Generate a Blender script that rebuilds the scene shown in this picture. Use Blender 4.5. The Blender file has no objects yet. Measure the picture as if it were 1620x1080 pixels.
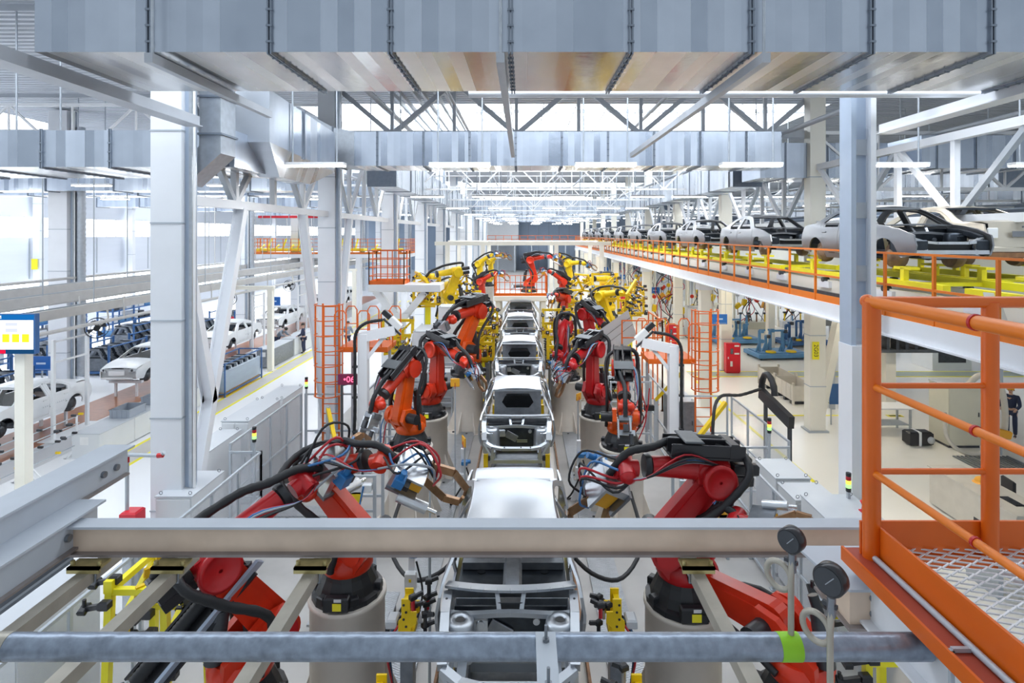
import bpy, bmesh, math, random
from mathutils import Vector, Matrix
from mathutils.geometry import tessellate_polygon
random.seed(7)
sc = bpy.context.scene
COL = sc.collection
PI = math.pi
# ---------------------------------------------------------------- camera, sky, exposure
F, VX, VY, H = 900.0, 828.0, 370.0, 7.0          # focal length in px, vanishing point, eye height
cam_d = bpy.data.cameras.new('camera'); cam = bpy.data.objects.new('camera', cam_d); COL.objects.link(cam)
cam.location = (0, 0, H); cam.rotation_euler = (PI/2, 0, 0)
cam_d.sensor_width = 36; cam_d.lens = 36*F/1620
cam_d.shift_x = -(VX-810)/1620; cam_d.shift_y = -(540-VY)/1620
cam_d.clip_start = 0.05; cam_d.clip_end = 400
sc.camera = cam
w = bpy.data.worlds.new('daylight'); sc.world = w; w.use_nodes = True
bg = w.node_tree.nodes['Background']; bg.inputs[0].default_value = (0.80, 0.90, 1.0, 1); bg.inputs[1].default_value = .42
vs = sc.view_settings; vs.view_transform = 'Standard'; vs.look = 'None'; vs.gamma = 1; vs.use_curve_mapping = False; vs.exposure = 0.64
cy = sc.cycles; cy.use_denoising = True; cy.max_bounces = 8; cy.diffuse_bounces = 4; cy.glossy_bounces = 4; cy.transparent_max_bounces = 16
cy.sample_clamp_indirect = 6; cy.caustics_reflective = False; cy.caustics_refractive = False

# ---------------------------------------------------------------- materials
MT = {}
def mat(name, col, rough=.5, metal=0., var=.05, vs_=4., bump=0., emit=0., spec=.5, streak=None):
    m = bpy.data.materials.new(name); m.use_nodes = True; nt = m.node_tree; N = nt.nodes; L = nt.links
    b = N['Principled BSDF']
    b.inputs['Roughness'].default_value = rough; b.inputs['Metallic'].default_value = metal
    b.inputs['Specular IOR Level'].default_value = spec
    c4 = (*col, 1)
    tc = N.new('ShaderNodeTexCoord'); nz = N.new('ShaderNodeTexNoise'); nz.inputs['Scale'].default_value = vs_; nz.inputs['Detail'].default_value = 4
    if streak:
        mp = N.new('ShaderNodeMapping'); mp.inputs['Scale'].default_value = streak; L.new(tc.outputs['Object'], mp.inputs[0]); L.new(mp.outputs[0], nz.inputs['Vector'])
    else: L.new(tc.outputs['Object'], nz.inputs['Vector'])
    mx = N.new('ShaderNodeMixRGB'); mx.inputs[1].default_value = tuple(max(0, c*(1-var*2)) for c in col)+(1,); mx.inputs[2].default_value = tuple(min(1, c*(1+var*1.4)) for c in col)+(1,)
    L.new(nz.outputs['Fac'], mx.inputs[0]); L.new(mx.outputs[0], b.inputs['Base Color'])
    if emit: 
        L.new(mx.outputs[0], b.inputs['Emission Color']); b.inputs['Emission Strength'].default_value = emit
    if bump:
        bp = N.new('ShaderNodeBump'); bp.inputs['Strength'].default_value = bump; bp.inputs['Distance'].default_value = .01
        L.new(nz.outputs['Fac'], bp.inputs['Height']); L.new(bp.outputs[0], b.inputs['Normal'])
    MT[name] = m; return m
def panel_strips(name, c0, c1, axis, width, rough, metal):
    """sheet metal made of narrow strips with differing sheen, along one object axis"""
    m = bpy.data.materials.new(name); m.use_nodes = True; nt = m.node_tree; N = nt.nodes; L = nt.links; b = N['Principled BSDF']
    tc = N.new('ShaderNodeTexCoord'); sp = N.new('ShaderNodeSeparateXYZ'); L.new(tc.outputs['Object'], sp.inputs[0])
    dv = N.new('ShaderNodeMath'); dv.operation = 'DIVIDE'; dv.inputs[1].default_value = width; L.new(sp.outputs[axis], dv.inputs[0])
    fl = N.new('ShaderNodeMath'); fl.operation = 'FLOOR'; L.new(dv.outputs[0], fl.inputs[0])
    wn = N.new('ShaderNodeTexWhiteNoise'); wn.noise_dimensions = '1D'; L.new(fl.outputs[0], wn.inputs['W'])
    nz = N.new('ShaderNodeTexNoise'); nz.inputs['Scale'].default_value = 2.2; nz.inputs['Detail'].default_value = 5; L.new(tc.outputs['Object'], nz.inputs['Vector'])
    ad = N.new('ShaderNodeMath'); ad.operation = 'MULTIPLY_ADD'; ad.inputs[1].default_value = .55; L.new(wn.outputs['Value'], ad.inputs[0])
    ml = N.new('ShaderNodeMath'); ml.operation = 'MULTIPLY'; ml.inputs[1].default_value = .5; L.new(nz.outputs['Fac'], ml.inputs[0]); L.new(ml.outputs[0], ad.inputs[2])
    mx = N.new('ShaderNodeMixRGB'); mx.inputs[1].default_value = (*c0, 1); mx.inputs[2].default_value = (*c1, 1); L.new(ad.outputs[0], mx.inputs[0]); L.new(mx.outputs[0], b.inputs['Base Color'])
    rr = N.new('ShaderNodeMath'); rr.operation = 'MULTIPLY_ADD'; rr.inputs[1].default_value = .22; rr.inputs[2].default_value = rough; L.new(wn.outputs['Value'], rr.inputs[0]); L.new(rr.outputs[0], b.inputs['Roughness'])
    b.inputs['Metallic'].default_value = metal
    bp = N.new('ShaderNodeBump'); bp.inputs['Strength'].default_value = .25; bp.inputs['Distance'].default_value = .02; L.new(nz.outputs['Fac'], bp.inputs['Height']); L.new(bp.outputs[0], b.inputs['Normal'])
    MT[name] = m; return m
def glass(name, col, alpha):
    m = bpy.data.materials.new(name); m.use_nodes = True; nt = m.node_tree; N = nt.nodes; L = nt.links
    b = N['Principled BSDF']; b.inputs['Base Color'].default_value = (*col, 1); b.inputs['Roughness'].default_value = .12
    tr = N.new('ShaderNodeBsdfTransparent'); mx = N.new('ShaderNodeMixShader'); nz = N.new('ShaderNodeTexNoise'); nz.inputs['Scale'].default_value = 3
    rm = N.new('ShaderNodeMath'); rm.operation = 'MULTIPLY_ADD'; rm.inputs[1].default_value = .15; rm.inputs[2].default_value = alpha
    L.new(nz.outputs['Fac'], rm.inputs[0]); L.new(rm.outputs[0], mx.inputs[0]); L.new(tr.outputs[0], mx.inputs[1]); L.new(b.outputs[0], mx.inputs[2])
    L.new(mx.outputs[0], N['Material Output'].inputs[0]); MT[name] = m; return m
def emitter(name, col, s):
    m = bpy.data.materials.new(name); m.use_nodes = True; N = m.node_tree.nodes; L = m.node_tree.links
    e = N.new('ShaderNodeEmission'); e.inputs[0].default_value = (*col, 1); e.inputs[1].default_value = s
    L.new(e.outputs[0], N['Material Output'].inputs[0]); MT[name] = m; return m
def checker_plate(name, col):
    m = mat(name, col, .35, .6, .12, 6); nt = m.node_tree; N = nt.nodes; L = nt.links; b = N['Principled BSDF']
    tc = N.new('ShaderNodeTexCoord'); vo = N.new('ShaderNodeTexVoronoi'); vo.inputs['Scale'].default_value = 16; vo.feature = 'F1'; vo.inputs['Randomness'].default_value = .15
    mp = N.new('ShaderNodeMapping'); mp.inputs['Rotation'].default_value = (0, 0, PI/4); mp.inputs['Scale'].default_value = (1, 1.9, 1)
    L.new(tc.outputs['Object'], mp.inputs[0]); L.new(mp.outputs[0], vo.inputs['Vector'])
    bp = N.new('ShaderNodeBump'); bp.inputs['Strength'].default_value = 1; bp.inputs['Distance'].default_value = .02; bp.invert = True
    L.new(vo.outputs['Distance'], bp.inputs['Height']); L.new(bp.outputs[0], b.inputs['Normal']); return m
panel_strips('galv', (.34, .39, .47), (.62, .68, .77), 0, .21, .22, .82)
panel_strips('galv_long', (.40, .44, .50), (.66, .70, .76), 1, .25, .22, .82)
panel_strips('galv_bottom', (.50, .50, .50), (.82, .82, .82), 0, .2, .14, .95)
mat('galv_plain', (.50, .54, .59), .38, .7, .12, 8)
mat('flange', (.26, .30, .36), .45, .6, .1, 8)
mat('zinc_pipe', (.30, .35, .43), .36, .7, .3, 22, .35)
mat('white_steel', (.80, .82, .86), .4, 0, .03, 2)
mat('white_paint', (.86, .87, .89), .35, 0, .03, 2)
mat('cream_steel', (.86, .83, .74), .42, 0, .03, 2)
mat('grey_steel', (.46, .50, .55), .42, .1, .06, 3)
mat('bluegrey_steel', (.42, .50, .62), .42, .1, .05, 3)
mat('beam_cream', (.80, .63, .49), .5, 0, .14, 4)
mat('beam_top', (.54, .58, .64), .45, 0, .06, 4)
mat('beam_edge', (.30, .26, .25), .5, .2, .15, 8)
mat('tube_khaki', (.42, .39, .33), .38, .35, .14, 9)
mat('brass_clip', (.52, .44, .20), .42, .6, .2, 20)
mat('oxide_red', (.40, .06, .03), .45, 0, .12, 6)
mat('orange', (.74, .135, .006), .34, 0, .07, 5)
mat('orange_rail', (.78, .19, .01), .36, 0, .06, 3)
mat('robot_red', (.66, .035, .010), .30, 0, .10, 5)
mat('robot_crimson', (.50, .012, .016), .30, 0, .10, 5)
mat('robot_orange', (.80, .10, .006), .30, 0, .10, 5)
mat('yellow', (.85, .58, .005), .42, 0, .08, 6)
mat('yellow_bright', (.95, .83, .02), .42, 0, .06, 4)
mat('amber', (.85, .42, .03), .45, 0, .08, 6)
mat('black', (.016, .018, .022), .42, 0, .2, 9)
mat('rubber', (.012, .013, .016), .55, 0, .2, 12)
mat('dark_metal', (.075, .08, .09), .4, .6, .25, 8)
mat('mid_metal', (.26, .28, .31), .36, .7, .2, 8)
mat('silver', (.66, .69, .73), .28, .85, .1, 6)
mat('chrome', (.75, .77, .79), .15, 1, .05, 6)
mat('copper', (.36, .20, .10), .38, .6, .25, 9)
mat('rust', (.30, .15, .07), .6, .2, .3, 9)
mat('blue_valve', (.03, .20, .50), .35, 0, .1, 6)
mat('blue_fixture', (.10, .27, .50), .42, 0, .08, 4)
mat('blue_rack', (.04, .13, .33), .45, 0, .1, 4)
mat('sign_blue', (.015, .13, .46), .4, 0, .04, 4)
mat('red_box', (.68, .012, .03), .34, 0, .05, 4)
mat('green_paint', (.30, .65, .02), .5, 0, .1, 9)
mat('cable_red', (.50, .02, .03), .4); mat('cable_blue', (.05, .18, .42), .4); mat('cable_grey', (.35, .38, .42), .45)
mat('cabinet', (.72, .74, .76), .42, 0, .03, 2)
mat('cabinet_top', (.56, .59, .63), .45, 0, .04, 2)
mat('beige_box', (.72, .70, .58), .45, 0, .04, 2)
mat('concrete_ped', (.78, .72, .65), .5, 0, .07, 3)
mat('body_steel', (.47, .50, .54), .35, .9, .06, 2.5)
mat('body_stamp', (.70, .73, .77), .28, .8, .12, 14)
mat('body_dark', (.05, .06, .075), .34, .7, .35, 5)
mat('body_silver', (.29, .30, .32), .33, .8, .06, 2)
mat('body_champagne', (.66, .60, .50), .30, .6, .05, 2)
mat('body_white', (.84, .86, .88), .28, .1, .03, 2)
mat('wheel_brown', (.26, .17, .11), .6, .2, .3, 7)
mat('skin', (.55, .34, .25), .55); mat('hair', (.03, .025, .02), .6); mat('navy', (.02, .03, .07), .8); mat('grey_cloth', (.22, .25, .30), .85)
mat('jeans', (.06, .10, .2), .85); mat('hard_hat', (.9, .42, .03), .4); mat('red_cloth', (.6, .03, .05), .8); mat('white_cloth', (.75, .77, .8), .8)
mat('crate_grey', (.36, .40, .46), .5, 0, .05, 4); mat('pallet_cream', (.66, .62, .55), .5, 0, .06, 4)
mat('floor_line', (.92, .82, .02), .45, 0, .04, 4); mat('floor_white', (.92, .93, .95), .22, 0, .02, .4, spec=.5)
mat('floor_cell', (.46, .45, .44), .42, 0, .12, 1.3); mat('floor_right', (.95, .92, .85), .22, 0, .02, .4)
mat('floor_band', (.62, .60, .57), .4, 0, .06, 1.2); mat('floor_green', (.40, .45, .36), .35, 0, .06, 1.2)
mat('wood_strip', (.42, .16, .07), .28, 0, .35, 3, streak=(1, 8, 1)); mat('grey_strip', (.60, .60, .62), .4, 0, .05, 1.5)
mat('wall_panel', (.72, .76, .83), .55, 0, .03, 1, streak=(.2, .2, 3)); mat('wall_blue', (.30, .38, .50), .55, 0, .06, .6); mat('wall_dark', (.17, .21, .28), .55, 0, .2, .5, streak=(.1, .1, 4))
mat('roof_deck', (.54, .57, .62), .5, .2, .06, 1); mat('truss_grey', (.50, .53, .58), .45, .1, .06, 3)
mat('mesh_white', (.70, .72, .75), .4, .3, .05, 4); mat('plastic_black', (.02, .02, .024), .3)
mat('hoist_dark', (.10, .11, .12), .45, .4, .2, 4)
checker_plate('checker', (.42, .44, .47)); mat('track_grey', (.58, .57, .56), .45, .1, .08, 3)
glass('guard_glass', (.62, .66, .72), .16); glass('plastic_wrap', (.6, .72, .85), .5); glass('clear_glass', (.7, .8, .9), .12)
emitter('lamp_glow', (1, .98, .95), 26.0); emitter('sky_pane', (.86, .93, 1), 4.5); emitter('window_glow', (.90, .95, 1), 3.0)
emitter('warm_fill', (1, .90, .72), 150.0); emitter('screen_white', (.95, .97, 1), 1.15); emitter('screen_yellow', (1, .93, .03), 1.0); emitter('screen_red', (.85, .01, .05), .9); emitter('screen_navy', (.01, .06, .16), .8); emitter('screen_blue', (.01, .16, .5), .7); emitter('screen_text', (.75, .8, .95), .7)
emitter('led_red', (1, .1, .2), 2.2); emitter('beacon_green', (.35, 1, .25), 1.2); emitter('beacon_amber', (1, .8, .1), 1.1)
mat('led_panel', (.25, .02, .08), .4); mat('beacon_red', (.5, .02, .03), .3); mat('sign_text', (.55, .68, .85), .5); mat('text_white', (.85, .85, .85), .5); mat('text_black', (.02, .02, .02), .5)

# ---------------------------------------------------------------- mesh helpers
def perp(d):
    d = d.normalized(); a = Vector((0, 0, 1)) if abs(d.z) < .9 else Vector((1, 0, 0))
    u = a.cross(d).normalized(); return u, d.cross(u).normalized()
KIDS = {}
class MB:
    def __init__(s): s.v = []; s.f = []; s.m = []; s.sm = []; s.mats = []; s.M = Matrix()
    def mi(s, name):
        if name not in s.mats: s.mats.append(name)
        return s.mats.index(name)
    def add(s, vs, fs, m, smooth=False):
        o = len(s.v); k = s.mi(m); M = s.M
        s.v.extend([tuple(M @ Vector(p)) for p in vs])
        for f in fs: s.f.append(tuple(i+o for i in f)); s.m.append(k); s.sm.append(smooth)
        return s
    def box(s, c, d, m, R=None, ch=0.):
        hx, hy, hz = d[0]/2, d[1]/2, d[2]/2
        if ch > 0 and min(d) > 2.2*ch:
            vs = []
            for z, q in ((-hz, ch), (-hz+ch, 0), (hz-ch, 0), (hz, ch)):
                a, b = hx-q, hy-q
                vs += [(-a, -b, z), (a, -b, z), (a, b, z), (-a, b, z)]
            fs = [(3, 2, 1, 0), (12, 13, 14, 15)]
            for k in range(3):
                for i in range(4): fs.append((k*4+i, k*4+(i+1) % 4, k*4+4+(i+1) % 4, k*4+4+i))
        else:
            vs = [(-hx, -hy, -hz), (hx, -hy, -hz), (hx, hy, -hz), (-hx, hy, -hz), (-hx, -hy, hz), (hx, -hy, hz), (hx, hy, hz), (-hx, hy, hz)]
            fs = [(3, 2, 1, 0), (4, 5, 6, 7), (0, 1, 5, 4), (1, 2, 6, 5), (2, 3, 7, 6), (3, 0, 4, 7)]
        c = Vector(c)
        if R is not None: vs = [c + R @ Vector(p) for p in vs]
        else: vs = [c + Vector(p) for p in vs]
        return s.add(vs, fs, m)
    def box2(s, x0, x1, y0, y1, z0, z1, m, ch=0.): return s.box(((x0+x1)/2, (y0+y1)/2, (z0+z1)/2), (x1-x0, y1-y0, z1-z0), m, None, ch)
    def bar(s, p0, p1, w_, h_, m, up=None):
        p0 = Vector(p0); p1 = Vector(p1); d = p1-p0; L = d.length
        if L < 1e-6: return s
        d /= L; upv = Vector(up) if up else Vector((0, 0, 1))
        if abs(d.dot(upv)) > .98: upv = Vector((0, 1, 0))
        x = d.cross(upv).normalized(); z = x.cross(d)
        R = Matrix((x, d, z)).transposed()
        return s.box((p0+p1)/2, (w_, L, h_), m, R)
    def ibeam(s, p0, p1, w_, h_, m, t=.012, up=None):
        p0 = Vector(p0); p1 = Vector(p1); d = (p1-p0).normalized(); upv = Vector(up) if up else Vector((0, 0, 1))
        x = d.cross(upv).normalized(); z = x.cross(d)
        s.bar(p0+z*(h_/2-t/2), p1+z*(h_/2-t/2), w_, t, m, up); s.bar(p0-z*(h_/2-t/2), p1-z*(h_/2-t/2), w_, t, m, up); s.bar(p0, p1, t, h_-2*t, m, up); return s
    def cyl(s, p0, p1, r0, m, r1=None, n=14, caps=True, smooth=True):
        p0 = Vector(p0); p1 = Vector(p1); r1 = r0 if r1 is None else r1
        u, v = perp(p1-p0); vs = []
        for p, r in ((p0, r0), (p1, r1)):
            for i in range(n):
                a = 2*PI*i/n; vs.append(p+u*(r*math.cos(a))+v*(r*math.sin(a)))
        s.add(vs, [(i, (i+1) % n, n+(i+1) % n, n+i) for i in range(n)], m, smooth)
        if caps: s.add(vs, [tuple(range(n-1, -1, -1)), tuple(range(n, 2*n))], m)
        return s
    def lathe(s, o, ax, prof, m, n=20, smooth=True, caps=True):
        """prof = [(radius, distance along axis)]"""
        o = Vector(o); ax = Vector(ax).normalized(); u, v = perp(ax); vs = []; fs = []
        for r, t in prof:
            for i in range(n):
                a = 2*PI*i/n; vs.append(o+ax*t+u*(r*math.cos(a))+v*(r*math.sin(a)))
        for k in range(len(prof)-1):
            for i in range(n): fs.append((k*n+i, k*n+(i+1) % n, (k+1)*n+(i+1) % n, (k+1)*n+i))
        s.add(vs, fs, m, smooth)
        if caps:
            s.add(vs, [tuple(range(n-1, -1, -1)), tuple(range(len(vs)-n, len(vs)))], m)
        return s
    def tube(s, pts, r, m, n=8, closed=False, smooth=True, rib=0):
        pts = [Vector(p) for p in pts]; K = len(pts); vs = []; fs = []
        t0 = (pts[1]-pts[0]).normalized(); u, v = perp(t0)
        for k in range(K):
            t = (pts[min(k+1, K-1)]-pts[max(k-1, 0)])
            if closed: t = pts[(k+1) % K]-pts[k-1]
            t.normalize(); u = (u-t*u.dot(t))
            u = u.normalized() if u.length > 1e-6 else perp(t)[0]
            v = t.cross(u); rr = r*(1-.12*(k % 2)) if rib else r
            for i in range(n):
                a = 2*PI*i/n; vs.append(pts[k]+u*(rr*math.cos(a))+v*(rr*math.sin(a)))
        for k in range(K if closed else K-1):
            q = (k+1) % K
            for i in range(n): fs.append((k*n+i, k*n+(i+1) % n, q*n+(i+1) % n, q*n+i))
        s.add(vs, fs, m, smooth)
        if not closed: s.add(vs, [tuple(range(n-1, -1, -1)), tuple(range(len(vs)-n, len(vs)))], m)
        return s
    def prism(s, poly, o, u, v, depth, m, smooth=False):
        """poly in the (u, v) plane through o, extruded by +-depth/2 along u x v"""
        o = Vector(o); u = Vector(u).normalized(); v = Vector(v).normalized(); wv = u.cross(v); n = len(poly); vs = []
        for sgn in (-.5, .5):
            for a, b in poly: vs.append(o+u*a+v*b+wv*(depth*sgn))
        tri = tessellate_polygon([[Vector((a, b, 0)) for a, b in poly]])
        s.add(vs, [(i, (i+1) % n, n+(i+1) % n, n+i) for i in range(n)], m, smooth)
        s.add(vs, [tuple(t) for t in tri]+[tuple(i+n for i in t) for t in tri], m); return s
    def link(s, p0, p1, r0, r1, ax, th, m, n=10):
        """plate with round ends: radii r0, r1, axis ax, thickness th"""
        p0 = Vector(p0); p1 = Vector(p1); ax = Vector(ax).normalized(); d = (p1-p0); L = d.length; u = d/L; v = ax.cross(u)
        poly = [(r0*math.cos(PI/2+PI*i/n), r0*math.sin(PI/2+PI*i/n)) for i in range(n+1)]+[(L+r1*math.cos(-PI/2+PI*i/n), r1*math.sin(-PI/2+PI*i/n)) for i in range(n+1)]
        return s.prism(poly, p0, u, v, th, m)
    def ball(s, c, r, m, n=12):
        prof = [(max(.001, r*math.sin(PI*i/8)), -r*math.cos(PI*i/8)) for i in range(9)]
        return s.lathe(c, (0, 0, 1), prof, m, n, True, False)
    def quad(s, a, b, c, d, m): return s.add([a, b, c, d], [(0, 1, 2, 3)], m)
    def build(s, name, parent=None, loc=None, mods=None):
        me = bpy.data.meshes.new(name); me.from_pydata(s.v, [], s.f)
        for n in s.mats: me.materials.append(MT[n])
        me.polygons.foreach_set('material_index', s.m); me.polygons.foreach_set('use_smooth', s.sm); me.update()
        o = bpy.data.objects.new(name, me); COL.objects.link(o)
        if parent: o.parent = parent; KIDS.setdefault(parent.name, []).append(o)
        if loc: o.location = loc
        return o
def tag(o, label=None, cat=None, group=None, kind=None):
    if label: o['label'] = label
    if cat: o['category'] = cat
    if group: o['group'] = group
    if kind: o['kind'] = kind
    return o
def thing(name, label, cat, loc=(0, 0, 0), rz=0., group=None):
    o = bpy.data.objects.new(name, None); COL.objects.link(o); o.empty_display_size = .2
    o.location = loc; o.rotation_euler = (0, 0, rz); return tag(o, label, cat, group)
def dup(root, loc, rz=0., label=None, group=None, scale=None):
    def cp(o, par):
        c = o.copy(); COL.objects.link(c)
        if par: c.parent = par; KIDS.setdefault(par.name, []).append(c)
        for k in KIDS_OF(o): cp(k, c)
        return c
    r = cp(root, None); r.location = loc; r.rotation_euler = (0, 0, rz)
    if scale: r.scale = scale
    if label: r['label'] = label
    if group: r['group'] = group
    return r
def KIDS_OF(o): return list(KIDS.get(o.name, []))
ORD = ['first', 'second', 'third', 'fourth', 'fifth', 'sixth', 'seventh', 'eighth', 'ninth', 'tenth', 'eleventh', 'twelfth', 'thirteenth', 'fourteenth', 'fifteenth', 'sixteenth', 'seventeenth', 'eighteenth', 'nineteenth', 'twentieth']
def text(body, size, m, parent, M, name='lettering', depth=.004, align='CENTER'):
    cu = bpy.data.curves.new(name, 'FONT'); cu.body = body; cu.size = size; cu.extrude = depth; cu.align_x = align; cu.align_y = 'CENTER'
    t = bpy.data.objects.new(name, cu); me = bpy.data.meshes.new_from_object(t); bpy.data.objects.remove(t)
    me.materials.clear(); me.materials.append(MT[m]); o = bpy.data.objects.new(name, me); COL.objects.link(o); o.parent = parent; o.matrix_local = M; KIDS.setdefault(parent.name, []).append(o); return o
FACE = Matrix.Rotation(PI/2, 4, 'X')     # text standing up and facing -Y
def arc(p0, p1, sag, n=10, side=(0, 0, -1)):
    p0 = Vector(p0); p1 = Vector(p1); s_ = Vector(side)
    return [p0.lerp(p1, i/n)+s_*(sag*4*(i/n)*(1-i/n)) for i in range(n+1)]
def spline(pts, n=6):
    P = [Vector(p) for p in pts]; P = [P[0]*2-P[1]]+P+[P[-1]*2-P[-2]]; out = []
    for k in range(1, len(P)-2):
        a, b, c, d = P[k-1:k+3]
        for i in range(n):
            t = i/n; out.append(.5*((2*b)+(c-a)*t+(2*a-5*b+4*c-d)*t*t+(3*b-a-3*c+d)*t**3))
    out.append(P[-2]); return out
# ---------------------------------------------------------------- setting: floor, walls, roof
def struct(name, mb, label=None): return tag(mb.build(name), label, None, None, 'structure')
XL, XR, YB = -33., 34., 112.
b = MB(); b.box2(XL-1, -7.0, -1, YB, -.3, 0, 'floor_white'); struct('floor', b, 'glossy white floor of the aisle and finishing line')
b = MB(); b.box2(-7.0, 6.6, -1, YB, -.3, 0, 'floor_cell'); struct('floor_cell', b, 'grey concrete floor of the robot cell')
b = MB(); b.box2(6.6, XR+1, -1, YB, -.3, 0, 'floor_right'); struct('floor_side', b, 'glossy cream floor under and beside the raised conveyor')
def line(name, x0, x1, y0, y1, label, m='floor_line', z=.004):
    b = MB(); b.box2(x0, x1, y0, y1, .0, z, m); return struct(name, b, label)
line('trim_1', -12.85, -12.72, 9, 60, 'yellow floor line at the workbench side of the aisle')
line('trim_2', -12.02, -11.9, 9, 60, 'yellow floor line on the open side of the aisle')
line('trim_3', -12.72, -12.02, 9, 60, 'pale grey walking band between two yellow floor lines', 'floor_band', .003)
line('trim_4', 8.15, 8.27, 9, 27.2, 'yellow floor line along the grey stillages')
line('trim_5', 8.3, 30, 28.0, 28.9, 'grey green cross lane on the cream floor', 'floor_green', .003)
line('trim_6', 8.3, 30, 27.85, 28.0, 'yellow line on the near edge of the grey green cross lane')
line('trim_7', 8.3, 30, 28.9, 29.02, 'yellow line on the far edge of the grey green cross lane')
line('trim_8', 8.15, 13, 21.9, 22.02, 'yellow floor line crossing behind the stillages')
line('trim_9', -18.0, -16.0, 12, 64, 'reddish brown floor strip under the white car line', 'wood_strip', .012)
line('trim_10', -15.9, -14.6, 12, 64, 'grey walking strip beside the brown floor strip', 'grey_strip', .006)
b = MB(); b.box2(-2.3, -1.72, 3, 60, .0, .05, 'checker'); struct('trim_11', b, 'checker plate walkway on the screen side of the body line')
b = MB(); b.box2(1.36, 1.94, 3, 60, .0, .05, 'checker'); struct('trim_12', b, 'checker plate walkway on the platform side of the body line')
# walls
b = MB()
for z0, z1 in ((0, 1.0), (3.9, 6.75), (8.15, 13.4)):
    b.box2(XL-.3, XL, 8, YB, z0, z1, 'wall_panel')
for k in range(18):
    b.box2(XL-.02, XL+.03, 8+k*6-.05, 8+k*6+.05, 4.0, 6.7, 'grey_steel')
struct('wall_left', b, 'pale panelled outer wall between two window bands')
nw = 0
for zz, (z0, z1) in enumerate(((1.0, 3.9), (6.75, 8.15))):
    for k in range(12):
        y0 = 10+k*8.5; nw += 1
        b = MB(); b.box2(XL-.12, XL-.1, y0, y0+8.5, z0, z1, 'window_glow')
        o = struct('window_%d' % nw, b)
        b = MB()
        for i in range(8): b.box2(XL-.1, XL-.02, y0+i*1.06-.03, y0+i*1.06+.03, z0, z1, 'white_paint')
        for zl in ([z0, z1] if zz else [z0, (z0+z1)/2, z1]): b.box2(XL-.1, XL-.02, y0, y0+8.5, zl-.04, zl+.04, 'white_paint')
        tag(b.build('window_frame', o), None)
b = MB(); b.box2(XL, XR, YB, YB+.3, 0, 13.4, 'wall_blue')
for k in range(34): b.box2(XL+k*2-.04, XL+k*2+.04, YB-.05, YB, 0, 13, 'flange')
struct('wall_back', b, 'blue grey end wall far down the hall')
b = MB(); b.box2(XR, XR+.3, 8, YB, 0, 5.6, 'wall_panel'); b.box2(XR, XR+.3, 8, YB, 5.6, 12.6, 'wall_dark')
for k in range(14): b.box2(XR-.12, XR, 8, YB, 6+.45*k, 6.12+.45*k, 'bluegrey_steel')
struct('wall_right', b, 'dark louvred outer wall behind the raised car line')
# corrugated roof with rooflight strips (ribs run across the hall)
ZR = 12.7
strips = [(-31, -24.5, 26, 31), (-10, 13.5, 25, 34.5), (-31, -12, 33, 38), (-10, 13.5, 45, 52), (-10, 13.5, 62, 70), (-10, 13.5, 88, 98), (-31, -12, 48, 53), (16, 31, 52, 58), (-10, 13.5, 6.5, 12.5), (-31, -13, 6.5, 11.5)]  # nearest strips unseen, kept as overhead light; farthest added to brighten end wall
def corr(b, x0, x1, y0, y1):
    n = max(1, int(round((y1-y0)/.32))); st = (y1-y0)/n; vs = []; fs = []
    for i in range(n):
        for t, z in ((0, 0), (.45, 0), (.55, .09), (.9, .09)): vs += [(x0, y0+(i+t)*st, ZR+z), (x1, y0+(i+t)*st, ZR+z)]
    vs += [(x0, y1, ZR), (x1, y1, ZR)]
    for k in range(len(vs)//2-1): fs.append((2*k, 2*k+1, 2*k+3, 2*k+2))
    b.add(vs, fs, 'roof_deck')
b = MB()
for bx0, bx1 in ((XL, -10), (-10, 13.5), (13.5, XR)):
    col = sorted([s for s in strips if s[0] >= bx0-.01 and s[1] <= bx1+.01], key=lambda s: s[2]); y = 4.5
    for sx0, sx1, sy0, sy1 in col:
        corr(b, bx0, bx1, y, sy0)
        if sx0 > bx0+.01: corr(b, bx0, sx0, sy0, sy1)
        if sx1 < bx1-.01: corr(b, sx1, bx1, sy0, sy1)
        y = sy1
    corr(b, bx0, bx1, y, YB)
struct('ceiling', b, 'grey corrugated metal roof deck')
for k, (x0, x1, y0, y1) in enumerate(strips):
    b = MB(); b.box2(x0, x1, y0, y1, ZR+.5, ZR+.52, 'sky_pane')
    o = struct('window_%d' % (nw+1+k), b)
    b = MB()
    for xa, xb, ya, yb in ((x0-.05, x0, y0, y1), (x1, x1+.05, y0, y1), (x0, x1, y0-.05, y0), (x0, x1, y1, y1+.05)): b.box2(xa, xb, ya, yb, ZR, ZR+.5, 'white_paint')
    n = int((x1-x0)/1.5)
    for i in range(n+1): b.box2(x0+i*(x1-x0)/n-.03, x0+i*(x1-x0)/n+.03, y0, y1, ZR+.42, ZR+.5, 'white_paint')
    b.build('window_frame', o)
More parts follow.
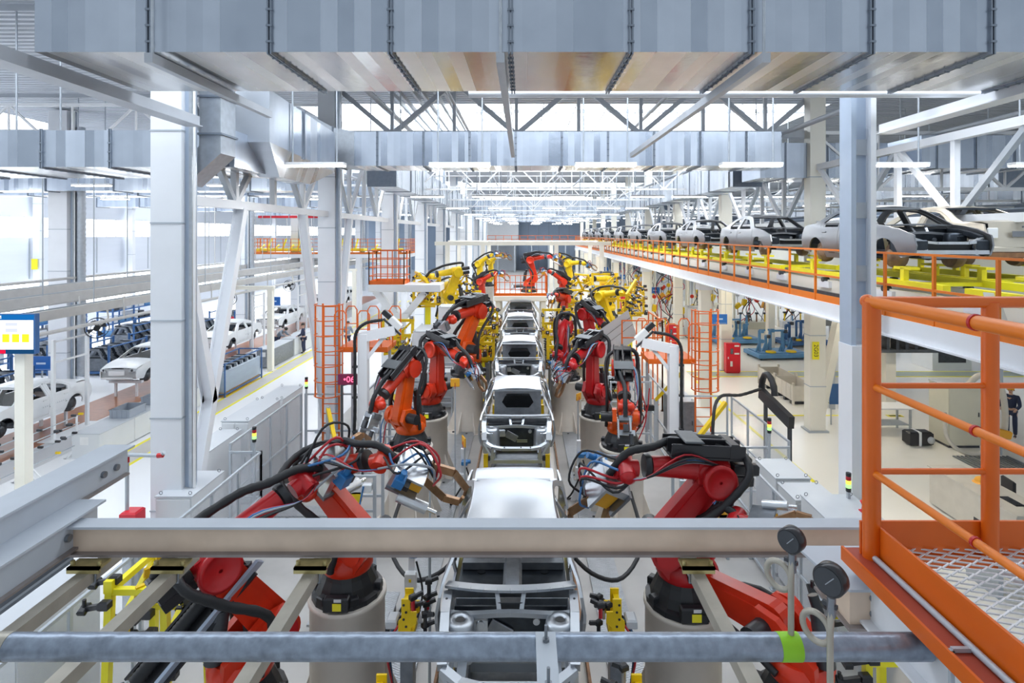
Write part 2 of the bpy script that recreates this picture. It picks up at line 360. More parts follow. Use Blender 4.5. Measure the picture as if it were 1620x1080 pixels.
# columns
def column(x, y, wd, z1, label, chan=1, m='white_steel', pipe=False, name='support_column'):
    t = thing(name, label, 'column', (x, y, 0), 0, 'hall columns')
    b = MB(); b.box2(-wd/2, wd/2, -wd*.4, wd*.4, 0, z1, m); b.build('shaft', t)
    b = MB()
    for s in ([chan] if chan else []):
        x0 = s*wd/2; b.box2(min(x0, x0+s*.1), max(x0, x0+s*.1), -.12, .12, 0, z1, 'bluegrey_steel'); b.box2(min(x0+s*.1, x0+s*.16), max(x0+s*.1, x0+s*.16), -.16, .0, 0, z1, 'galv_plain')
        b.cyl((x0+s*.2, -.15, 0), (x0+s*.2, -.15, z1), .025, 'white_paint', n=8)
        b.build('side_channel', t)
    b = MB()
    for z in (1.6, 3.4, 5.3, 7.2, 9.0):
        if z < z1: b.box2(-wd/2-.012, wd/2+.012, -wd*.4-.012, wd*.4+.012, z, z+.03, 'grey_steel')
    b.build('band', t)
    b = MB(); b.box2(-wd/2-.08, wd/2+.08, -wd*.4-.08, wd*.4+.08, 0, .06, 'grey_steel'); b.build('base_plate', t)
    if pipe:
        b = MB(); pts = [(wd/2+.3, .1, .5+i*.12) for i in range(int((z1-1)/.12))]; b.tube(pts, .2, 'galv_plain', 12, rib=1); b.build('spiral_duct', t)
    return t
CY = [11.3+9*k for k in range(11)]
for k, y in enumerate(CY):
    column(-6.95, y, .6, 12.6, ('white steel box column with grey channel beside the guard fence, nearest of its row' if k == 0 else 'white steel column, %s from the front in the row along the screen side of the robot line' % ORD[k]))
for k, y in enumerate(CY[1:]):
    column(10.4, y, .55, 12.6, 'cream steel column, %s from the front in the row behind the raised car bodies' % ORD[k], 0, 'cream_steel')
for k, y in enumerate([20.3+9*k for k in range(9)]):
    column(-18.95-2.15*(k == 0), y+(5.8 if k == 0 else 9), .85 if k == 0 else .6, 12.6, 'white column with spiral duct, %s from the front in the row beyond the white car line' % ORD[k], 1, 'white_steel', True)
for k in range(9):
    column(-32.4, 20+9*k, .45, 12.6, 'slim column against the windowed wall, %s from the front' % ORD[k], 0, 'white_steel', False, 'wall_column')
# the bare H section column in front of the raised line
t = thing('steel_stanchion', 'blue grey H section column standing in front of the orange railed conveyor', 'column', (6.42, 10.9, 0))
b = MB(); b.box2(-.25, -.16, -.2, .2, 0, 12.6, 'bluegrey_steel'); b.box2(-.16, .12, -.03, .03, 0, 12.6, 'bluegrey_steel'); b.box2(.12, .22, -.2, .2, 0, 12.6, 'white_steel'); b.build('shaft', t)
b = MB(); b.box2(-.26, .24, -.24, .22, 0, 4.9, 'white_steel'); b.build('lower_casing', t)
for z in (4.9, 6.1, 7.3, 8.5): b = MB(); b.box2(-.15, .12, -.06, -.03, z, z+.3, 'grey_steel'); b.build('splice_plate', t)
# ducts -------------------------------------------------------------------
def xduct(name, label, x0, x1, yf, yb, z0, z1, step, m='galv', mb_='galv_bottom', group=None, bolts=False, off=0.):
    t = thing(name, label, 'duct', ((x0+x1)/2, (yf+yb)/2, z0), 0, group); hx = (x1-x0)/2; hy = (yb-yf)/2; h = z1-z0
    b = MB(); vs = [(-hx, -hy, 0), (hx, -hy, 0), (hx, hy, 0), (-hx, hy, 0), (-hx, -hy, h), (hx, -hy, h), (hx, hy, h), (-hx, hy, h)]
    b.add(vs, [(4, 5, 6, 7), (0, 1, 5, 4), (1, 2, 6, 5), (2, 3, 7, 6), (3, 0, 4, 7)], m); b.add(vs, [(3, 2, 1, 0)], mb_); b.build('casing', t)
    n = int((x1-x0)/step)+1
    for i in range(n):
        x = -hx+off+i*step
        if x > hx: break
        b = MB()
        for dx in (-.03, .01):
            b.box2(x+dx, x+dx+.02, -hy-.035, -hy, -.035, h+.03, 'flange'); b.box2(x+dx, x+dx+.02, -hy, hy+.035, -.035, 0, 'flange'); b.box2(x+dx, x+dx+.02, hy, hy+.035, 0, h, 'flange')
        if bolts:
            for z in [.12+.2*q for q in range(int(h/.2))]: b.box((x, -hy-.03, z), (.075, .03, .025), 'flange')
            for q in range(int(hy*2/.2)): b.box((x, -hy+.15+.2*q, -.03), (.075, .025, .03), 'flange')
        b.build('flange', t)
    for s in (-1, 1):
        b = MB(); b.cyl((s*hx*.82, hy*.6, h), (s*hx*.82, hy*.6, ZR-z0), .02, 'grey_steel', n=6); b.build('hanger_rod', t)
    return t
xduct('air_duct', 'broad galvanised air duct crossing overhead above the cell, nearest of all', -6.1, 8.6, 7.1, 9.05, 9.27, 11.2, 1.5, bolts=True, off=1.44)
xduct('air_duct', 'galvanised crossing duct hanging behind the nearest row of lamps', -5.5, 8.4, 18.5, 20.0, 9.22, 10.33, 1.5, bolts=True, off=.75)
xduct('air_duct', 'galvanised duct behind the big box column over the left aisle', -14.5, -6.3, 12.4, 14.9, 8.46, 9.26, 1.5, bolts=True, off=1.0)
xduct('air_duct', 'galvanised duct piece set back right of the crossing duct', 8.45, 13.0, 20.3, 22.0, 9.0, 10.25, 1.5, off=.9)
xduct('air_duct', 'short galvanised duct block high over the raised cars', 13.3, 17.2, 19.0, 21.0, 9.2, 10.3, 1.3, off=.5)
for k, (y, x0, x1, z0) in enumerate([(58, -14, 13, 9.3), (76, -14, 13, 9.3), (94, -14, 13, 9.3)]):
    xduct('cross_duct', 'wide pale duct across the hall far off, %s from the front' % ORD[k], x0, x1, y, y+1.5, z0-.3, z0+1.2, 3, group='far crossing ducts')
for k, (y, x0, x1, z0, h) in enumerate([(25, -30, -8.5, 8.9, .8), (31, -30, -8.2, 9.1, .8), (40, -30, -9, 8.9, .9), (50, -30, -9, 9, .9), (62, -30, -9, 9, .9)]):
    xduct('cross_duct', 'galvanised duct over the white car hall, %s from the front' % ORD[k], x0, x1, y, y+1.2, z0, z0+h, 3, 'galv', 'galv_bottom', 'ducts over the white car hall')
def yduct(label, x, wd, y0, y1, z0, z1, group=None, name='long_duct'):
    t = thing(name, label, 'duct', (x, y0, z0), 0, group); b = MB(); b.box2(-wd/2, wd/2, 0, y1-y0, 0, z1-z0, 'galv_long'); b.build('casing', t)
    for i in range(int((y1-y0)/3)+1):
        b = MB(); y = i*3; b.box2(-wd/2-.03, wd/2+.03, y-.02, y+.02, -.03, z1-z0+.03, 'flange'); b.build('flange', t)
    for i in range(3):
        b = MB(); y = .5+i*(y1-y0-1)/2; b.cyl((-wd/2-.02, y, 0), (-wd/2-.02, y, ZR-z0), .02, 'grey_steel', n=6); b.build('hanger_rod', t)
    return t
yduct('galvanised duct running down the hall above the screen side column row', -5.6, 1.1, 22.5, 56, 8.9, 10.2)
yduct('galvanised duct running down the hall above the raised car line', 8.9, 1.1, 22.6, 56, 8.9, 10.1)
yduct('narrow long duct above the aisle of the white car hall', -13, .7, 26, 60, 9.7, 10.4)
yduct('long duct high beyond the raised car line', 19, 1.2, 22, 60, 8.8, 9.9)
yduct('second long duct near the dark louvred wall', 26, 1.2, 20, 60, 8.6, 9.7)
# sloping elbow at the left end of the crossing duct, hanging drop duct and the tapered plenum
t = thing('duct_elbow', 'galvanised elbow stepping up from the left end of the crossing duct', 'duct', (-5.5, 18.5, 9.22)); b = MB()
pr = [(0, 0, 1.11), (-.7, .05, 1.25), (-1.6, .5, 1.75), (-2.4, .9, 2.1)]; vs = []
for (x, z0, z1) in pr: vs += [(x, 0, z0), (x, 1.5, z0), (x, 1.5, z1), (x, 0, z1)]
fs = [(k*4+i, k*4+(i+1) % 4, k*4+4+(i+1) % 4, k*4+4+i) for k in range(3) for i in range(4)]
b.add(vs, fs+[(12, 13, 14, 15)], 'galv_plain'); b.build('casing', t); b = MB()
for x, z0, z1 in pr[1:]: b.box2(x-.02, x+.02, -.04, 0, z0-.03, z1+.03, 'flange'); b.box2(x-.02, x+.02, 0, 1.5, z0-.04, z0, 'flange')
b.build('flange', t)
t = thing('drop_duct', 'galvanised drop duct with an angled foot beside the big box column', 'duct', (-6.42, 11.95, 8.3)); b = MB()
b.box2(-.22, .22, -.3, .3, .75, 2.5, 'galv_plain'); b.prism([(-.22, .75), (.22, .75), (.22, .35), (-.5, -.3), (-.62, .1), (-.22, .5)], (0, 0, 0), (1, 0, 0), (0, 0, 1), .6, 'galv_plain'); b.build('casing', t)
b = MB(); b.box2(-.26, .26, -.34, .34, 1.5, 1.54, 'flange'); b.box2(-.26, .26, -.34, .34, .73, .77, 'flange'); b.build('flange', t)
t = thing('air_plenum', 'broad tapered plenum hanging behind the left lattice girder', 'duct', (-6.3, 15.0, 8.6)); b = MB()
b.add([(-.6, -2, .5), (.5, -2, .5), (.5, 2.5, .3), (-.6, 2.5, .3), (-.6, -2, 1.7), (.5, -2, 1.7), (.5, 2.5, 1.5), (-.6, 2.5, 1.5), (-.2, -1, -.2), (.3, -1, -.2), (.3, 1, -.2), (-.2, 1, -.2)],
      [(4, 5, 6, 7), (0, 1, 5, 4), (1, 2, 6, 5), (2, 3, 7, 6), (3, 0, 4, 7), (0, 8, 9, 1), (1, 9, 10, 2), (2, 10, 11, 3), (3, 11, 8, 0), (11, 10, 9, 8)], 'galv_long'); b.build('casing', t)
b = MB(); b.box2(-.64, .54, -.02, .02, .36, 1.64, 'flange'); b.build('flange', t)
# suspension channels under the near duct
for k, (x, lab) in enumerate(((-.28, 'grey hanger channel rising beside the middle of the near duct'), (2.95, 'grey hanger channel under the coloured reflections of the near duct'), (-4.55, 'grey hanger channel under the near duct by the box column'))):
    b = MB(); dx = 0; b.box2(x-.05, x+.05, 6.9, 10.2 if x < -4 else 15.5, 9.08, 9.2, 'truss_grey'); b.cyl((x, 6.98, 9.2), (x, 6.98, 12.6), .02, 'galv_plain', n=8)
    tag(b.build('duct_hanger'), lab, 'hanger')
for k, (x, z, lab) in enumerate(((-6.3, 9.1, 'pale edge channel under the left end of the near duct'), (7.6, 9.15, 'white channel under the right end of the near duct'))):
    b = MB(); y1 = 12.0 if k else 10.9; b.box2(x-.1, x+.1, 6.6, y1, z-.03, z+.15, 'white_steel' if k else 'truss_grey'); b.box2(x-.16, x+.16, 6.6, y1, z-.05, z-.03, 'white_steel' if k else 'truss_grey'); tag(b.build('edge_channel'), lab, 'channel')
# lattice girders ---------------------------------------------------------
def girder(label, x, y0, y1, zb, zt, panels, m='white_steel', sz=.2, name='lattice_girder'):
    t = thing(name, label, 'girder', (x, y0, zb), 0, 'lattice girders along the column rows'); L = y1-y0; h = zt-zb
    b = MB(); b.bar((0, 0, 0), (0, L, 0), sz, sz, m); b.build('bottom_chord', t)
    b = MB(); b.bar((0, 0, h), (0, L, h), sz, sz, m); b.build('top_chord', t)
    for i in range(panels):
        ya = L*i/panels; yb = L*(i+1)/panels
        if i: 
            b = MB(); b.bar((0, ya, 0), (0, ya, h), sz*.7, sz*.7, m); b.build('post', t)
        b = MB(); b.bar((0, ya, 0 if i % 2 else h), (0, yb, h if i % 2 else 0), sz*.65, sz*.65, 'white_steel' if i % 2 else 'grey_steel'); b.build('brace', t)
    return t
for k in range(6):
    girder('white lattice girder over the screen side column row, %s bay from the front' % ORD[k], -6.95, CY[k]+.3, CY[k+1]-.3, 7.7, 10.1, 4)
for k in range(5):
    girder('white lattice girder behind the raised cars, %s bay from the front' % ORD[k], 10.4, CY[k]+.3, CY[k+1]-.3, 7.35, 9.35, 4, 'white_steel', .2)
def vbrace(label, pts, m='white_steel'):
    t = thing('bracing', label, 'brace', pts[0][0])
    o = Vector(pts[0][0])
    for a, c in pts:
        b = MB(); b.ibeam(Vector(a)-o, Vector(c)-o, .2, .26, m, .02, (1, 0, 0)); b.build('brace_arm', t)
    return t
vbrace('white diagonal brace pair dropping from girder to the foot of the box column', [((-6.95, 11.7, .6), (-6.95, 14.0, 7.6)), ((-6.95, 12.6, 3.3), (-6.95, 11.65, 6.6))])
vbrace('white diagonal brace pair at the second column of the screen side row', [((-6.95, 19.9, .6), (-6.95, 17.9, 7.6)), ((-6.95, 20.7, .6), (-6.95, 22.7, 7.6))])
def truss(label, x0, x1, y, zb, zt, m='white_steel', pan=2.3, c=.1, group='roof trusses'):
    t = thing('roof_truss', label, 'truss', (x0, y, zb), 0, group); L = x1-x0; h = zt-zb; n = max(2, int(round(L/pan)))
    b = MB(); b.bar((0, 0, 0), (L, 0, 0), c, c, m); b.build('bottom_chord', t); b = MB(); b.bar((0, 0, h), (L, 0, h), c, c, m); b.build('top_chord', t)
    b = MB()
    for i in range(n):
        xa = L*i/n; xb = L*(i+1)/n; b.bar((xa, 0, 0 if i % 2 else h), (xb, 0, h if i % 2 else 0), c*.7, c*.7, m)
        if i: b.bar((xa, 0, 0), (xa, 0, h), c*.5, c*.5, m)
    b.build('lattice', t); return t
truss('grey roof truss with wide V braces right behind the near duct', -7, 11, 20.6, 10.6, 12.5, 'truss_grey', 2.3, .24)
for k in range(8):
    truss('slender white roof truss over the robot line, %s from the front' % ORD[k], -7, 10.4, 29.3+9*k, 9.3, 10.9, 'white_paint', 1.6, .09)
for k in range(7):
    truss('slender white roof truss over the white car hall, %s from the front' % ORD[k], -32, -7, 20.3+9*k, 9.5, 11.6, 'white_paint', 2.2, .1)
for k in range(6):
    truss('slender roof truss beyond the raised cars, %s from the front' % ORD[k], 10.4, 33, 20.3+9*k, 8.6+.1*k, 10.6, 'white_paint', 2.2, .12)
for k, (x, z, r) in enumerate(((-4.8, 11.4, .09), (-2.5, 11.7, .06), (4.8, 11.6, .07), (9.3, 10.6, .09), (-10.5, 10.5, .08), (14, 10.4, .08))):
    b = MB(); b.cyl((x, 10, z), (x, 100, z), r, 'truss_grey', n=8); tag(b.build('roof_purlin'), 'grey purlin running down the roof, %s from the windowed side' % ORD[[4, 3, 2, 1, 5, 0].index(k) if False else {4: 0, 0: 1, 1: 2, 2: 3, 3: 4, 5: 5}[k]], 'purlin', 'long roof purlins')
for k, (y, z) in enumerate(((10.4, 9.55), (27.2, 10.2))):
    b = MB(); b.cyl((-1.0 if k == 0 else -7, y, z), (16, y, z), .06, 'white_steel', n=10)
    for i in range(6): b.bar((i*2.6+.5, y, z), (i*2.6+.5, y, z+2), .025, .025, 'truss_grey')
    tag(b.build('sprinkler_pipe'), 'white sprinkler main crossing right behind the near duct' if k == 0 else 'second white sprinkler main across the roof beyond the crossing duct', 'pipe')
# hanging lamps -----------------------------------------------------------
def make_lamp():
    t = thing('hanging_lamp', 'x', 'lamp'); b = MB(); b.box2(-.76, .76, -.13, .13, .03, .1, 'white_paint'); b.build('housing', t)
    b = MB(); b.box2(-.74, .74, -.12, .12, 0, .03, 'lamp_glow'); b.build('diffuser', t)
    for s in (-.55, .55):
        b = MB(); b.cyl((s, 0, .1), (s, 0, 4.05), .022, 'galv_plain', n=6); b.build('suspension_rod', t)
    return t
lamp0 = make_lamp(); first = True
rowname = ['nearest', 'second', 'third', 'fourth', 'fifth', 'sixth', 'seventh', 'eighth']
def lamp(x, y, z, lab, g):
    global first
    if first: lamp0.location = (x, y, z); tag(lamp0, lab, None, g); first = False
    else: dup(lamp0, (x, y, z), 0, lab, g)
for r in range(8):
    y = 14.2+11.9*r
    for i in range(-1, 5):
        x = -1.58+3.63*i
        if r: x = -4.4 if i == -1 else 7.6 if i == 3 else 11.6 if i == 4 else x
        lamp(x, y, 8.68, 'white tube lamp hanging over the robot line, %s row, %s from the screen side' % (rowname[r], ORD[i+1]), 'lamps over the robot line')
for r in range(7):
    for i in range(3):
        lamp(-12.1-5.5*i, 14.2+9*r, 8.95, 'white tube lamp hanging over the white car hall, %s row, %s from the column row' % (rowname[r], ORD[i]), 'lamps over the white car hall')
for r in range(6):
    for i in range(2):
        lamp(18-4*i, 26+9*r, 8.7, 'white tube lamp hanging beyond the raised cars, %s row, %s' % (rowname[r], 'outer one' if i == 0 else 'inner one'), 'lamps beyond the raised cars')

for k in range(6):
    b = MB(); x = -5.0+.42*k; b.bar((x, 10, 12.35-.12*(k % 2)), (x, 40, 12.35-.12*(k % 2)), .1, .16, 'truss_grey' if k % 2 else 'grey_steel'); tag(b.build('cable_tray'), 'long grey tray under the roof left of the portal, %s of its bundle' % ORD[k], 'tray', 'tray bundle under the roof')

for r in range(8):
    b = MB(); b.box2(-6.6, 13.6, 14.15+11.9*r, 14.25+11.9*r, 12.55, 12.7, 'truss_grey'); tag(b.build('lamp_rail'), 'thin grey rail under the roof holding the %s lamp row over the robot line' % rowname[r], 'rail', 'rails of the lamp rows')
for r in range(7):
    b = MB(); b.box2(-24.5, -11.0, 14.15+9*r, 14.25+9*r, 12.55, 12.7, 'truss_grey'); tag(b.build('lamp_rail'), 'thin grey rail under the roof holding the %s lamp row over the white car hall' % rowname[r], 'rail', 'rails of the lamp rows')
# ---------------------------------------------------------------- the near steelwork around the camera
# cross beam
t = thing('cross_beam', 'cream painted steel cross beam spanning the view just below the camera', 'beam', (0, 3.1, 5.26))
b = MB(); b.box2(-2.75, 1.86, -.006, .05, .014, .155, 'beam_cream'); b.build('web', t)
b = MB(); b.box2(-2.62, 1.9, -.05, .05, .155, .168, 'beam_top'); b.build('top_flange', t)
b = MB(); b.box2(-2.75, 1.86, -.04, .05, 0, .014, 'beam_edge'); b.build('bottom_flange', t)
# beam pair running along the left
for k, (x, z, y1, lab, m) in enumerate(((-2.52, 5.37, 3.3, 'grey steel channel at the left frame edge, upper of two', 'beam_top'), (-2.66, 5.52, 3.75, 'grey steel channel at the left frame edge, set behind the upper one', 'beam_top'))):
    t = thing('steel_channel', lab, 'beam', (x, 0, z)); b = MB(); b.box2(-.1, .1, .9, y1, .08, .092, m); b.build('top_flange', t)
    b = MB(); b.box2(.06, .072, .9, y1-.03, -.07, .08, m); b.build('web', t); b = MB(); b.box2(-.1, .1, .9, y1-.05, -.082, -.07, 'beam_edge'); b.build('bottom_flange', t)
    b = MB(); b.cyl((.07, y1-.25, 0), (.09, y1-.25, 0), .02, 'mid_metal', n=10); b.cyl((.07, y1-.14, 0), (.09, y1-.14, 0), .02, 'mid_metal', n=10); b.build('bolt', t)
t = thing('angle_brace', 'grey angle iron brace dropping from the left end of the cross beam', 'brace', (-2.55, 3.2, 5.2)); b = MB()
b.bar((0, 0, 0), (-.75, -.6, -.55), .09, .012, 'mid_metal', (0, 1, 0)); b.bar((0.04, .0, 0), (-.71, -.6, -.55), .012, .09, 'grey_steel', (0, 1, 0)); b.build('angle_iron', t)
# square tubes under the beam
for k, (x, m, lab) in enumerate(((-2.31, 'tube_khaki', 'khaki square tube under the beam nearest the left frame edge'), (-1.87, 'tube_khaki', 'khaki square tube under the beam above the yellow gripper rack'), (-1.12, 'tube_khaki', 'khaki square tube under the beam between the red arm and the pale pedestal'), (.92, 'tube_khaki', 'khaki square tube under the beam over the right hand pedestal'))):
    t = thing('square_tube', lab, 'tube', (x, 3.05, 5.19), 0, 'square tubes under the cross beam')
    b = MB(); b.box2(-.032, .032, -2.6, .18, -.035, .03, m); b.build('tube_body', t)
    b = MB(); b.box2(-.085, .085, -.07, .02, .048, .062, 'brass_clip'); b.box2(-.085, .085, -.07, -.055, .03, .062, 'brass_clip'); b.build('clamp_plate', t)
    b = MB(); b.tube([(-.038, -.03, .06), (-.038, -.03, -.04), (.038, -.03, -.04), (.038, -.03, .06)], .006, 'mid_metal', 6); b.build('u_bolt', t)
    for s in (-.07, .07):
        b = MB(); b.cyl((s, -.045, .062), (s, -.045, .085), .011, 'brass_clip', n=6); b.build('nut', t)
# water pipe with gauges
PY, PZ = 2.2, 5.405; pr = .048
t = thing('water_pipe', 'grey galvanised pipe spanning the bottom of the view', 'pipe', (0, PY, PZ)); b = MB()
b.cyl((-2.6, 0, 0), (1.56, 0, 0), pr, 'zinc_pipe', n=28); b.build('pipe_run', t)
for x0, x1 in ((.985, 1.065), (-2.1, -1.985)): b = MB(); b.cyl((x0, 0, 0), (x1, 0, 0), pr+.0015, 'green_paint' if x0 > 0 else 'tube_khaki', n=28); b.build('paint_band', t)
t = thing('flat_bar', 'grey flat bar with two threaded rods hanging across the pipe', 'bar', (.085, 2.12, 5.46)); b = MB(); b.box2(-.038, .038, -.4, .07, .0, .01, 'grey_steel'); b.build('bar_body', t)
for y in (-.19, .02):
    b = MB(); b.cyl((.0, y, -.03), (.0, y, .07), .006, 'mid_metal', n=8); b.cyl((0, y, .01), (0, y, .02), .014, 'mid_metal', n=6); b.build('threaded_rod', t)
def gauge(x, y, z0, zl, zt, r, label, yaw):
    t = thing('pressure_gauge', label, 'gauge', (x, y, z0), yaw, 'pressure gauges on the pipe'); h = zt-z0
    b = MB(); lp = [(-.052+.052*math.cos(a), .012*math.sin(a/2), zl-z0+.052*math.sin(a)) for a in [2*PI*i/22 for i in range(23)]]
    b.tube([(0, 0, 0), (0, 0, (zl-z0)*.5)]+lp+[(0, .01, zl-z0+.1), (0, .01, h-.1)], .0115, 'tube_khaki', 12); b.build('pigtail_siphon', t)
    b = MB(); b.cyl((0, .01, h-.11), (0, .01, h-.04), .015, 'mid_metal', n=6); b.bar((-.03, .01, h-.07), (.02, .01, h-.07), .014, .014, 'dark_metal'); b.build('cock_valve', t)
    b = MB(); b.lathe((0, -.02, h+r-.03), (0, 1, 0), [(r*.9, 0), (r, .006), (r, .045), (r*.9, .052)], 'bluegrey_steel' if False else 'plastic_black', 28); b.build('case', t)
    b = MB(); b.cyl((0, -.022, h+r-.03), (0, -.019, h+r-.03), r*.84, 'dark_metal', n=28); b.build('dial', t)
    b = MB(); b.box((.008, -.024, h+r-.024), (.003, .002, r*.8), 'cable_grey', Matrix.Rotation(.7, 3, 'Y')); b.build('needle', t)
    return t
gauge(1.035, PY, PZ+pr-.004, 5.655, 5.80, .048, 'black round pressure gauge on its coiled pipe, farther from the orange platform', -.9)
gauge(1.10, PY-.16, 5.1, 5.56, 5.735, .056, 'black round pressure gauge on its coiled pipe, closer to the orange platform', -.9)
# orange service platform with railing
PX0, PY0, PZ0 = 1.55, 2.62, 5.56
t = thing('service_platform', 'orange edged service platform with diamond mesh floor beside the camera', 'platform', (0, 0, 0))
b = MB(); b.box2(PX0+.07, 3.9, .5, PY0, PZ0-.035, PZ0+.12, 'orange') if False else None
b = MB(); b.box2(PX0, 3.9, PY0-.006, PY0+.006, PZ0-.03, PZ0+.12, 'orange'); b.build('toe_board', t)
b = MB(); b.box2(PX0+.05, PX0+.062, .6, PY0-.007, PZ0-.03, PZ0+.12, 'orange'); b.build('toe_board', t)
b = MB(); b.cyl((PX0+.03, .6, PZ0-.016), (PX0+.03, PY0-.05, PZ0-.016), .013, 'grey_steel', n=10); b.build('edge_tube', t)
b = MB(); b.box2(PX0-.06, PX0-.048, .6, PY0+.05, PZ0-.085, PZ0-.022, 'orange'); b.build('edge_angle', t); b = MB(); b.box2(PX0-.048, PX0+.05, .6, PY0+.05, PZ0-.045, PZ0-.03, 'oxide_red'); b.build('edge_shelf', t); b = MB(); b.box2(PX0+.051, 3.9, PY0-.02, PY0+.05, PZ0-.089, PZ0-.031, 'orange'); b.build('edge_angle', t)
b = MB(); b.ibeam((PX0+.03, .6, PZ0-.21), (PX0+.03, PY0+.05, PZ0-.21), .11, .22, 'white_steel', .012); b.build('side_beam', t)
b = MB(); b.bar((PX0-.045, 2.0, PZ0-.02), (PX0-.045, 2.0, PZ0-.36), .014, .014, 'grey_steel'); b.bar((PX0-.045, 2.0, PZ0-.02), (PX0+.02, 2.0, PZ0-.02), .014, .014, 'grey_steel'); b.build('clamp_hook', t)
b = MB(); n = 34; x0, x1, y0, y1 = PX0+.065, 3.9, .7, PY0-.01
dx, dy = .05, .026
for i in range(int((x1-x0)/dx)+1):
    for j in range(int((y1-y0)/dy)+1):
        x = x0+i*dx; y = y0+j*dy
        if (i+j) % 2 == 0: b.bar((x, y, PZ0-.01), (x+dx, y+dy, PZ0-.004), .0065, .005, 'mesh_white')
        else: b.bar((x, y+dy, PZ0-.01), (x+dx, y, PZ0-.004), .0065, .005, 'mesh_white')
b.build('mesh_grating', t)
b = MB()
for x in (2.2, 2.9, 3.6): b.box2(x-.03, x+.03, .7, PY0-.02, PZ0-.1, PZ0-.03, 'white_steel')
b.build('floor_joist', t)
t = thing('guard_rail', 'round orange guard rail around the mesh platform beside the camera', 'railing', (PX0, PY0, PZ0))
for x, y in ((.035, -.03), (.575, -.03), (1.5, -.03)):
    b = MB(); b.cyl((x, y, -.03), (x, y, 1.13), .038 if x < .1 else .034, 'orange', n=18); b.build('post', t)
for z, r in ((1.13, .026), (.75, .013), (.36, .014)):
    b = MB(); b.cyl((.02, -.03, z), (2.4, -.03, z), r, 'orange', n=14); b.build('cross_rail', t)
    b = MB(); b.cyl((.035, .0, z), (.035, -2.0, z), r if z > 1 else .016, 'orange_rail', n=14); b.ball((.035, -.0, z), r*1.25, 'orange'); b.build('side_rail', t)
    b = MB(); b.cyl((.035, -.62, z), (.035, -.632, z), (r if z > 1 else .016)+.004, 'robot_crimson', n=16); b.build('coupling', t)
# bracket at the right end of the cross beam
t = thing('beam_bracket', 'cream bracket box joining the cross beam to the orange platform', 'bracket', (1.52, 2.6, 5.23)); b = MB(); b.box2(-.04, .22, -.02, .24, .0, .17, 'beam_cream'); b.build('box_body', t)
b = MB(); b.prism([(-.13, .3), (.26, .3), (.26, -.06), (-.06, -.06), (-.09, -.02)], (0, 0, .176), (1, 0, 0), (0, 1, 0), .012, 'beam_top'); b.build('cap_plate', t)
b = MB(); b.box2(-.06, .24, -.05, .26, -.012, 0, 'beam_edge'); b.build('base_flange', t)
for x in (.07, .15):
    for z in (.05, .12):
        b = MB(); b.lathe((x, -.02, z), (0, -1, 0), [(.021, 0), (.021, .006), (.012, .006), (.012, .018)], 'mid_metal', 12); b.build('bolt', t)
# ---------------------------------------------------------------- car bodies (front towards -Y, z = 0 at wheel contact height)
def wcar(z, y):
    """half width of the body side at height z, position y along the car"""
    tab = [(.0, .74), (.2, .80), (.45, .87), (.68, .885), (.92, .84), (1.0, .815), (1.2, .70), (1.36, .60), (1.45, .55)]
    for (z0, w0), (z1, w1) in zip(tab, tab[1:]):
        if z <= z1: wv = w0+(w1-w0)*max(0, (z-z0))/(z1-z0); break
    else: wv = .55
    f = max(0, (-y-1.1)/1.15); r = max(0, (y-1.3)/1.05)
    return wv*(1-.13*f*f)*(1-.10*r*r)
def side_panel(mb, outer, holes, m, sgn, th=.035, off=0., bulge=None):
    bm = bmesh.new(); loops = [outer]+holes; flat = [p for l in loops for p in l]
    tri = tessellate_polygon([[Vector((p[0], p[1], 0)) for p in l] for l in loops])
    vs = [bm.verts.new((0, p[0], p[1])) for p in flat]
    for t in tri:
        if len(set(t)) == 3:
            try: bm.faces.new([vs[i] for i in t])
            except ValueError: pass
    ys = [p[0] for p in flat]; zs = [p[1] for p in flat]
    for z in [.3, .4, .5, .6, .7, .8, .88, .95, 1.02, 1.1, 1.2, 1.3]:
        if min(zs) < z < max(zs): bmesh.ops.bisect_plane(bm, geom=bm.verts[:]+bm.edges[:]+bm.faces[:], plane_co=(0, 0, z), plane_no=(0, 0, 1))
    for k in range(-9, 10):
        y = k*.25
        if min(ys) < y < max(ys): bmesh.ops.bisect_plane(bm, geom=bm.verts[:]+bm.edges[:]+bm.faces[:], plane_co=(0, y, 0), plane_no=(0, 1, 0))
    bm.verts.ensure_lookup_table()
    V = []; n = len(bm.verts)
    for v in bm.verts: V.append((sgn*(wcar(v.co.z, v.co.y)+off), v.co.y, v.co.z))
    for v in bm.verts: V.append((sgn*(wcar(v.co.z, v.co.y)+off-th), v.co.y, v.co.z))
    Fo = []; Fi = []
    for f in bm.faces:
        idx = [v.index for v in f.verts]; nx = f.normal.x
        if (nx > 0) != (sgn > 0): idx = idx[::-1]
        Fo.append(tuple(idx)); Fi.append(tuple(i+n for i in idx[::-1]))
    E = [tuple((e.verts[0].index, e.verts[1].index, e.verts[1].index+n, e.verts[0].index+n)) for e in bm.edges if e.is_boundary]
    mb.add(V, Fo+Fi, m, True); mb.add(V, E, m, False); bm.free()
def arch(cy, cz, r, n=9, a0=PI, a1=0.): return [(cy+r*math.cos(a0+(a1-a0)*i/n), cz+r*math.sin(a0+(a1-a0)*i/n)) for i in range(n+1)]
ROOFL = [(-1.08, .985), (-.85, 1.12), (-.6, 1.265), (-.38, 1.36), (-.05, 1.405), (.2, 1.415), (.55, 1.41), (.85, 1.365), (1.15, 1.255), (1.4, 1.13), (1.62, 1.045)]
REAR = [(1.9, 1.03), (2.18, .99), (2.27, .8), (2.28, .5), (2.2, .33)]
def rocker(front): 
    p = [(1.83, .30)]+arch(1.42, .33, .37, 9, 0, PI)+[(1.0, .2), (-.95, .2)]
    return p
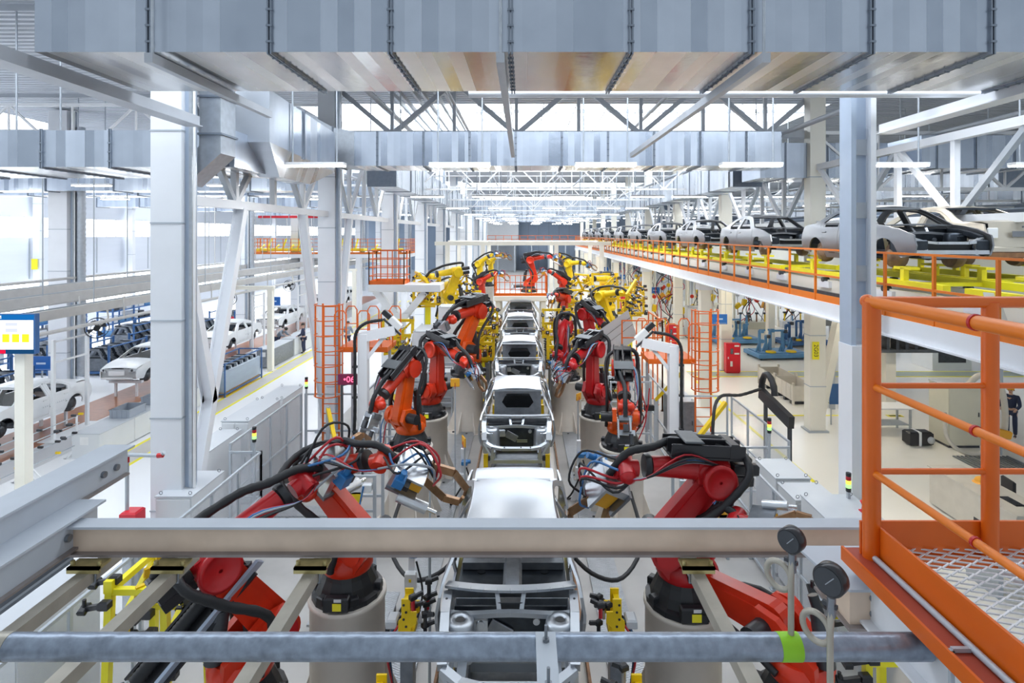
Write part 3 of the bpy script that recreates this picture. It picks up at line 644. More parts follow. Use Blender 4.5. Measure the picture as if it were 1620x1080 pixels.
SIDE_FULL = [(-2.16, .36), (-2.22, .55), (-2.16, .76), (-1.75, .89), (-1.4, .95)]+ROOFL+REAR+rocker(1)+arch(-1.38, .33, .37, 9, 0, PI)+[(-1.8, .30)]
SIDE_OPEN = [(-1.12, .35), (-1.2, .6), (-1.2, .90)]+ROOFL+REAR+rocker(0)+[(-1.02, .25)]
D_FRONT = [(-.93, .32), (-.98, .62), (-.93, .93), (-.72, 1.07), (-.5, 1.22), (-.3, 1.31), (.2, 1.355), (.27, 1.355), (.3, .9), (.28, .32)]
D_REAR = [(.37, .32), (.38, .9), (.37, 1.355), (.6, 1.345), (.82, 1.30), (1.08, 1.19), (1.28, 1.08), (1.22, .92), (1.1, .74), (.98, .6), (.9, .45), (.84, .32)]
W_FRONT = [(-.78, .955), (-.62, 1.055), (-.45, 1.17), (-.26, 1.26), (.2, 1.315), (.225, .955)]
W_REAR = [(.435, .955), (.43, 1.315), (.6, 1.305), (.8, 1.26), (1.02, 1.16), (1.16, 1.07), (1.1, .955)]
def shrink(p, d):
    cy = sum(a for a, _ in p)/len(p); cz = sum(c for _, c in p)/len(p); return [(cy+(a-cy)*(1-d), cz+(c-cz)*(1-d)) for a, c in p]
def loft(mb, rows, m, smooth=True, th=.02):
    n = len(rows[0]); K = len(rows); vs = [p for r in rows for p in r]; o = len(vs)
    fs = [(k*n+i, k*n+i+1, (k+1)*n+i+1, (k+1)*n+i) for k in range(K-1) for i in range(n-1)]
    mb.add(vs+[(p[0], p[1], p[2]-th) for p in vs], fs+[tuple(i+o for i in f[::-1]) for f in fs], m, smooth)
    ring = list(range(n))+[k*n+n-1 for k in range(1, K)]+[(K-1)*n+i for i in range(n-2, -1, -1)]+[k*n for k in range(K-2, 0, -1)]
    mb.add(vs+[(p[0], p[1], p[2]-th) for p in vs], [(ring[i], ring[(i+1) % len(ring)], ring[(i+1) % len(ring)]+o, ring[i]+o) for i in range(len(ring))], m, False)
def crown_rows(prof, wf, crown, n=12): return [[((2*i/n-1)*wf(y, z), y, z+crown*(1-(2*i/n-1)**2)) for i in range(n+1)] for y, z in prof]
def make_car(kind, label, group):
    """kind: 'line' (no doors, no wings), 'raised' (silver, no bonnet), 'white' (complete white body), 'tail' champagne"""
    t = thing('bare_sedan', label, 'car', (0, 0, 0), 0, group)
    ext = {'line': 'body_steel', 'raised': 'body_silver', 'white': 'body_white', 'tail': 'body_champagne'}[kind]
    inn = 'body_dark' if kind != 'line' else 'mid_metal'  # line bodies: inner metal darkened in colour to stand for cabin shade
    full = kind != 'line'
    for sg in (-1, 1):
        b = MB(); side_panel(b, SIDE_FULL if full else SIDE_OPEN, [D_FRONT, D_REAR], ext, sg); b.build('body_side', t)
        if full:
            for d, wn in ((D_FRONT, W_FRONT), (D_REAR, W_REAR)):
                b = MB(); side_panel(b, shrink(d, .018), [wn], ext, sg, .05, .002); o = b.build('door', t)
                hy = .12 if d is D_FRONT else 1.0
                b = MB(); b.box((sg*(wcar(.83, hy)+.012), hy, .83), (.03, .17, .028), ext, None, .008); b.build('door_handle', o)
    # roof
    b = MB(); roofp = [p for p in ROOFL if -.4 <= p[0] <= .9]
    loft(b, crown_rows(roofp, lambda y, z: wcar(z, y)-.01, .05), ext); b.build('roof', t)
    b = MB(); b.box((0, -.37, 1.355), (1.16, .07, .04), ext); b.box((0, .87, 1.36), (1.12, .07, .04), inn); b.box((0, .33, 1.39), (1.1, .08, .03), inn); b.build('roof_bow', t)
    # floor, tunnel, bulkheads
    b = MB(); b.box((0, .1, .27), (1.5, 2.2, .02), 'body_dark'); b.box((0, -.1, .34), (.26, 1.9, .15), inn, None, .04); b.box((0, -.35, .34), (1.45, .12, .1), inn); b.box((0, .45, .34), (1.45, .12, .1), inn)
    for x in (-.45, .45):
        for y in (-.7, 0, .35): b.cyl((x, y, .285), (x, y, .292), .06, 'black', n=10)
    b.build('floor_pan', t)
    b = MB(); R = Matrix.Rotation(-.28, 3, 'X'); outer = [(-.62, -.38), (.62, -.38), (.62, .34), (-.62, .34)]; hole = [(-.42, -.02), (-.3, .2), (.3, .2), (.42, -.02), (.3, -.16), (-.3, -.16)]
    bm_v = [Vector((a, 0, c)) for a, c in outer+hole]; tri = tessellate_polygon([[Vector((a, c, 0)) for a, c in outer], [Vector((a, c, 0)) for a, c in hole]])
    pos = [Vector((0, 1.0, .68))+R @ p for p in bm_v]; pos2 = [p+Vector((0, .03, 0)) for p in pos]
    b.add(pos+pos2, [tuple(q) for q in tri]+[tuple(i+10 for i in q) for q in tri]+[(i, (i+1) % 4, (i+1) % 4+10, i+10) for i in range(4)]+[(4+i, 4+(i+1) % 6, 14+(i+1) % 6, 14+i) for i in range(6)], inn)
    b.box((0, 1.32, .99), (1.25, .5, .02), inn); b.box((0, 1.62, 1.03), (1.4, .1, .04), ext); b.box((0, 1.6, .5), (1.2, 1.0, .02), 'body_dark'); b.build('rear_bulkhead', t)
    if kind != 'line' or True:
        b = MB(); loft(b, crown_rows([(1.62, 1.045), (1.8, 1.06), (2.0, 1.055), (2.17, 1.02)], lambda y, z: .66, .02, 8), ext)
        loft(b, [[((i/8*2-1)*.66, 2.17+.1*(k/4)*(1-.35*abs(i/4-1)), 1.02-.5*k/4) for i in range(9)] for k in range(5)], ext); b.build('boot_lid', t)
        b = MB(); b.box((0, 2.22, .45), (1.45, .1, .14), ext, None, .03); b.build('rear_beam', t)
        if kind == 'tail':
            for sg in (-1, 1):
                b = MB(); b.box((sg*.62, 2.24, .8), (.2, .04, .22), 'white_paint', None, .012); b.build('tail_lamp_recess', t)
            b = MB(); b.box((0, 2.29, .78), (.5, .012, .12), 'body_silver'); b.cyl((0, 2.25, .93), (0, 2.29, .93), .02, 'mid_metal'); b.box((0, 2.25, .34), (1.5, .1, .1), 'rust'); b.build('rear_apron', t)
    # scuttle, dash cross beam, fire wall
    b = MB(); pts = [(x, -1.03-.14*(1-(x/.76)**2), .955+.03*(1-(x/.76)**2)) for x in [-.76+i*.076*2 for i in range(11)]]
    for p, q in zip(pts, pts[1:]): b.bar(p, q, .11, .03, ext)
    b.box((0, -1.0, .84), (1.5, .05, .1), inn); b.box((0, -1.19, .82), (.3, .1, .1), 'dark_metal')
    for x in (-.16, .16): b.bar((x, -1.16, .95), (x*.8, -1.28, .8), .05, .02, ext)
    b.build('scuttle', t)
    b = MB(); pts = [(x, -1.28-.05*(1-(x/.74)**2), .79+.02*math.cos(x*5)) for x in [-.74+i*.148 for i in range(11)]]
    for p, q in zip(pts, pts[1:]): b.bar(p, q, .07, .05, ext)
    b.build('dash_crossmember', t)
    b = MB(); b.box((0, -1.2, .56), (1.3, .025, .5), 'body_dark'); b.box((-.34, -1.24, .62), (.16, .06, .16), 'body_stamp', None, .02); b.cyl((-.34, -1.27, .64), (-.34, -1.3, .64), .05, 'silver'); b.box((-.12, -1.24, .55), (.28, .03, .16), 'mid_metal', Matrix.Rotation(.5, 3, 'Y'), .01)
    b.cyl((.3, -1.22, .66), (.3, -1.26, .66), .04, 'silver'); b.cyl((.46, -1.22, .58), (.46, -1.25, .58), .03, 'silver')
    for z in (.42, .46): b.box((.12, -1.225, z), (.24, .02, .015), 'silver')
    b.build('fire_wall', t)
    # front rails, strut towers and radiator support
    for sg in (-1, 1):
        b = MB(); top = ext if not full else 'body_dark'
        P = [(sg*.74, -1.06, .86), (sg*.73, -1.4, .83), (sg*.70, -1.75, .77), (sg*.68, -2.0, .70)]
        for p, q in zip(P, P[1:]): b.bar(p, q, .10, .09, top)
        b.bar((sg*.52, -1.15, .42), (sg*.50, -2.08, .44), .1, .13, top); b.bar((sg*.66, -2.0, .68), (sg*.52, -2.06, .46), .12, .05, top); b.box((sg*.65, -1.9, .56), (.12, .26, .22), top, None, .03)
        o = b.build('front_rail', t)
        b = MB(); b.lathe((sg*.56, -1.42, .4), (0, 0, 1), [(.19, 0), (.18, .25), (.165, .36), (.15, .40), (.06, .405), (.055, .38)], top, 16, True, False); b.cyl((sg*.56, -1.42, .79), (sg*.56, -1.42, .8), .052, 'black'); b.box((sg*.62, -1.42, .68), (.2, .34, .16), top, None, .03); b.build('strut_tower', t)
        if not full:
            b = MB(); 
            for k in range(5): b.cyl((sg*.74, -1.2-.15*k, .885-.025*k), (sg*.74, -1.2-.15*k, .895-.025*k), .016, 'black', n=8)
            b.build('rail_hole', o)
    b = MB(); P = [(-.68, -2.0, .69), (-.5, -2.09, .62), (-.3, -2.13, .60), (.3, -2.13, .60), (.5, -2.09, .62), (.68, -2.0, .69)]
    rad = ext if kind == 'line' else ('body_stamp' if kind == 'raised' else ext)
    for p, q in zip(P, P[1:]): b.bar(p, q, .1, .05, rad)
    b.box((0, -2.1, .33), (1.1, .07, .07), rad if kind != 'raised' else 'mid_metal')
    for x in (-.5, .5): b.box((x, -2.1, .46), (.06, .06, .26), rad)
    for x in (-.25, .1, .3): b.cyl((x, -2.13, .625), (x, -2.13, .64), .014, 'black', n=8)
    b.build('radiator_support', t)
    if kind == 'raised':
        b = MB(); b.box((0, -1.62, .45), (1.0, .8, .02), 'body_dark'); b.box((0, -2.02, .48), (.95, .03, .22), 'black'); b.box((.6, -2.12, .56), (.24, .05, .2), 'body_dark', None, .02); b.box((-.6, -2.12, .56), (.24, .05, .2), 'body_dark', None, .02); b.bar((-.72, -2.14, .42), (.72, -2.14, .42), .05, .08, 'silver'); b.build('front_panel', t)
    for cy in (-1.38, 1.42) if full else ():
        for sg in (-1, 1):
            b = MB(); b.lathe((sg*.5, cy, .33), (sg, 0, 0), [(.25, 0), (.27, .1), (.25, .2), (.14, .2), (.12, .26), (.05, .27)], 'wheel_brown' if kind != 'white' else 'dark_metal', 18); b.build('wheel_hub', t)
    if kind == 'white':
        b = MB(); loft(b, crown_rows([(-2.16, .79), (-1.9, .87), (-1.6, .925), (-1.3, .965), (-1.1, .985)], lambda y, z: wcar(z, y)-.04, .045, 10), ext); b.build('bonnet', t)
        b = MB(); rows = [[((i/10*2-1)*.76, -2.26+.14*abs(i/5-1)**2+.06*(k/3)*0, .79-.42*k/3) for i in range(11)] for k in range(4)]; loft(b, rows, ext); b.box((0, -2.29, .62), (.66, .03, .2), 'white_paint', None, .01); b.box((0, -2.28, .4), (1.3, .06, .06), ext, None, .015); b.build('front_bumper', t)
        for sg in (-1, 1):
            b = MB(); b.prism([(-.16, -.07), (.12, -.05), (.2, .05), (-.02, .07)] if sg > 0 else [(.16, -.07), (.02+0, .07), (-.2, .05), (-.12, -.05)], (sg*.6, -2.2, .72), (1, .32*sg, 0), (0, .2, 1), .05, 'cabinet_top'); b.ball((sg*.6, -2.215, .725), .05, 'dark_metal', 10); b.build('headlamp', t)
        b = MB(); 
        for sg in (-1, 1): b.box((sg*.868, .5, .62), (.02, 1.05, .13), 'black'); 
        for sg in (-1, 1):
            for k in range(12): b.cyl((sg*.875, .02+.085*k, .62), (sg*.884, .02+.085*k, .62), .022, 'cabinet_top', n=8)
        b.build('side_guard', t)
    return t
# body line in the robot cell: bodies ride 1.85 m above the floor
LX = -.15; car_y = [7.8]+[14.1+6.05*k for k in range(6)]
def carrier(k, y):
    t = thing('body_carrier', 'yellow and dark carrier frame under the bare body, %s from the front' % ORD[k], 'carrier', (LX, y, 0), 0, 'carriers of the body line')
    for sg in (-1, 1): b = MB(); b.box2(sg*.66-.11, sg*.66+.11, -2.9, 2.9, 1.1, 1.45, 'mid_metal'); b.build('long_beam', t)
    for yy in (-2.75, -2.2, -.2, 1.5, 2.6): b = MB(); b.box2(-.66, .66, yy-.07, yy+.07, 1.2, 1.32, 'grey_steel'); b.build('cross_beam', t)
    for sg in (-1, 1):
        for yy in (-2.6, -1.2, .9, 2.5):
            b = MB(); b.box2(sg*.7-.05, sg*.7+.05, yy-.06, yy+.06, 1.45, 2.02, 'yellow'); b.box2(sg*.64-.1, sg*.64+.1, yy-.1, yy+.1, 1.45, 1.52, 'amber'); o = b.build('locating_post', t)
            b = MB(); b.box((sg*.62, yy, 1.92), (.14, .08, .1), 'dark_metal', None, .01); b.cyl((sg*.6, yy, 1.7), (sg*.6, yy, 1.9), .03, 'silver'); b.build('locating_clamp', o)
    b = MB(); b.box2(-.04, .04, -2.75, -1.6, 1.32, 1.4, 'yellow'); b.box2(-.3, .3, -2.3, -2.2, 1.34, 1.42, 'yellow'); b.box2(-.5, .5, 2.3, 2.6, 1.3, 1.5, 'yellow_bright'); b.build('lift_frame', t)
    b = MB(); b.box2(-.55, .55, -2.9, 2.9, .0, .95, 'dark_metal'); b.box2(-.85, .85, -2.95, 2.95, .95, 1.1, 'mid_metal'); b.build('conveyor_base', t)
    for sg in (-1, 1):
        b = MB(); b.box2(sg*.95-.14, sg*.95+.14, -3, 3, .0, .62, 'concrete_ped'); b.box2(sg*1.09-.02 if sg > 0 else sg*1.09-.02, sg*1.09+.02, -3, 3, .58, .72, 'rust'); b.build('side_kerb', t)
    return t
c0 = None; names = ['partly hidden under the cream beam, nearest of all', 'with its engine bay open, second from the front', 'third from the front, before the robots in the middle', 'fourth from the front', 'fifth, just leaving the portal', 'sixth, dark inside the portal', 'seventh, beyond the portal']
for k, y in enumerate(car_y):
    lab = 'bare car body on the line, '+names[k]
    if c0 is None: c0 = make_car('line', lab, 'bare car bodies on the robot line'); c0.location = (LX, y, 1.88)
    else: dup(c0, (LX, y, 1.88), 0, lab)
    carrier(k, y)
# raised conveyor line
rz = 6.22; r0 = None
for k in range(10):
    y = 13.35+6.5*k; lab = 'silver car without bonnet on the raised conveyor, %s from the camera' % ORD[k]
    if r0 is None: r0 = make_car('raised', lab, 'car bodies on the raised conveyor'); r0.location = (8.45, y, rz)
    else: dup(r0, (8.45, y, rz), 0, lab)
tl = make_car('tail', 'champagne car with its boot towards the camera, beside the first silver raised car', 'car bodies on the raised conveyor'); tl.location = (10.4, 14.1, rz); tl.rotation_euler = (0, 0, PI)
for k in range(5):
    dup(r0, (13.3, 17.0+6.5*k, rz), PI, 'silver car body on the far lane behind the raised conveyor, %s from the camera' % ORD[k], 'car bodies on the far raised lane')
# white finishing line
w0 = None
for k in range(6):
    y = 19.2+7*k; lab = 'white car body on the finishing line, %s from the camera' % ORD[k]
    if w0 is None: w0 = make_car('white', lab, 'white car bodies on the finishing line'); w0.location = (-17.1, y, .52)
    else: dup(w0, (-17.1, y, .52), 0, lab)
    t = thing('car_stand', 'white steel stand carrying the white car body, %s from the camera' % ORD[k], 'stand', (-17.1, y, 0), 0, 'stands of the white car bodies')
    for sx in (-1, 1):
        for yy in (-1.7, 1.5):
            b = MB(); b.box2(sx*.45-.04, sx*.45+.04, yy-.04, yy+.04, .012, .66, 'white_steel'); b.build('leg', t)
    b = MB(); b.box2(-.7, .7, -1.78, -1.62, .6, .7, 'white_steel'); b.box2(-.7, .7, 1.42, 1.58, .6, .7, 'white_steel'); b.build('support_bar', t)
# ---------------------------------------------------------------- robots
def W(px, py, Y): return Vector(((px-VX)*Y/F, Y, H-(py-VY)*Y/F))
def hose(b, pts, r, m='rubber', n=8): return b.tube(spline(pts, 5), r, m, n)
def pedestal(x, y, h, label, r=.55):
    t = thing('robot_pedestal', label, 'pedestal', (x, y, 0), 0, 'robot pedestals'); b = MB()
    b.lathe((0, 0, 0), (0, 0, 1), [(r*.96, 0), (r*.96, h-.07), (r, h-.06), (r, h-.015), (r*.985, h)], 'concrete_ped', 36); b.build('drum', t)
    for k in range(8):
        a = PI/8+k*PI/4; b = MB(); b.prism([(r*.9, .02), (r*1.42, .02), (r*1.42, .08), (r*.94, .75)], (0, 0, 0), (math.cos(a), math.sin(a), 0), (0, 0, 1), .03, 'concrete_ped'); b.build('gusset', t)
    b = MB(); b.lathe((0, 0, 0), (0, 0, 1), [(r*1.5, 0), (r*1.5, .03), (r*.9, .03)], 'concrete_ped', 8, False)
    for k in range(8):
        a = k*PI/4; b.cyl((r*1.25*math.cos(a), r*1.25*math.sin(a), .03), (r*1.25*math.cos(a), r*1.25*math.sin(a), .06), .04, 'black', n=6)
    b.build('foot_plate', t); return t
def weld_gun(t, Fp, d, u, y, big=1., col='copper'):
    """spot welding gun on the flange: bracket, amber transformer, throat arms, hoses"""
    b = MB(); R = Matrix((d, y, u)).transposed()
    P = lambda a, s, c: Fp+d*(a*big)+y*(s*big)+u*(c*big)
    b.box(P(.06, 0, 0), (.08*big, .3*big, .26*big), 'silver', R, .01); b.box(P(.17, .0, .12), (.3*big, .34*big, .03*big), 'silver', R); b.box(P(.17, 0, -.12), (.3*big, .34*big, .03*big), 'mid_metal', R)
    for s_ in (-.1, .1):
        for c in (-.05, .06): b.cyl(P(.1, s_, c), P(.112, s_, c), .02*big, 'black', n=8)
    o = b.build('gun_bracket', t)
    b = MB(); b.box(P(.2, .0, .0), (.26*big, .2*big, .2*big), 'amber', R, .015); b.box(P(.2, 0, .11), (.2*big, .14*big, .03*big), 'yellow', R); b.build('transformer', t)
    b = MB(); b.bar(P(.3, .08, .1), P(.55, .08, .16), .05*big, .07*big, col); b.bar(P(.55, .08, .16), P(.74, .08, .02), .05*big, .06*big, col); b.cyl(P(.74, .08, .03), P(.76, .08, -.07), .018*big, 'copper', n=8)
    b.bar(P(.3, .08, -.1), P(.6, .08, -.24), .05*big, .07*big, col); b.bar(P(.6, .08, -.24), P(.76, .08, -.2), .05*big, .06*big, col); b.cyl(P(.76, .08, -.2), P(.76, .08, -.11), .018*big, 'copper', n=8); b.build('gun_arm', t)
    b = MB(); b.cyl(P(.16, -.16, -.16), P(.46, -.16, -.16), .055*big, 'silver', n=12); b.cyl(P(.46, -.16, -.16), P(.56, -.16, -.16), .02*big, 'chrome', n=8); b.build('cylinder', t)
    b = MB(); b.box(P(.1, -.2, .1), (.1*big, .1*big, .12*big), 'blue_valve', R, .01); b.cyl(P(.1, -.2, .16), P(.1, -.2, .24), .03*big, 'blue_valve', n=8); b.box(P(.18, -.2, .08), (.05*big, .08*big, .06*big), 'black', R); b.build('valve_block', t)
    b = MB(); cs = ['cable_red', 'cable_blue', 'rubber', 'cable_grey', 'cable_red', 'rubber', 'rubber']
    for k in range(7):
        a = random.uniform(-.15, .15); q = random.uniform(-.16, .16)
        hose(b, [P(-.12, .12*math.cos(k), .12*math.sin(k)), P(.05+a*.5, .22*math.cos(k+1), .2+a), P(.25+a, q, .2+abs(a)), P(.42, q*.5, .05)], .011*big, cs[k], 6)
    b.build('hose_bundle', t)
def gripper(t, Fp, d, u, y, big=1., col='yellow', seed=1):
    """frame gripper: welded yellow frame with many black and steel clamps"""
    rnd = random.Random(seed); R = Matrix((d, y, u)).transposed(); P = lambda a, s, c: Fp+d*(a*big)+y*(s*big)+u*(c*big)
    b = MB(); b.box(P(.08, 0, 0), (.1*big, .4*big, .4*big), col, R, .012)
    for s_ in (-.5, .5): b.bar(P(.16, s_, -.55), P(.16, s_, .55), .09*big, .09*big, col)
    for c in (-.5, 0, .5): b.bar(P(.16, -.55, c), P(.16, .55, c), .09*big, .09*big, col)
    b.bar(P(.16, -.5, -.5), P(.16, .5, .5), .06*big, .06*big, col); b.build('gripper_frame', t)
    for k in range(12):
        s_ = rnd.choice((-.52, .52, -.2, .25)); c = rnd.uniform(-.6, .6); b = MB(); L = rnd.uniform(.12, .3)
        b.bar(P(.2, s_, c), P(.2+L, s_+rnd.uniform(-.1, .1), c+rnd.uniform(-.1, .1)), .06*big, .07*big, rnd.choice((col, col, 'dark_metal'))); e = P(.24+L, s_, c); b.box(e, (.09*big, .12*big, .1*big), rnd.choice(('black', 'dark_metal', 'copper', 'mid_metal')), R, .01); b.cyl(e, e+d*.14*big, .022*big, rnd.choice(('silver', 'black')), n=8)
        b.build('clamp', t)
    b = MB()
    for k in range(10):
        a = rnd.uniform(-.5, .5); c = rnd.uniform(-.5, .5); hose(b, [P(-.05, 0, 0), P(.0, a*.5, c*.5+.1), P(.12, a, c), P(.25, a+.1, c)], .012*big, rnd.choice(('rubber', 'cable_red', 'cable_grey', 'rubber')), 5)
    b.build('hose_bundle', t)
def panel_gripper(t, Fp, d, u, y):
    P = lambda a, s, c: Fp+d*a+y*s+u*c; R = Matrix((d, y, u)).transposed()
    b = MB(); b.bar(P(.1, -.8, .15), P(.1, .8, .15), .1, .1, 'yellow'); b.bar(P(.1, -.7, -.35), P(.1, .7, -.35), .07, .07, 'yellow')
    for s_ in (-.7, 0, .7): b.bar(P(.1, s_, .2), P(.1, s_, -.6), .07, .07, 'yellow')
    b.build('gripper_frame', t)
    for k in range(8):
        b = MB(); s_ = -.7+.2*k; b.bar(P(.1, s_, -.55), P(.24, s_, -.6), .05, .06, 'dark_metal'); b.cyl(P(.1, s_, -.62), P(.26, s_, -.62), .03, 'blue_valve' if k % 3 == 0 else 'black', n=8); b.build('clamp', t)
    b = MB(); rows = [[P(.30+.05*math.sin(j*.9), -.85+1.7*i/6, -.75+1.5*j/6) for i in range(7)] for j in range(7)]; n = 7
    vs = [p for r in rows for p in r]; b.add(vs+[p+d*.02 for p in vs], [(k*n+i, k*n+i+1, (k+1)*n+i+1, (k+1)*n+i) for k in range(6) for i in range(6)]+[(k*n+i+49, (k+1)*n+i+49, (k+1)*n+i+50, k*n+i+50) for k in range(6) for i in range(6)], 'cabinet_top', True)
    for j in (1.5, 3, 4.5): b.bar(P(.34, -.84, -.75+.25*j), P(.34, .84, -.75+.25*j+.04), .012, .012, 'dark_metal')
    return b.build('sheet_panel', None)
def robot(label, pos, target, col='robot_red', s=1., tool='gun', tilt=-.9, twist=0., housing=True, seed=0, flip=1, group='red welding robots', name='welding_robot', detail=2, limb2=None, elbow=1, gun=1.):
    """six axis arm: black base, slewing turret, lower arm, elbow, forearm with motors, wrist, dress pack and tool; reaches its wrist to `target`"""
    pos = Vector(pos); target = Vector(target); rel = target-pos; yaw = math.atan2(rel.y, rel.x)
    t = thing(name, label, 'robot', pos, yaw, group); col2 = limb2 or col
    ra = math.hypot(rel.x, rel.y); a2 = Vector((.32*s, 0, .80*s)); L1 = 1.15*s; L2 = 1.2*s
    dx = ra-a2.x; dz = rel.z-a2.z; D = max(.35*s, min(math.hypot(dx, dz), (L1+L2)*.985)); base = math.atan2(dz, dx)
    ca = (L1*L1+D*D-L2*L2)/(2*L1*D); a = base+elbow*math.acos(max(-1, min(1, ca)))
    d1 = Vector((math.cos(a), 0, math.sin(a))); a3 = a2+d1*L1; wr = a2+Vector((math.cos(base), 0, math.sin(base)))*D; d2 = (wr-a3).normalized(); u2 = Vector((0, 1, 0)).cross(d2)*-1
    if u2.z < 0 and abs(d2.z) < .9: u2 = -u2
    Yv = Vector((0, 1, 0)); fl = flip
    b = MB(); b.lathe((0, 0, 0), (0, 0, 1), [(.50*s, 0), (.50*s, .07*s), (.44*s, .09*s), (.40*s, .20*s), (.35*s, .30*s), (.33*s, .36*s)], 'black', 8 if detail < 2 else 16, False)
    for k in range(6):
        q = k*PI/3+.3; b.box((.42*s*math.cos(q), .42*s*math.sin(q), .1*s), (.16*s, .12*s, .12*s), 'black', Matrix.Rotation(q, 3, 'Z'), .015)
    o = b.build('base', t)
    if detail > 1:
        rb = Matrix.Rotation(-yaw, 3, 'Z'); b = MB()
        b.box(rb @ Vector((0, -.5*s, .13*s)), (.34*s, .12*s, .2*s), 'black', rb, .02); b.build('connection_box', o)
        b = MB(); b.box(rb @ Vector((0.02, -.565*s, .12*s)), (.12*s, .006, .1*s), 'yellow_bright', rb); b.build('warning_label', o)
        b = MB(); b.box(rb @ Vector((0.03, -.565*s, .21*s)), (.1*s, .006, .04*s), 'cabinet', rb); b.build('type_plate', o)
    b = MB(); b.lathe((0, 0, .36*s), (0, 0, 1), [(.34*s, 0), (.36*s, .04*s), (.36*s, .14*s), (.30*s, .22*s)], col2, 22)
    for sy in (-.17, .17):
        b.prism([(-.3*s, .42*s), (.28*s, .42*s), (a2.x+.2*s, a2.z-.05*s), (a2.x+.1*s, a2.z+.2*s), (a2.x-.16*s, a2.z+.17*s), (-.28*s, .66*s)], (0, sy*s*1.15, 0), (1, 0, 0), (0, 0, 1), .1*s, col2)
    b.build('turret', t)
    b = MB(); b.cyl((a2.x, -.36*s*fl, a2.z), (a2.x, -.24*s*fl, a2.z), .21*s, col2, n=22); b.cyl((a2.x, -.40*s*fl, a2.z), (a2.x, -.36*s*fl, a2.z), .16*s, col, n=22); b.build('shoulder_cover', t); b = MB(); b.cyl((a2.x, .24*s*fl, a2.z), (a2.x, .52*s*fl, a2.z), .12*s, 'black', n=14); b.build('shoulder_motor', t)
    b = MB(); b.cyl((-.3*s, .0, .62*s), (-.22*s, 0, 1.18*s), .10*s, 'dark_metal', n=14); b.cyl((-.22*s, 0, 1.16*s), (-.15*s, 0, 1.34*s), .06*s, 'black', n=10); b.build('slew_motor', t)
    b = MB(); b.link(a2, a3, .22*s, .17*s, Yv, .20*s, col2, 10); b.link(a2+d1*.2*s, a3-d1*.14*s, .12*s, .10*s, Yv, .235*s, col2, 8); b.build('lower_arm', t)
    b = MB(); b.cyl(a3-Yv*.25*s, a3+Yv*.25*s, .21*s, col, n=24); b.lathe(a3-Yv*.25*s*fl, -Yv*fl, [(.23*s, 0), (.23*s, .05*s), (.19*s, .06*s), (.17*s, .03*s), (.02*s, .03*s)], col, 24, True, False); b.box(a3+d2*.05*s+u2*.06*s, (.42*s, .34*s, .36*s), col, Matrix((d2, Yv, u2)).transposed(), .05*s); b.build('elbow_housing', t)
    b = MB(); b.lathe(a3-d2*.2*s+u2*.08*s, d2, [(.13*s, 0), (.19*s, .06*s), (.19*s, .4*s), (.15*s, .5*s), (.135*s, .92*s), (.13*s, 1.06*s)], col, 20); b.lathe(a3+d2*.88*s+u2*.08*s, d2, [(.15*s, 0), (.16*s, .03*s), (.15*s, .08*s)], 'black', 18); b.build('forearm', t)
    for k, (yy, zz) in enumerate(((-.13, .14), (.13, .14), (0, -.06))):
        b = MB(); p = a3-d2*.2*s+Yv*yy*s+u2*zz*s; b.box(p-d2*.18*s, (.34*s, .13*s, .15*s), 'plastic_black', Matrix((d2, Yv, u2)).transposed(), .02*s); b.build('axis_motor', t)
    wp = wr+u2*.04*s; d3 = (d2*math.cos(tilt)+u2*math.sin(tilt)); q = Matrix.Rotation(twist, 3, d2); d3 = q @ d3; y3 = q @ Yv; u3 = d3.cross(y3)
    b = MB(); b.cyl(wp-y3*.15*s, wp+y3*.15*s, .115*s, col, n=18); b.cyl(wp-d2*.16*s, wp, .11*s, col, n=16); b.lathe(wp, d3, [(.1*s, 0), (.1*s, .1*s), (.085*s, .12*s), (.085*s, .18*s)], col, 16); b.lathe(wp+y3*.15*s, y3, [(.11*s, 0), (.09*s, .05*s), (.05*s, .07*s)], col, 14); b.build('wrist', t)
    Fp = wp+d3*.18*s
    # dress pack
    if housing:
        b = MB(); R2 = Matrix((d2, Yv, u2)).transposed(); c = a3+d2*.16*s+u2*.38*s
        b.box(c+Yv*.0, (1.0*s, .05*s, .2*s), 'plastic_black', R2 ,.01); b.box(c-u2*.1*s, (1.0*s, .42*s, .04*s), 'plastic_black', R2, .01); b.box(c+Yv*.2*s, (1.0*s, .03*s, .16*s), 'plastic_black', R2, .01); b.box(c-Yv*.2*s, (1.0*s, .03*s, .16*s), 'plastic_black', R2, .01); b.box(c+u2*.11*s+d2*.2*s, (.26*s, .46*s, .03*s), 'hoist_dark', R2, .01); b.box(c-d2*.36*s, (.14*s, .44*s, .2*s), 'plastic_black', R2, .02); b.build('dress_pack_tray', t)
    b = MB(); hp = a3+u2*.42*s+Yv*.1*s*fl
    b.tube(spline([a2+Vector((-.3*s, -.42*s*fl, -.3*s)), a2+d1*.3*s-Yv*.42*s*fl, a2+d1*.9*s-Yv*.4*s*fl-d2*.2*s, a3-Yv*.33*s*fl-d2*.35*s+u2*.2*s, hp-d2*.2*s, hp+d2*.5*s, wp-d2*.35*s+u2*.3*s, wp+u2*.2*s, Fp+u3*.12*s+d3*.05*s], 7), .055*s, 'rubber', 10, rib=1 if detail > 1 else 0)
    b.build('cable_hose', t)
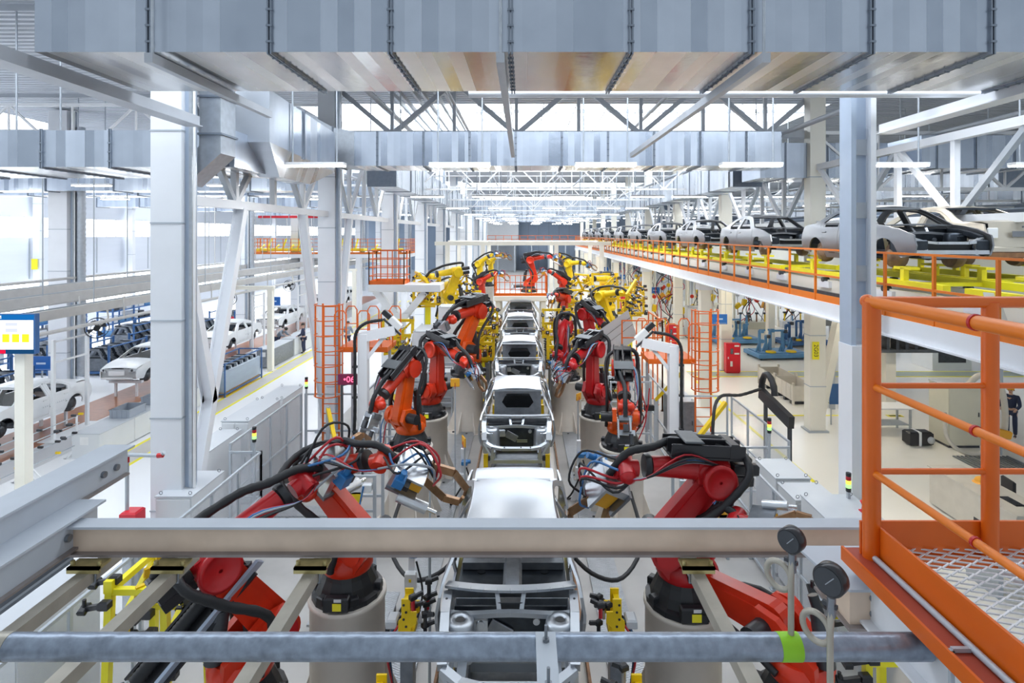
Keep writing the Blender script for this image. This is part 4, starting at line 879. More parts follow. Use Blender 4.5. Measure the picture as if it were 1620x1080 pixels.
    if detail > 1:
        b = MB(); b.tube(spline([a2+Vector((-.25*s, .38*s*fl, -.32*s)), a2+d1*.4*s+Yv*.36*s*fl-d2*.12*s, a3+Yv*.36*s*fl-d2*.3*s, a3-d2*.45*s+u2*.25*s+Yv*.1*s, a3+u2*.4*s], 6), .04*s, 'rubber', 8); b.build('cable_hose', t)
        b = MB()
        for k in range(5):
            g = random.Random(seed*7+k); hose(b, [a3+u2*.2*s-Yv*.2*s*fl, a3+d2*.5*s+u2*(.25+.1*g.random())*s-Yv*(.25+.1*k*.3)*s*fl, wp-d2*.2*s-Yv*.3*s*fl, Fp-Yv*.12*s*fl], .013*s, ('cable_red', 'cable_blue', 'cable_grey', 'rubber', 'rubber')[k], 6)
        b.build('hose_bundle', t)
    if tool == 'gun': weld_gun(t, Fp, d3, u3, y3, s*gun)
    elif tool == 'gripper': gripper(t, Fp, d3, u3, y3, s*1.0, 'yellow', seed)
    elif tool == 'panel':
        p = panel_gripper(t, Fp, d3, u3, y3); M = Matrix.Translation(pos) @ Matrix.Rotation(yaw, 4, 'Z'); p.matrix_world = M; p.matrix_basis = M
        tag(p, 'grey ribbed sheet metal panel held up by the yellow robot gripper', 'panel')
    elif tool == 'plate':
        b = MB(); R = Matrix((d3, y3, u3)).transposed()
        for k, (a_, yy, zz, l, w_, h_) in enumerate(((.08, 0, 0, .12, .3, .26), (.22, .1, .02, .3, .05, .3), (.3, -.16, .0, .4, .04, .22), (.36, .02, -.1, .12, .4, .05))): b.box(Fp+d3*a_*s+y3*yy*s+u3*zz*s, (l*s, w_*s, h_*s), 'silver' if k else 'mid_metal', R, .008)
        for k in range(6): b.cyl(Fp+d3*(.2+.05*k)*s-y3*.185*s+u3*.05*s, Fp+d3*(.2+.05*k)*s-y3*.195*s+u3*.05*s, .017*s, 'black', n=8)
        b.build('tool_plate', t)
        b = MB(); b.cyl(Fp+d3*.4*s+y3*.12*s, Fp+d3*.62*s+y3*.12*s, .05*s, 'dark_metal', n=12); b.cyl(Fp+d3*.62*s+y3*.12*s, Fp+d3*.86*s+y3*.12*s, .018*s, 'black', .006*s, n=8); b.box(Fp+d3*.3*s+u3*.16*s, (.16*s, .12*s, .12*s), 'dark_metal', R, .01); b.build('rivet_tool', t)
    return t
# the big pedestals of the cell
for x, y, h, lab in ((-2.78, 14, 1.8, 'cream drum pedestal, second from the front on the screen side of the line'), (2.42, 14, 1.8, 'cream drum pedestal, second from the front on the platform side of the line'), (-2.72, 16.4, 1.8, 'cream drum pedestal, third from the front on the screen side of the line'), (2.16, 16.4, 1.8, 'cream drum pedestal, third from the front on the platform side of the line'), (-1.98, 20.5, 1.95, 'cream drum pedestal, fourth from the front on the screen side of the line'), (1.56, 20.5, 1.8, 'cream drum pedestal, fourth from the front on the platform side of the line'), (-2.56, 8.3, 1.8, 'big cream drum pedestal under the cream beam, screen side'), (2.27, 8.1, 1.8, 'big cream drum pedestal under the cream beam, platform side'), (2.7, 24.6, 1.35, 'cream drum pedestal of the robot holding the grey sheet'), (-3.62, 7.3, 1.0, 'low cream pedestal under the leaning red arm, screen side'), (3.35, 6.9, 1.3, 'low cream pedestal by the gauges, platform side')):
    pedestal(x, y, h, lab)
robot('red robot folded over its drum, grey plate tool towards the camera, screen side', (-2.78, 14, 1.8), (-3.35, 13.1, 3.05), 'robot_red', 1.0, 'plate', -.5, 0, True, 1, limb2='robot_orange')
robot('red robot behind the folded screen side robot, forearm reaching over the line', (-2.72, 16.4, 1.8), (-1.55, 15.4, 3.5), 'robot_red', 1.0, 'gun', -.9, .4, True, 2)
robot('red robot folded over its drum on the platform side, grey plate tool towards the camera', (2.42, 14, 1.8), (2.3, 12.9, 3.05), 'robot_red', 1.0, 'plate', -.5, 0, True, 3, -1, limb2='robot_orange')
robot('red robot behind the folded platform side robot, reaching over the line', (2.16, 16.4, 1.8), (1.25, 15.2, 3.5), 'robot_crimson', 1.0, 'gun', -1.0, -.4, True, 4, -1)
robot('tall orange armed robot by the white switch cabinets, fourth on the screen side', (-1.98, 20.5, 1.95), (-2.55, 19.6, 4.0), 'robot_red', 1.28, 'plate', -.4, 0, True, 5, limb2='robot_orange')
robot('low red robot on the fourth drum of the platform side', (1.56, 20.5, 1.8), (1.15, 19.2, 2.9), 'robot_crimson', 1.0, 'gun', -.5, 0, False, 6, -1)
robot('red robot holding up a grey sheet in a yellow gripper', (2.7, 24.6, 1.35), (3.55, 23.6, 2.95), 'robot_crimson', 1.15, 'panel', .25, .55, True, 7)
robot('red robot arm behind the cream beam, gun over the near car, screen side', (-2.56, 8.3, 1.8), (-2.0, 8.1, 3.75), 'robot_red', 1.0, 'gun', -.9, .5, False, 8, gun=1.5)
robot('leaning crimson robot with an amber gun on the low screen side pedestal', (-3.62, 7.3, 1.0), (-3.05, 7.95, 3.5), 'robot_crimson', 1.12, 'gun', -.5, .6, False, 9, limb2='robot_red', gun=1.5)
robot('crimson robot with black cable tray above the cream beam, platform side', (2.27, 8.1, 1.8), (1.45, 8.05, 3.65), 'robot_crimson', 1.05, 'gun', -1.1, -.5, True, 10, -1, gun=1.5)
robot('red robot beside the gauges, reaching up past the cream beam', (3.35, 6.9, 1.3), (2.85, 7.55, 3.15), 'robot_crimson', 1.05, 'gun', -.8, .4, False, 11, 1, limb2='robot_red', elbow=-1)
# portal over the line
t = thing('line_portal', 'cream portal bridging the body line with an orange railed top', 'portal', (LX, 33, 0))
b = MB(); b.box2(-1.5, 1.5, -.9, 2.2, 3.2, 3.5, 'cream_steel', .02); b.build('deck', t)
for sx in (-1, 1):
    for yy in (-.7, 2.0):
        b = MB(); b.box2(sx*1.28-.14, sx*1.28+.14, yy-.14, yy+.14, 0, 3.2, 'cream_steel'); b.build('leg', t)
    b = MB(); b.bar((sx*1.2, -.7, 2.4), (sx*.6, -.7, 3.2), .14, .14, 'cream_steel'); b.build('knee_brace', t)
def rail_run(t, pts, z, h, m='orange_rail', toe=True, step=.6, r=.025, mids=2, name='railing'):
    """posts and rails along a polyline, each post its own part"""
    for p, q in zip(pts, pts[1:]):
        p = Vector((*p, 0)); q = Vector((*q, 0)); L = (q-p).length; n = max(1, int(round(L/step)))
        for i in range(n+1):
            c = p.lerp(q, i/n); b = MB(); b.bar((c.x, c.y, z), (c.x, c.y, z+h), r*1.8, r*1.8, m); b.build('post', t)
        b = MB()
        for k in range(mids+1): b.bar((p.x, p.y, z+h*(k+1)/(mids+1)), (q.x, q.y, z+h*(k+1)/(mids+1)), r*1.6, r*1.6, m)
        b.build('rail', t)
        if toe: b = MB(); b.bar((p.x, p.y, z+.08), (q.x, q.y, z+.08), .015, .16, m); b.build('toe_board', t)
t = thing('portal_railing', 'orange railing on top of the cream portal over the line', 'railing', (LX, 33, 3.5), 0)
rail_run(t, [(-1.5, 2.1), (-1.5, -.85), (1.5, -.85), (1.5, 2.1)], 0, 1.15, 'orange', True, .3, .02, 2)
robot('red and black robot working on top of the cream portal', (.35, 34.4, 3.5), (1.6, 34.3, 5.6), 'robot_red', 1.0, 'gun', -.6, 0, True, 12)
# yellow handling robots farther down and their grippers
ylist = [(-3.2, 26.9, 3.2, (-4.3, 26.5, 5.0), 'gripper', 'yellow gripper robot over the screen side platform, nearest of the yellow ones'),
 (-4.2, 29.8, 2.2, (-3.5, 28.9, 4.5), 'gripper', 'yellow robot with a clustered gripper between the white cabinets and the portal'),
 (3.9, 27.6, 2.0, (4.7, 26.8, 4.2), 'gripper', 'yellow robot with a clustered gripper behind the raised grey sheet'),
 (4.7, 31.5, 2.4, (3.6, 30.8, 4.5), 'gripper', 'second yellow robot behind the raised grey sheet, nearer the portal'),
 (-3.4, 41, 2.8, (-2.2, 40.3, 5.5), 'gun', 'yellow robot arched high left of the portal'),
 (3.1, 41, 2.8, (4.3, 40.2, 4.9), 'gun', 'yellow robot arched high right of the portal'),
 (-3.0, 48, 2.6, (-1.8, 47.2, 5.2), 'gun', 'far yellow robot beyond the arched one, screen side'),
 (4.0, 48, 2.6, (2.9, 47.2, 5.2), 'gun', 'far yellow robot beyond the arched one, platform side')]
for k, (x, y, h, tg, tl_, lab) in enumerate(ylist):
    pedestal(x, y, h, 'cream pedestal of the '+lab.split(',')[0][:70], .5)
    robot(lab, (x, y, h), tg, 'yellow', 1.05, tl_, -.6, .3*(k % 3), False, 20+k, 1, 'yellow handling robots', 'handling_robot', 1)
rlist = [(-2.4, 28.6, 1.6, (-1.5, 27.6, 3.3), 'red robot at the near screen side foot of the portal'), (2.2, 28.8, 1.8, (1.5, 27.6, 4.0), 'red robot at the near platform side foot of the portal'), (-2.9, 36.5, 2.0, (-1.7, 36, 4.5), 'red robot just past the portal, screen side'), (2.7, 36.5, 2.0, (1.6, 36, 4.6), 'red robot just past the portal, platform side')]
for k, (x, y, h, tg, lab) in enumerate(rlist):
    pedestal(x, y, h, 'cream pedestal of the '+lab, .5); robot(lab, (x, y, h), tg, 'robot_red', 1.0, 'gun', -.8, 0, True, 40+k, 1, 'red welding robots', 'welding_robot', 1)
# clamp towers beside the bodies
def clamp_tower(x, y, h, sg, label, seed):
    rnd = random.Random(seed); t = thing('clamp_tower', label, 'fixture', (x, y, 0), 0, 'yellow clamp towers beside the bodies'); b = MB()
    b.box2(-.08, .08, -.1, .1, .02, h*.7, 'mid_metal'); b.box2(-.2, .2, -.22, .22, .0, .05, 'mid_metal'); b.build('column', t)
    b = MB()
    for yy in (-.11, .11): b.prism([(-.1, h-.62), (.06, h-.62), (.06, h-.42), (.13, h-.36), (.13, h-.22), (.05, h-.22), (.05, h-.06), (-.06, h-.06), (-.06, h-.3), (-.1, h-.34)], (0, yy, 0), (-sg, 0, 0), (0, 0, 1), .025, 'yellow')
    b.box((0, 0, h-.5), (.2, .26, .08), 'yellow'); b.box((sg*.02, 0, h-.16), (.07, .24, .07), 'yellow')
    for k in range(6): b.cyl((sg*.03*(k % 2), -.125, h-.58+.09*k), (sg*.03*(k % 2), -.13, h-.58+.09*k), .016, 'black', n=8)
    b.build('yellow_bracket', t)
    for k in range(7):
        b = MB(); c = Vector((-sg*rnd.uniform(.04, .24), rnd.uniform(-.24, .24), h-rnd.uniform(.0, .6))); b.box(c, (.09, .07, .07), 'black', Matrix.Rotation(rnd.random(), 3, 'Z'), .012); b.bar(c, c+Vector((-sg*.12, rnd.uniform(-.05, .05), .03)), .035, .045, 'dark_metal'); b.cyl(c, c-Vector((0, 0, .16)), .025, rnd.choice(('black', 'silver', 'dark_metal', 'cable_red')), n=8); b.build('clamp', t)
    b = MB(); b.box((sg*.2, .02, h-.42), (.14, .2, .12), 'cabinet_top', None, .02); b.build('junction_box', t)
    b = MB()
    for k in range(4): hose(b, [(sg*.1, -.1+.06*k, h-.4), (sg*.25, -.1+.05*k, h-.7), (sg*.2, .1, h*.4), (sg*.12, .05, .1)], .014, ('cable_red', 'rubber', 'cable_blue', 'rubber')[k], 6)
    b.build('hose_bundle', t); return t
q = 0
for k, y in enumerate((5.85, 7.3, 23.4, 25.2, 29.6)):
    for sg, side in ((-1, 'screen'), (1, 'platform')):
        clamp_tower(LX+sg*1.33, y, 2.45, sg, 'yellow and black clamp tower beside the bodies, %s on the %s side' % (ORD[k], side), q); q += 1
# amber paddles on rods, valve posts and floor conduits along the line
def paddle(x, y, z, label, face=0., rod=True):
    t = thing('sensor_paddle', label, 'paddle', (x, y, 0), face, 'amber paddles in the robot cell'); b = MB()
    b.box((0, 0, z), (.24, .03, .22), 'amber', None, .012); b.build('paddle_board', t); b = MB(); b.bar((0, .02, 0), (0, .02, z), .035, .035, 'grey_steel'); b.box((0, .02, .02), (.2, .2, .04), 'grey_steel'); b.build('stand_post', t)
    b = MB(); b.cyl((0, -.02, z-.16), (0, -.02, z), .008, 'cable_red', n=6); b.build('flag', t); return t
p = W(720, 605, 15.0); paddle(-1.8, 15.0, p.z, 'amber paddle standing between the second drum and the third body'); paddle(-2.0, 12.2, 2.05, 'amber paddle by the folded screen side robot', .3); paddle(-1.42, 8.5, 2.35, 'amber paddle beside the near body under the beam', -1.1)
paddle(3.7, 11.6, 2.35, 'amber paddle beneath the black arched cable, platform side', .2); paddle(-1.35, 12.9, 2.3, 'amber paddle close to the second body', -1.2); paddle(1.7, 17.5, 2.0, 'amber paddle behind the third drum, platform side', .9)
for k, (x, y, h, lab) in enumerate(((-1.55, 14.6, 1.5, 'white valve post with blue valve beside the third body, screen side'), (1.45, 14.9, 1.6, 'white valve post beside the third body, platform side'), (-2.0, 10.2, 1.7, 'white valve post with blue valves behind the amber gun'))):
    t = thing('valve_post', lab, 'post', (x, y, 0)); b = MB(); b.box2(-.05, .05, -.05, .05, 0, h, 'white_steel'); b.prism([(-.22, .02), (.22, .02), (.06, .5), (-.06, .5)], (0, 0, 0), (1, 0, 0), (0, 0, 1), .03, 'white_steel'); b.build('post', t)
    b = MB(); b.box((0, -.1, h*.5), (.2, .12, .3), 'cabinet', None, .015); b.box((0, -.17, h*.52), (.04, .01, .05), 'yellow'); b.build('terminal_box', t)
    b = MB(); b.box((.05, -.08, h*.78), (.16, .14, .14), 'blue_valve', None, .03); b.cyl((.0, -.08, h*.78), (.2, -.08, h*.8), .05, 'blue_valve', n=10); b.build('valve', t)
    b = MB(); hose(b, [(0, -.1, h*.4), (-.2, -.2, .3), (-.3, 0, .06), (.1, .3, .05)], .022); hose(b, [(.1, -.1, h*.7), (.22, -.16, h*.4), (.1, -.1, .1)], .018); b.build('cable', t)
for sg in (-1, 1):
    b = MB(); hose(b, [(LX+sg*.85, 10.6, 1.25), (LX+sg*1.4, 10.4, .8), (LX+sg*2.0, 10.6, .6), (LX+sg*2.5, 11.3, .9), (LX+sg*2.6, 13.0, 1.1)], .04, 'rubber', 10)
    tag(b.build('drooping_cable'), 'thick black cable drooping from the carrier to the %s side drum' % ('screen' if sg < 0 else 'platform'), 'cable')
# yellow gripper racks near the camera
def tool_rack(x, y, label, seed, zt=2.35):
    rnd = random.Random(seed); t = thing('gripper_rack', label, 'rack', (x, y, 0), 0, 'yellow gripper racks by the near robots'); sg = 1 if x > 0 else -1
    b = MB()
    for dx in (-.42, .42):
        for dy in (-.5, .5): b.bar((dx, dy, 0), (dx*.85, dy*.9, zt), .09, .09, 'yellow_bright'); b.box((dx*.85, dy*.9, zt+.05), (.11, .11, .16), 'yellow_bright')
    for dy in (-.45, .45): b.bar((-.36, dy, zt-.02), (.36, dy, zt-.02), .08, .08, 'yellow_bright'); b.bar((-.38, dy, zt-.8), (.38, dy, zt-.8), .08, .08, 'yellow_bright')
    for dx in (-.36, .36): b.bar((dx, -.45, zt-.02), (dx, .45, zt-.02), .08, .08, 'yellow_bright'); b.bar((dx, -.45, zt-.7), (dx, .45, zt-.1), .07, .07, 'yellow_bright')
    b.build('rack_frame', t)
    for k in range(16):
        b = MB(); c = Vector((rnd.uniform(-.7, .7), rnd.uniform(-.7, .6), rnd.uniform(zt-1.2, zt+.1))); e = c+Vector((-.3, .05, -.08)); b.bar(c, e, .05, .06, 'plastic_black'); b.box(c, (.13, .1, .12), 'plastic_black', None, .02); b.box(e, (.1, .14, .08), 'black', Matrix.Rotation(rnd.random(), 3, 'X'), .015); b.cyl(e, e+Vector((0, 0, .12)), .025, 'plastic_black', n=8); b.build('clamp', t)
    for k in range(5):
        b = MB(); c = Vector((rnd.uniform(-.5, .5), rnd.uniform(-.5, .5), zt-.9+.15*k)); b.bar(c, c+Vector((.12, -.1, .5)), .1, .04, 'yellow'); b.build('yellow_arm', t)
    b = MB(); b.box((0, 0, .05), (1.2, 1.4, .1), 'grey_steel'); b.build('base', t)
tool_rack(-5.05, 7.9, 'yellow gripper rack with black clamps between two khaki tubes, screen side', 3); tool_rack(4.75, 7.7, 'yellow gripper rack with black clamps behind the gauges, platform side', 4)
# heavy cable carrier lying against the leaning robot
t = thing('cable_carrier', 'black trough with ribbed hose leaning beside the crimson robot under the beam', 'carrier', (-3.9, 7.0, 0)); p0 = Vector((-.55, -.3, 1.7)); p1 = Vector((.32, .35, 2.75)); d = (p1-p0).normalized(); u, v = perp(d); b = MB()
b.bar(p0, p1, .42, .05, 'plastic_black', (0, -1, .6)); b.bar(p0+Vector((.2, -.05, .06)), p1+Vector((.2, -.05, .06)), .04, .2, 'bluegrey_steel', (0, -1, .6)); b.bar(p0+Vector((-.2, 0, .06)), p1+Vector((-.2, 0, .06)), .03, .16, 'plastic_black', (0, -1, .6)); b.build('trough', t)
b = MB(); b.tube([p0.lerp(p1, i/60)+Vector((-.06, -.1, .1)) for i in range(61)], .085, 'rubber', 12, rib=1); b.build('ribbed_hose', t)
b = MB(); b.bar(p0, (-.55, -.2, 0), .1, .1, 'dark_metal'); b.bar(p1, (.4, .4, 0), .1, .1, 'dark_metal'); b.build('support_leg', t)

# big multi clamp gripper stations farther down the line
for k, (x, y, zt, lab) in enumerate(((-4.7, 28.0, 4.2, 'yellow multi clamp gripper standing behind the white switch cabinets'), (-5.3, 24.3, 2.7, 'dark yellow multi clamp gripper under the grey T platform'), (4.15, 29.3, 4.3, 'yellow multi clamp gripper between the two yellow robots, platform side'), (5.3, 28.4, 3.7, 'yellow multi clamp gripper at the outer edge behind the raised sheet'), (1.6, 22.9, 2.5, 'yellow multi clamp gripper at the foot of the sheet holding robot'), (-3.0, 31.5, 3.2, 'yellow multi clamp gripper beside the portal, screen side'), (2.6, 32.2, 3.2, 'yellow multi clamp gripper beside the portal, platform side'), (-1.85, 23.6, 2.5, 'yellow multi clamp gripper beside the fourth body, screen side'), (1.55, 26.9, 2.8, 'yellow multi clamp gripper beside the fifth body, platform side'), (-1.85, 27.0, 2.8, 'yellow multi clamp gripper beside the fifth body, screen side'))):
    t = thing('gripper_station', lab, 'gripper', (x, y, 0), 0, 'multi clamp grippers on posts'); b = MB(); b.box2(-.12, .12, -.12, .12, 0, zt, 'yellow_bright'); b.box2(-.4, .4, -.4, .4, 0, .05, 'yellow'); b.build('post', t)
    gripper(t, Vector((0, -.15, zt)), Vector((0, -1, .15)).normalized(), Vector((0, .15, 1)).normalized(), Vector((1, 0, 0)), 1.25, 'yellow', 80+k); gripper(t, Vector((0, .1, zt-.5)), Vector((-.6 if x < 0 else .6, -.5, .6)).normalized(), Vector((0, .6, .6)).normalized(), Vector((1, .3, 0)).normalized(), .9, 'yellow', 90+k)
# ---------------------------------------------------------------- guard fences
def fence(name, label, pts, z, posts=1.1, panel=True, m='grey_steel', group='guard fences of the robot cell', low=.12, mid=.95):
    o = Vector((*pts[0], 0)); t = thing(name, label, 'fence', o, 0, group)
    for p, q in zip(pts, pts[1:]):
        p = Vector((*p, 0))-o; q = Vector((*q, 0))-o; n = max(1, int(round((q-p).length/posts)))
        for i in range(n+1):
            c = p.lerp(q, i/n); b = MB(); b.bar((c.x, c.y, 0), (c.x, c.y, z), .05, .05, m); b.box((c.x, c.y, .01), (.12, .12, .02), m); b.build('post', t)
        for zz in (z-.025, mid, low):
            b = MB(); b.bar((p.x, p.y, zz), (q.x, q.y, zz), .045, .045, m); b.build('rail', t)
        if panel:
            for i in range(n):
                a = p.lerp(q, (i+.03)/n); c = p.lerp(q, (i+.97)/n); b = MB(); b.bar((a.x, a.y, (z+low)/2), (c.x, c.y, (z+low)/2), .006, z-low-.05, 'guard_glass'); b.build('clear_panel', t)
    return t
fence('guard_fence', 'clear panelled guard fence along the near cabinets, screen side', [(-6.05, 9.0), (-6.05, 13.1), (-6.75, 13.1)], 2.0)
fence('guard_fence', 'clear panelled guard fence stepping back behind the beacon post, screen side', [(-6.8, 13.2), (-6.8, 17.4)], 2.15)
fence('guard_fence', 'clear panelled guard fence in front of the crimson robot, platform side', [(4.92, 9.0), (4.92, 13.4), (6.25, 13.4)], 2.0)
fence('guard_fence', 'clear panelled guard fence by the black cable boom, platform side', [(6.3, 13.5), (6.3, 17.2)], 2.1)
fence('guard_fence', 'clear panelled guard fence at the lower left beside the yellow gripper rack', [(-6.1, 6.4), (-6.1, 8.9)], 2.0)
fence('safety_rail', 'open grey rail fence between the screen side ladder and the gantry', [(-6.7, 17.5), (-4.9, 17.5), (-4.9, 20.0)], 2.1, 1.2, False)
fence('safety_rail', 'open grey rail fence between the platform side ladder and the gantry', [(6.2, 17.3), (4.4, 17.3), (4.4, 20.0)], 2.1, 1.2, False)
fence('guard_fence', 'far guard fence at the white switch cabinets, screen side', [(-4.6, 21), (-4.6, 25)], 2.0, 1.0)
fence('guard_fence', 'far guard fence beside the raised grey sheet, platform side', [(4.3, 21), (4.3, 26.5)], 2.0, 1.0)
# ---------------------------------------------------------------- control cabinets
def cabinet(x0, x1, y0, y1, z, label, m='cabinet', doors=1, z0=0., group='grey control cabinets', lugs=True, vent=False, name='control_cabinet'):
    t = thing(name, label, 'cabinet', ((x0+x1)/2, (y0+y1)/2, z0), 0, group); hx = (x1-x0)/2; hy = (y1-y0)/2
    b = MB(); b.box2(-hx, hx, -hy, hy, .08, z, m, .012); b.build('body', t)
    b = MB(); b.box2(-hx-.015, hx+.015, -hy-.015, hy+.015, z, z+.025, 'cabinet_top'); b.build('top_plate', t)
    b = MB(); b.box2(-hx+.02, hx-.02, -hy+.02, hy-.02, 0, .08, 'dark_metal'); b.build('plinth', t)
    w_ = 2*hx/doors
    for i in range(doors):
        b = MB(); b.box2(-hx+i*w_+.02, -hx+(i+1)*w_-.02, -hy-.018, -hy, .12, z-.04, m, .006); o = b.build('door', t)
        b = MB(); b.box((-hx+(i+1)*w_-.08, -hy-.03, z*.55), (.025, .02, .14), 'dark_metal'); b.build('handle', o)
        if vent:
            b = MB(); b.box((-hx+(i+.5)*w_, -hy-.024, z*.74), (w_*.4, .01, .22), 'cabinet_top')
            for k in range(6): b.box((-hx+(i+.5)*w_, -hy-.03, z*.74-.08+.03*k), (w_*.34, .006, .008), 'dark_metal')
            b.build('vent_grille', o)
    if lugs:
        b = MB()
        for sx in (-1, 1):
            for sy in (-1, 1): b.tube([(sx*(hx-.06)+.03*math.cos(a), sy*(hy-.06), z+.06+.03*math.sin(a)) for a in [k*PI/5 for k in range(11)]], .007, 'mid_metal', 5)
        b.build('lifting_eye', t)
    return t
cabinet(-6.98, -6.3, 10.8, 11.95, 2.0, 'light grey cabinet with a vented door below the big box column', vent=True)
cabinet(-7.75, -7.2, 12.9, 14.5, 2.0, 'light grey cabinet behind the box column foot')
cabinet(-7.8, -7.1, 14.7, 16.6, 2.15, 'long light grey cabinet along the stepped back fence, screen side', doors=2)
cabinet(-7.8, -7.1, 16.8, 18.3, 2.1, 'light grey cabinet at the far end of the screen side cabinet row')
cabinet(-7.4, -6.4, 7.2, 8.6, 1.9, 'light grey cabinet low at the left below the beam', doors=2)
cabinet(5.15, 5.85, 11.6, 12.6, 2.0, 'white topped cabinet behind the clear fence, farthest of three, platform side')
cabinet(5.15, 5.95, 10.75, 11.5, 1.95, 'white topped cabinet behind the clear fence, middle of three, platform side')
cabinet(5.2, 6.15, 9.4, 10.65, 2.1, 'wide light grey cabinet carrying the beacon and red siren')
cabinet(-3.65, -2.75, 24.4, 25.4, 2.1, 'tall white switch cabinet with a striped head panel beside the fourth drum', 'white_paint', 2, 1.75)
cabinet(-4.5, -3.75, 23.2, 25.0, 1.6, 'lower white cabinet stepping down beside the tall switch cabinet', 'white_paint', 1, 1.4)
b = MB(); b.box2(-4.7, -2.5, 23.0, 26.0, 0, 1.4, 'cabinet'); b.box2(-3.7, -2.7, 24.2, 25.8, 1.4, 1.75, 'cabinet_top'); tag(b.build('equipment_plinth'), 'pale stepped plinth carrying the white switch cabinets', 'plinth')
cabinet(4.9, 5.6, 18.6, 19.9, 1.5, 'dark grey cabinet standing behind the platform side ladder', 'mid_metal')
cabinet(3.3, 4.1, 21.4, 23.0, 1.7, 'white cabinet by the foot of the raised grey sheet', 'white_paint')
# beacons, siren, hydrant box
def beacon(x, y, z0, zb, label, post=True):
    t = thing('signal_beacon', label, 'beacon', (x, y, z0)); b = MB(); b.bar((0, 0, 0), (0, 0, zb-z0), .05, .05, 'grey_steel'); b.build('post', t); h = zb-z0
    for k, (m, n) in enumerate((('black', 'base_ring'), ('beacon_green', 'green_lens'), ('beacon_amber', 'amber_lens'), ('beacon_red', 'red_lens'), ('black', 'cap'))):
        b = MB(); b.lathe((0, 0, h+.07*k), (0, 0, 1), [(.042, 0), (.046, .01), (.046, .06), (.042, .068)], m, 16); b.build(n, t)
    return t
beacon(-6.15, 13.0, 0, 2.25, 'signal beacon on a tall post at the corner of the screen side fence')
beacon(5.75, 13.3, 0, 2.35, 'signal beacon on the cross panel of the platform side fence'); beacon(6.0, 10.5, 2.125, 2.25, 'signal beacon standing on the wide light grey cabinet')
beacon(-6.6, 17.3, 0, 2.3, 'signal beacon by the foot of the screen side caged ladder')
t = thing('siren_horn', 'red siren horn tipped on top of the wide light grey cabinet', 'siren', (6.02, 10.0, 2.125)); b = MB(); b.lathe((-.08, 0, .14), (.8, -.2, .45), [(.05, 0), (.06, .05), (.11, .24), (.115, .25), (.09, .2), (.03, .12)], 'red_box', 18); b.build('horn', t); b = MB(); b.bar((-.05, 0, 0), (-.03, 0, .15), .05, .03, 'red_box'); b.box((-.03, 0, .01), (.14, .1, .02), 'red_box'); b.build('bracket', t)
t = thing('hydrant_box', 'red hydrant box with grey riser pipe at the foot of the box column', 'box', (-7.25, 10.55, 1.55)); b = MB(); b.box((0, 0, .17), (.3, .28, .34), 'red_box', None, .03); b.build('valve_box', t)
b = MB(); b.tube([(-.1, 0, .3), (-.1, 0, 1.3), (-.06, 0, 1.36), (.55, -.05, 1.36), (.62, -.05, 1.42)], .035, 'grey_steel', 10); b.cyl((.5, -.05, 1.36), (.6, -.05, 1.37), .045, 'robot_crimson', n=10); b.cyl((-.1, 0, 1.22), (-.1, 0, 1.34), .043, 'robot_crimson', n=10); b.build('riser_pipe', t)
b = MB(); b.box2(-.12, .12, -.1, .1, -1.55, 0, 'grey_steel'); b.build('stand_post', t); b = MB(); b.lathe((-.15, -.1, .02), (0, -1, 0), [(.08, 0), (.08, .04), (.03, .05)], 'mid_metal', 14); b.build('hand_wheel', t)
# LED sign
t = thing('led_sign', 'small red dot display reading 06 on a black post behind the gantry', 'sign', (-5.2, 17.0, 0)); b = MB(); b.bar((-.22, 0, 0), (-.22, 0, 2.5), .06, .06, 'hoist_dark'); b.bar((-.22, 0, 2.48), (.12, 0, 2.56), .05, .05, 'hoist_dark'); b.build('post', t)
b = MB(); b.box((0, 0, 2.66), (.66, .08, .32), 'led_panel', None, .01); b.build('display', t); text('•06', .25, 'led_red', t, Matrix.Translation((0, -.045, 2.66)) @ FACE, 'digits', .002)
# ---------------------------------------------------------------- orange caged ladders with landings
def cage_ladder(x, y, h, zl, sx, label):
    t = thing('cage_ladder', label, 'ladder', (x, y, 0), 0, 'orange caged ladders')
    for s in (-.25, .25):
        b = MB(); b.bar((s, 0, 0), (s, 0, h), .05, .05, 'orange'); b.build('stile', t)
    for k in range(int(h/.3)):
        b = MB(); b.cyl((-.25, 0, .3*k+.25), (.25, 0, .3*k+.25), .016, 'orange', n=6); b.build('rung', t)
    R = .42; a0 = .3
    for k in range(7):
        z = 2.1+(h-2.1)*k/6; b = MB(); b.tube([(R*math.cos(a)*1.0, -.3-R*math.sin(a)*1.0+.1, z) for a in [-a0+(PI+2*a0)*i/14 for i in range(15)]], .018, 'orange', 6); b.build('cage_hoop', t)
    for k in range(5):
        a = PI*k/4; b = MB(); b.bar((R*math.cos(a), -.2-R*math.sin(a), 2.1), (R*math.cos(a), -.2-R*math.sin(a), h), .035, .012, 'orange'); b.build('cage_strap', t)
    o = t; t = thing('ladder_landing', label.replace('caged ladder', 'railed landing next to the caged ladder'), 'platform', (x+sx*1.0, y+.6, zl), 0, 'orange ladder landings')
    b = MB(); b.box2(-.75, .75, -.6, .6, -.16, 0, 'orange', .01); b.build('deck', t)
    for xx in (-.6, .6):
        b = MB(); b.bar((xx, .3, -.16), (xx, .3, -zl), .08, .08, 'grey_steel'); b.build('leg', t)
    for xx in (-.72, 0, .72):
        for yy in (-.57, .57):
            b = MB(); b.tube([(xx-.18, yy, 0), (xx-.18, yy, 1.0), (xx-.1, yy, 1.12), (xx+.1, yy, 1.12), (xx+.18, yy, 1.0), (xx+.18, yy, 0)], .022, 'orange', 6); b.bar((xx-.18, yy, .55), (xx+.18, yy, .55), .025, .025, 'orange'); b.build('rail_frame', t)
    return o
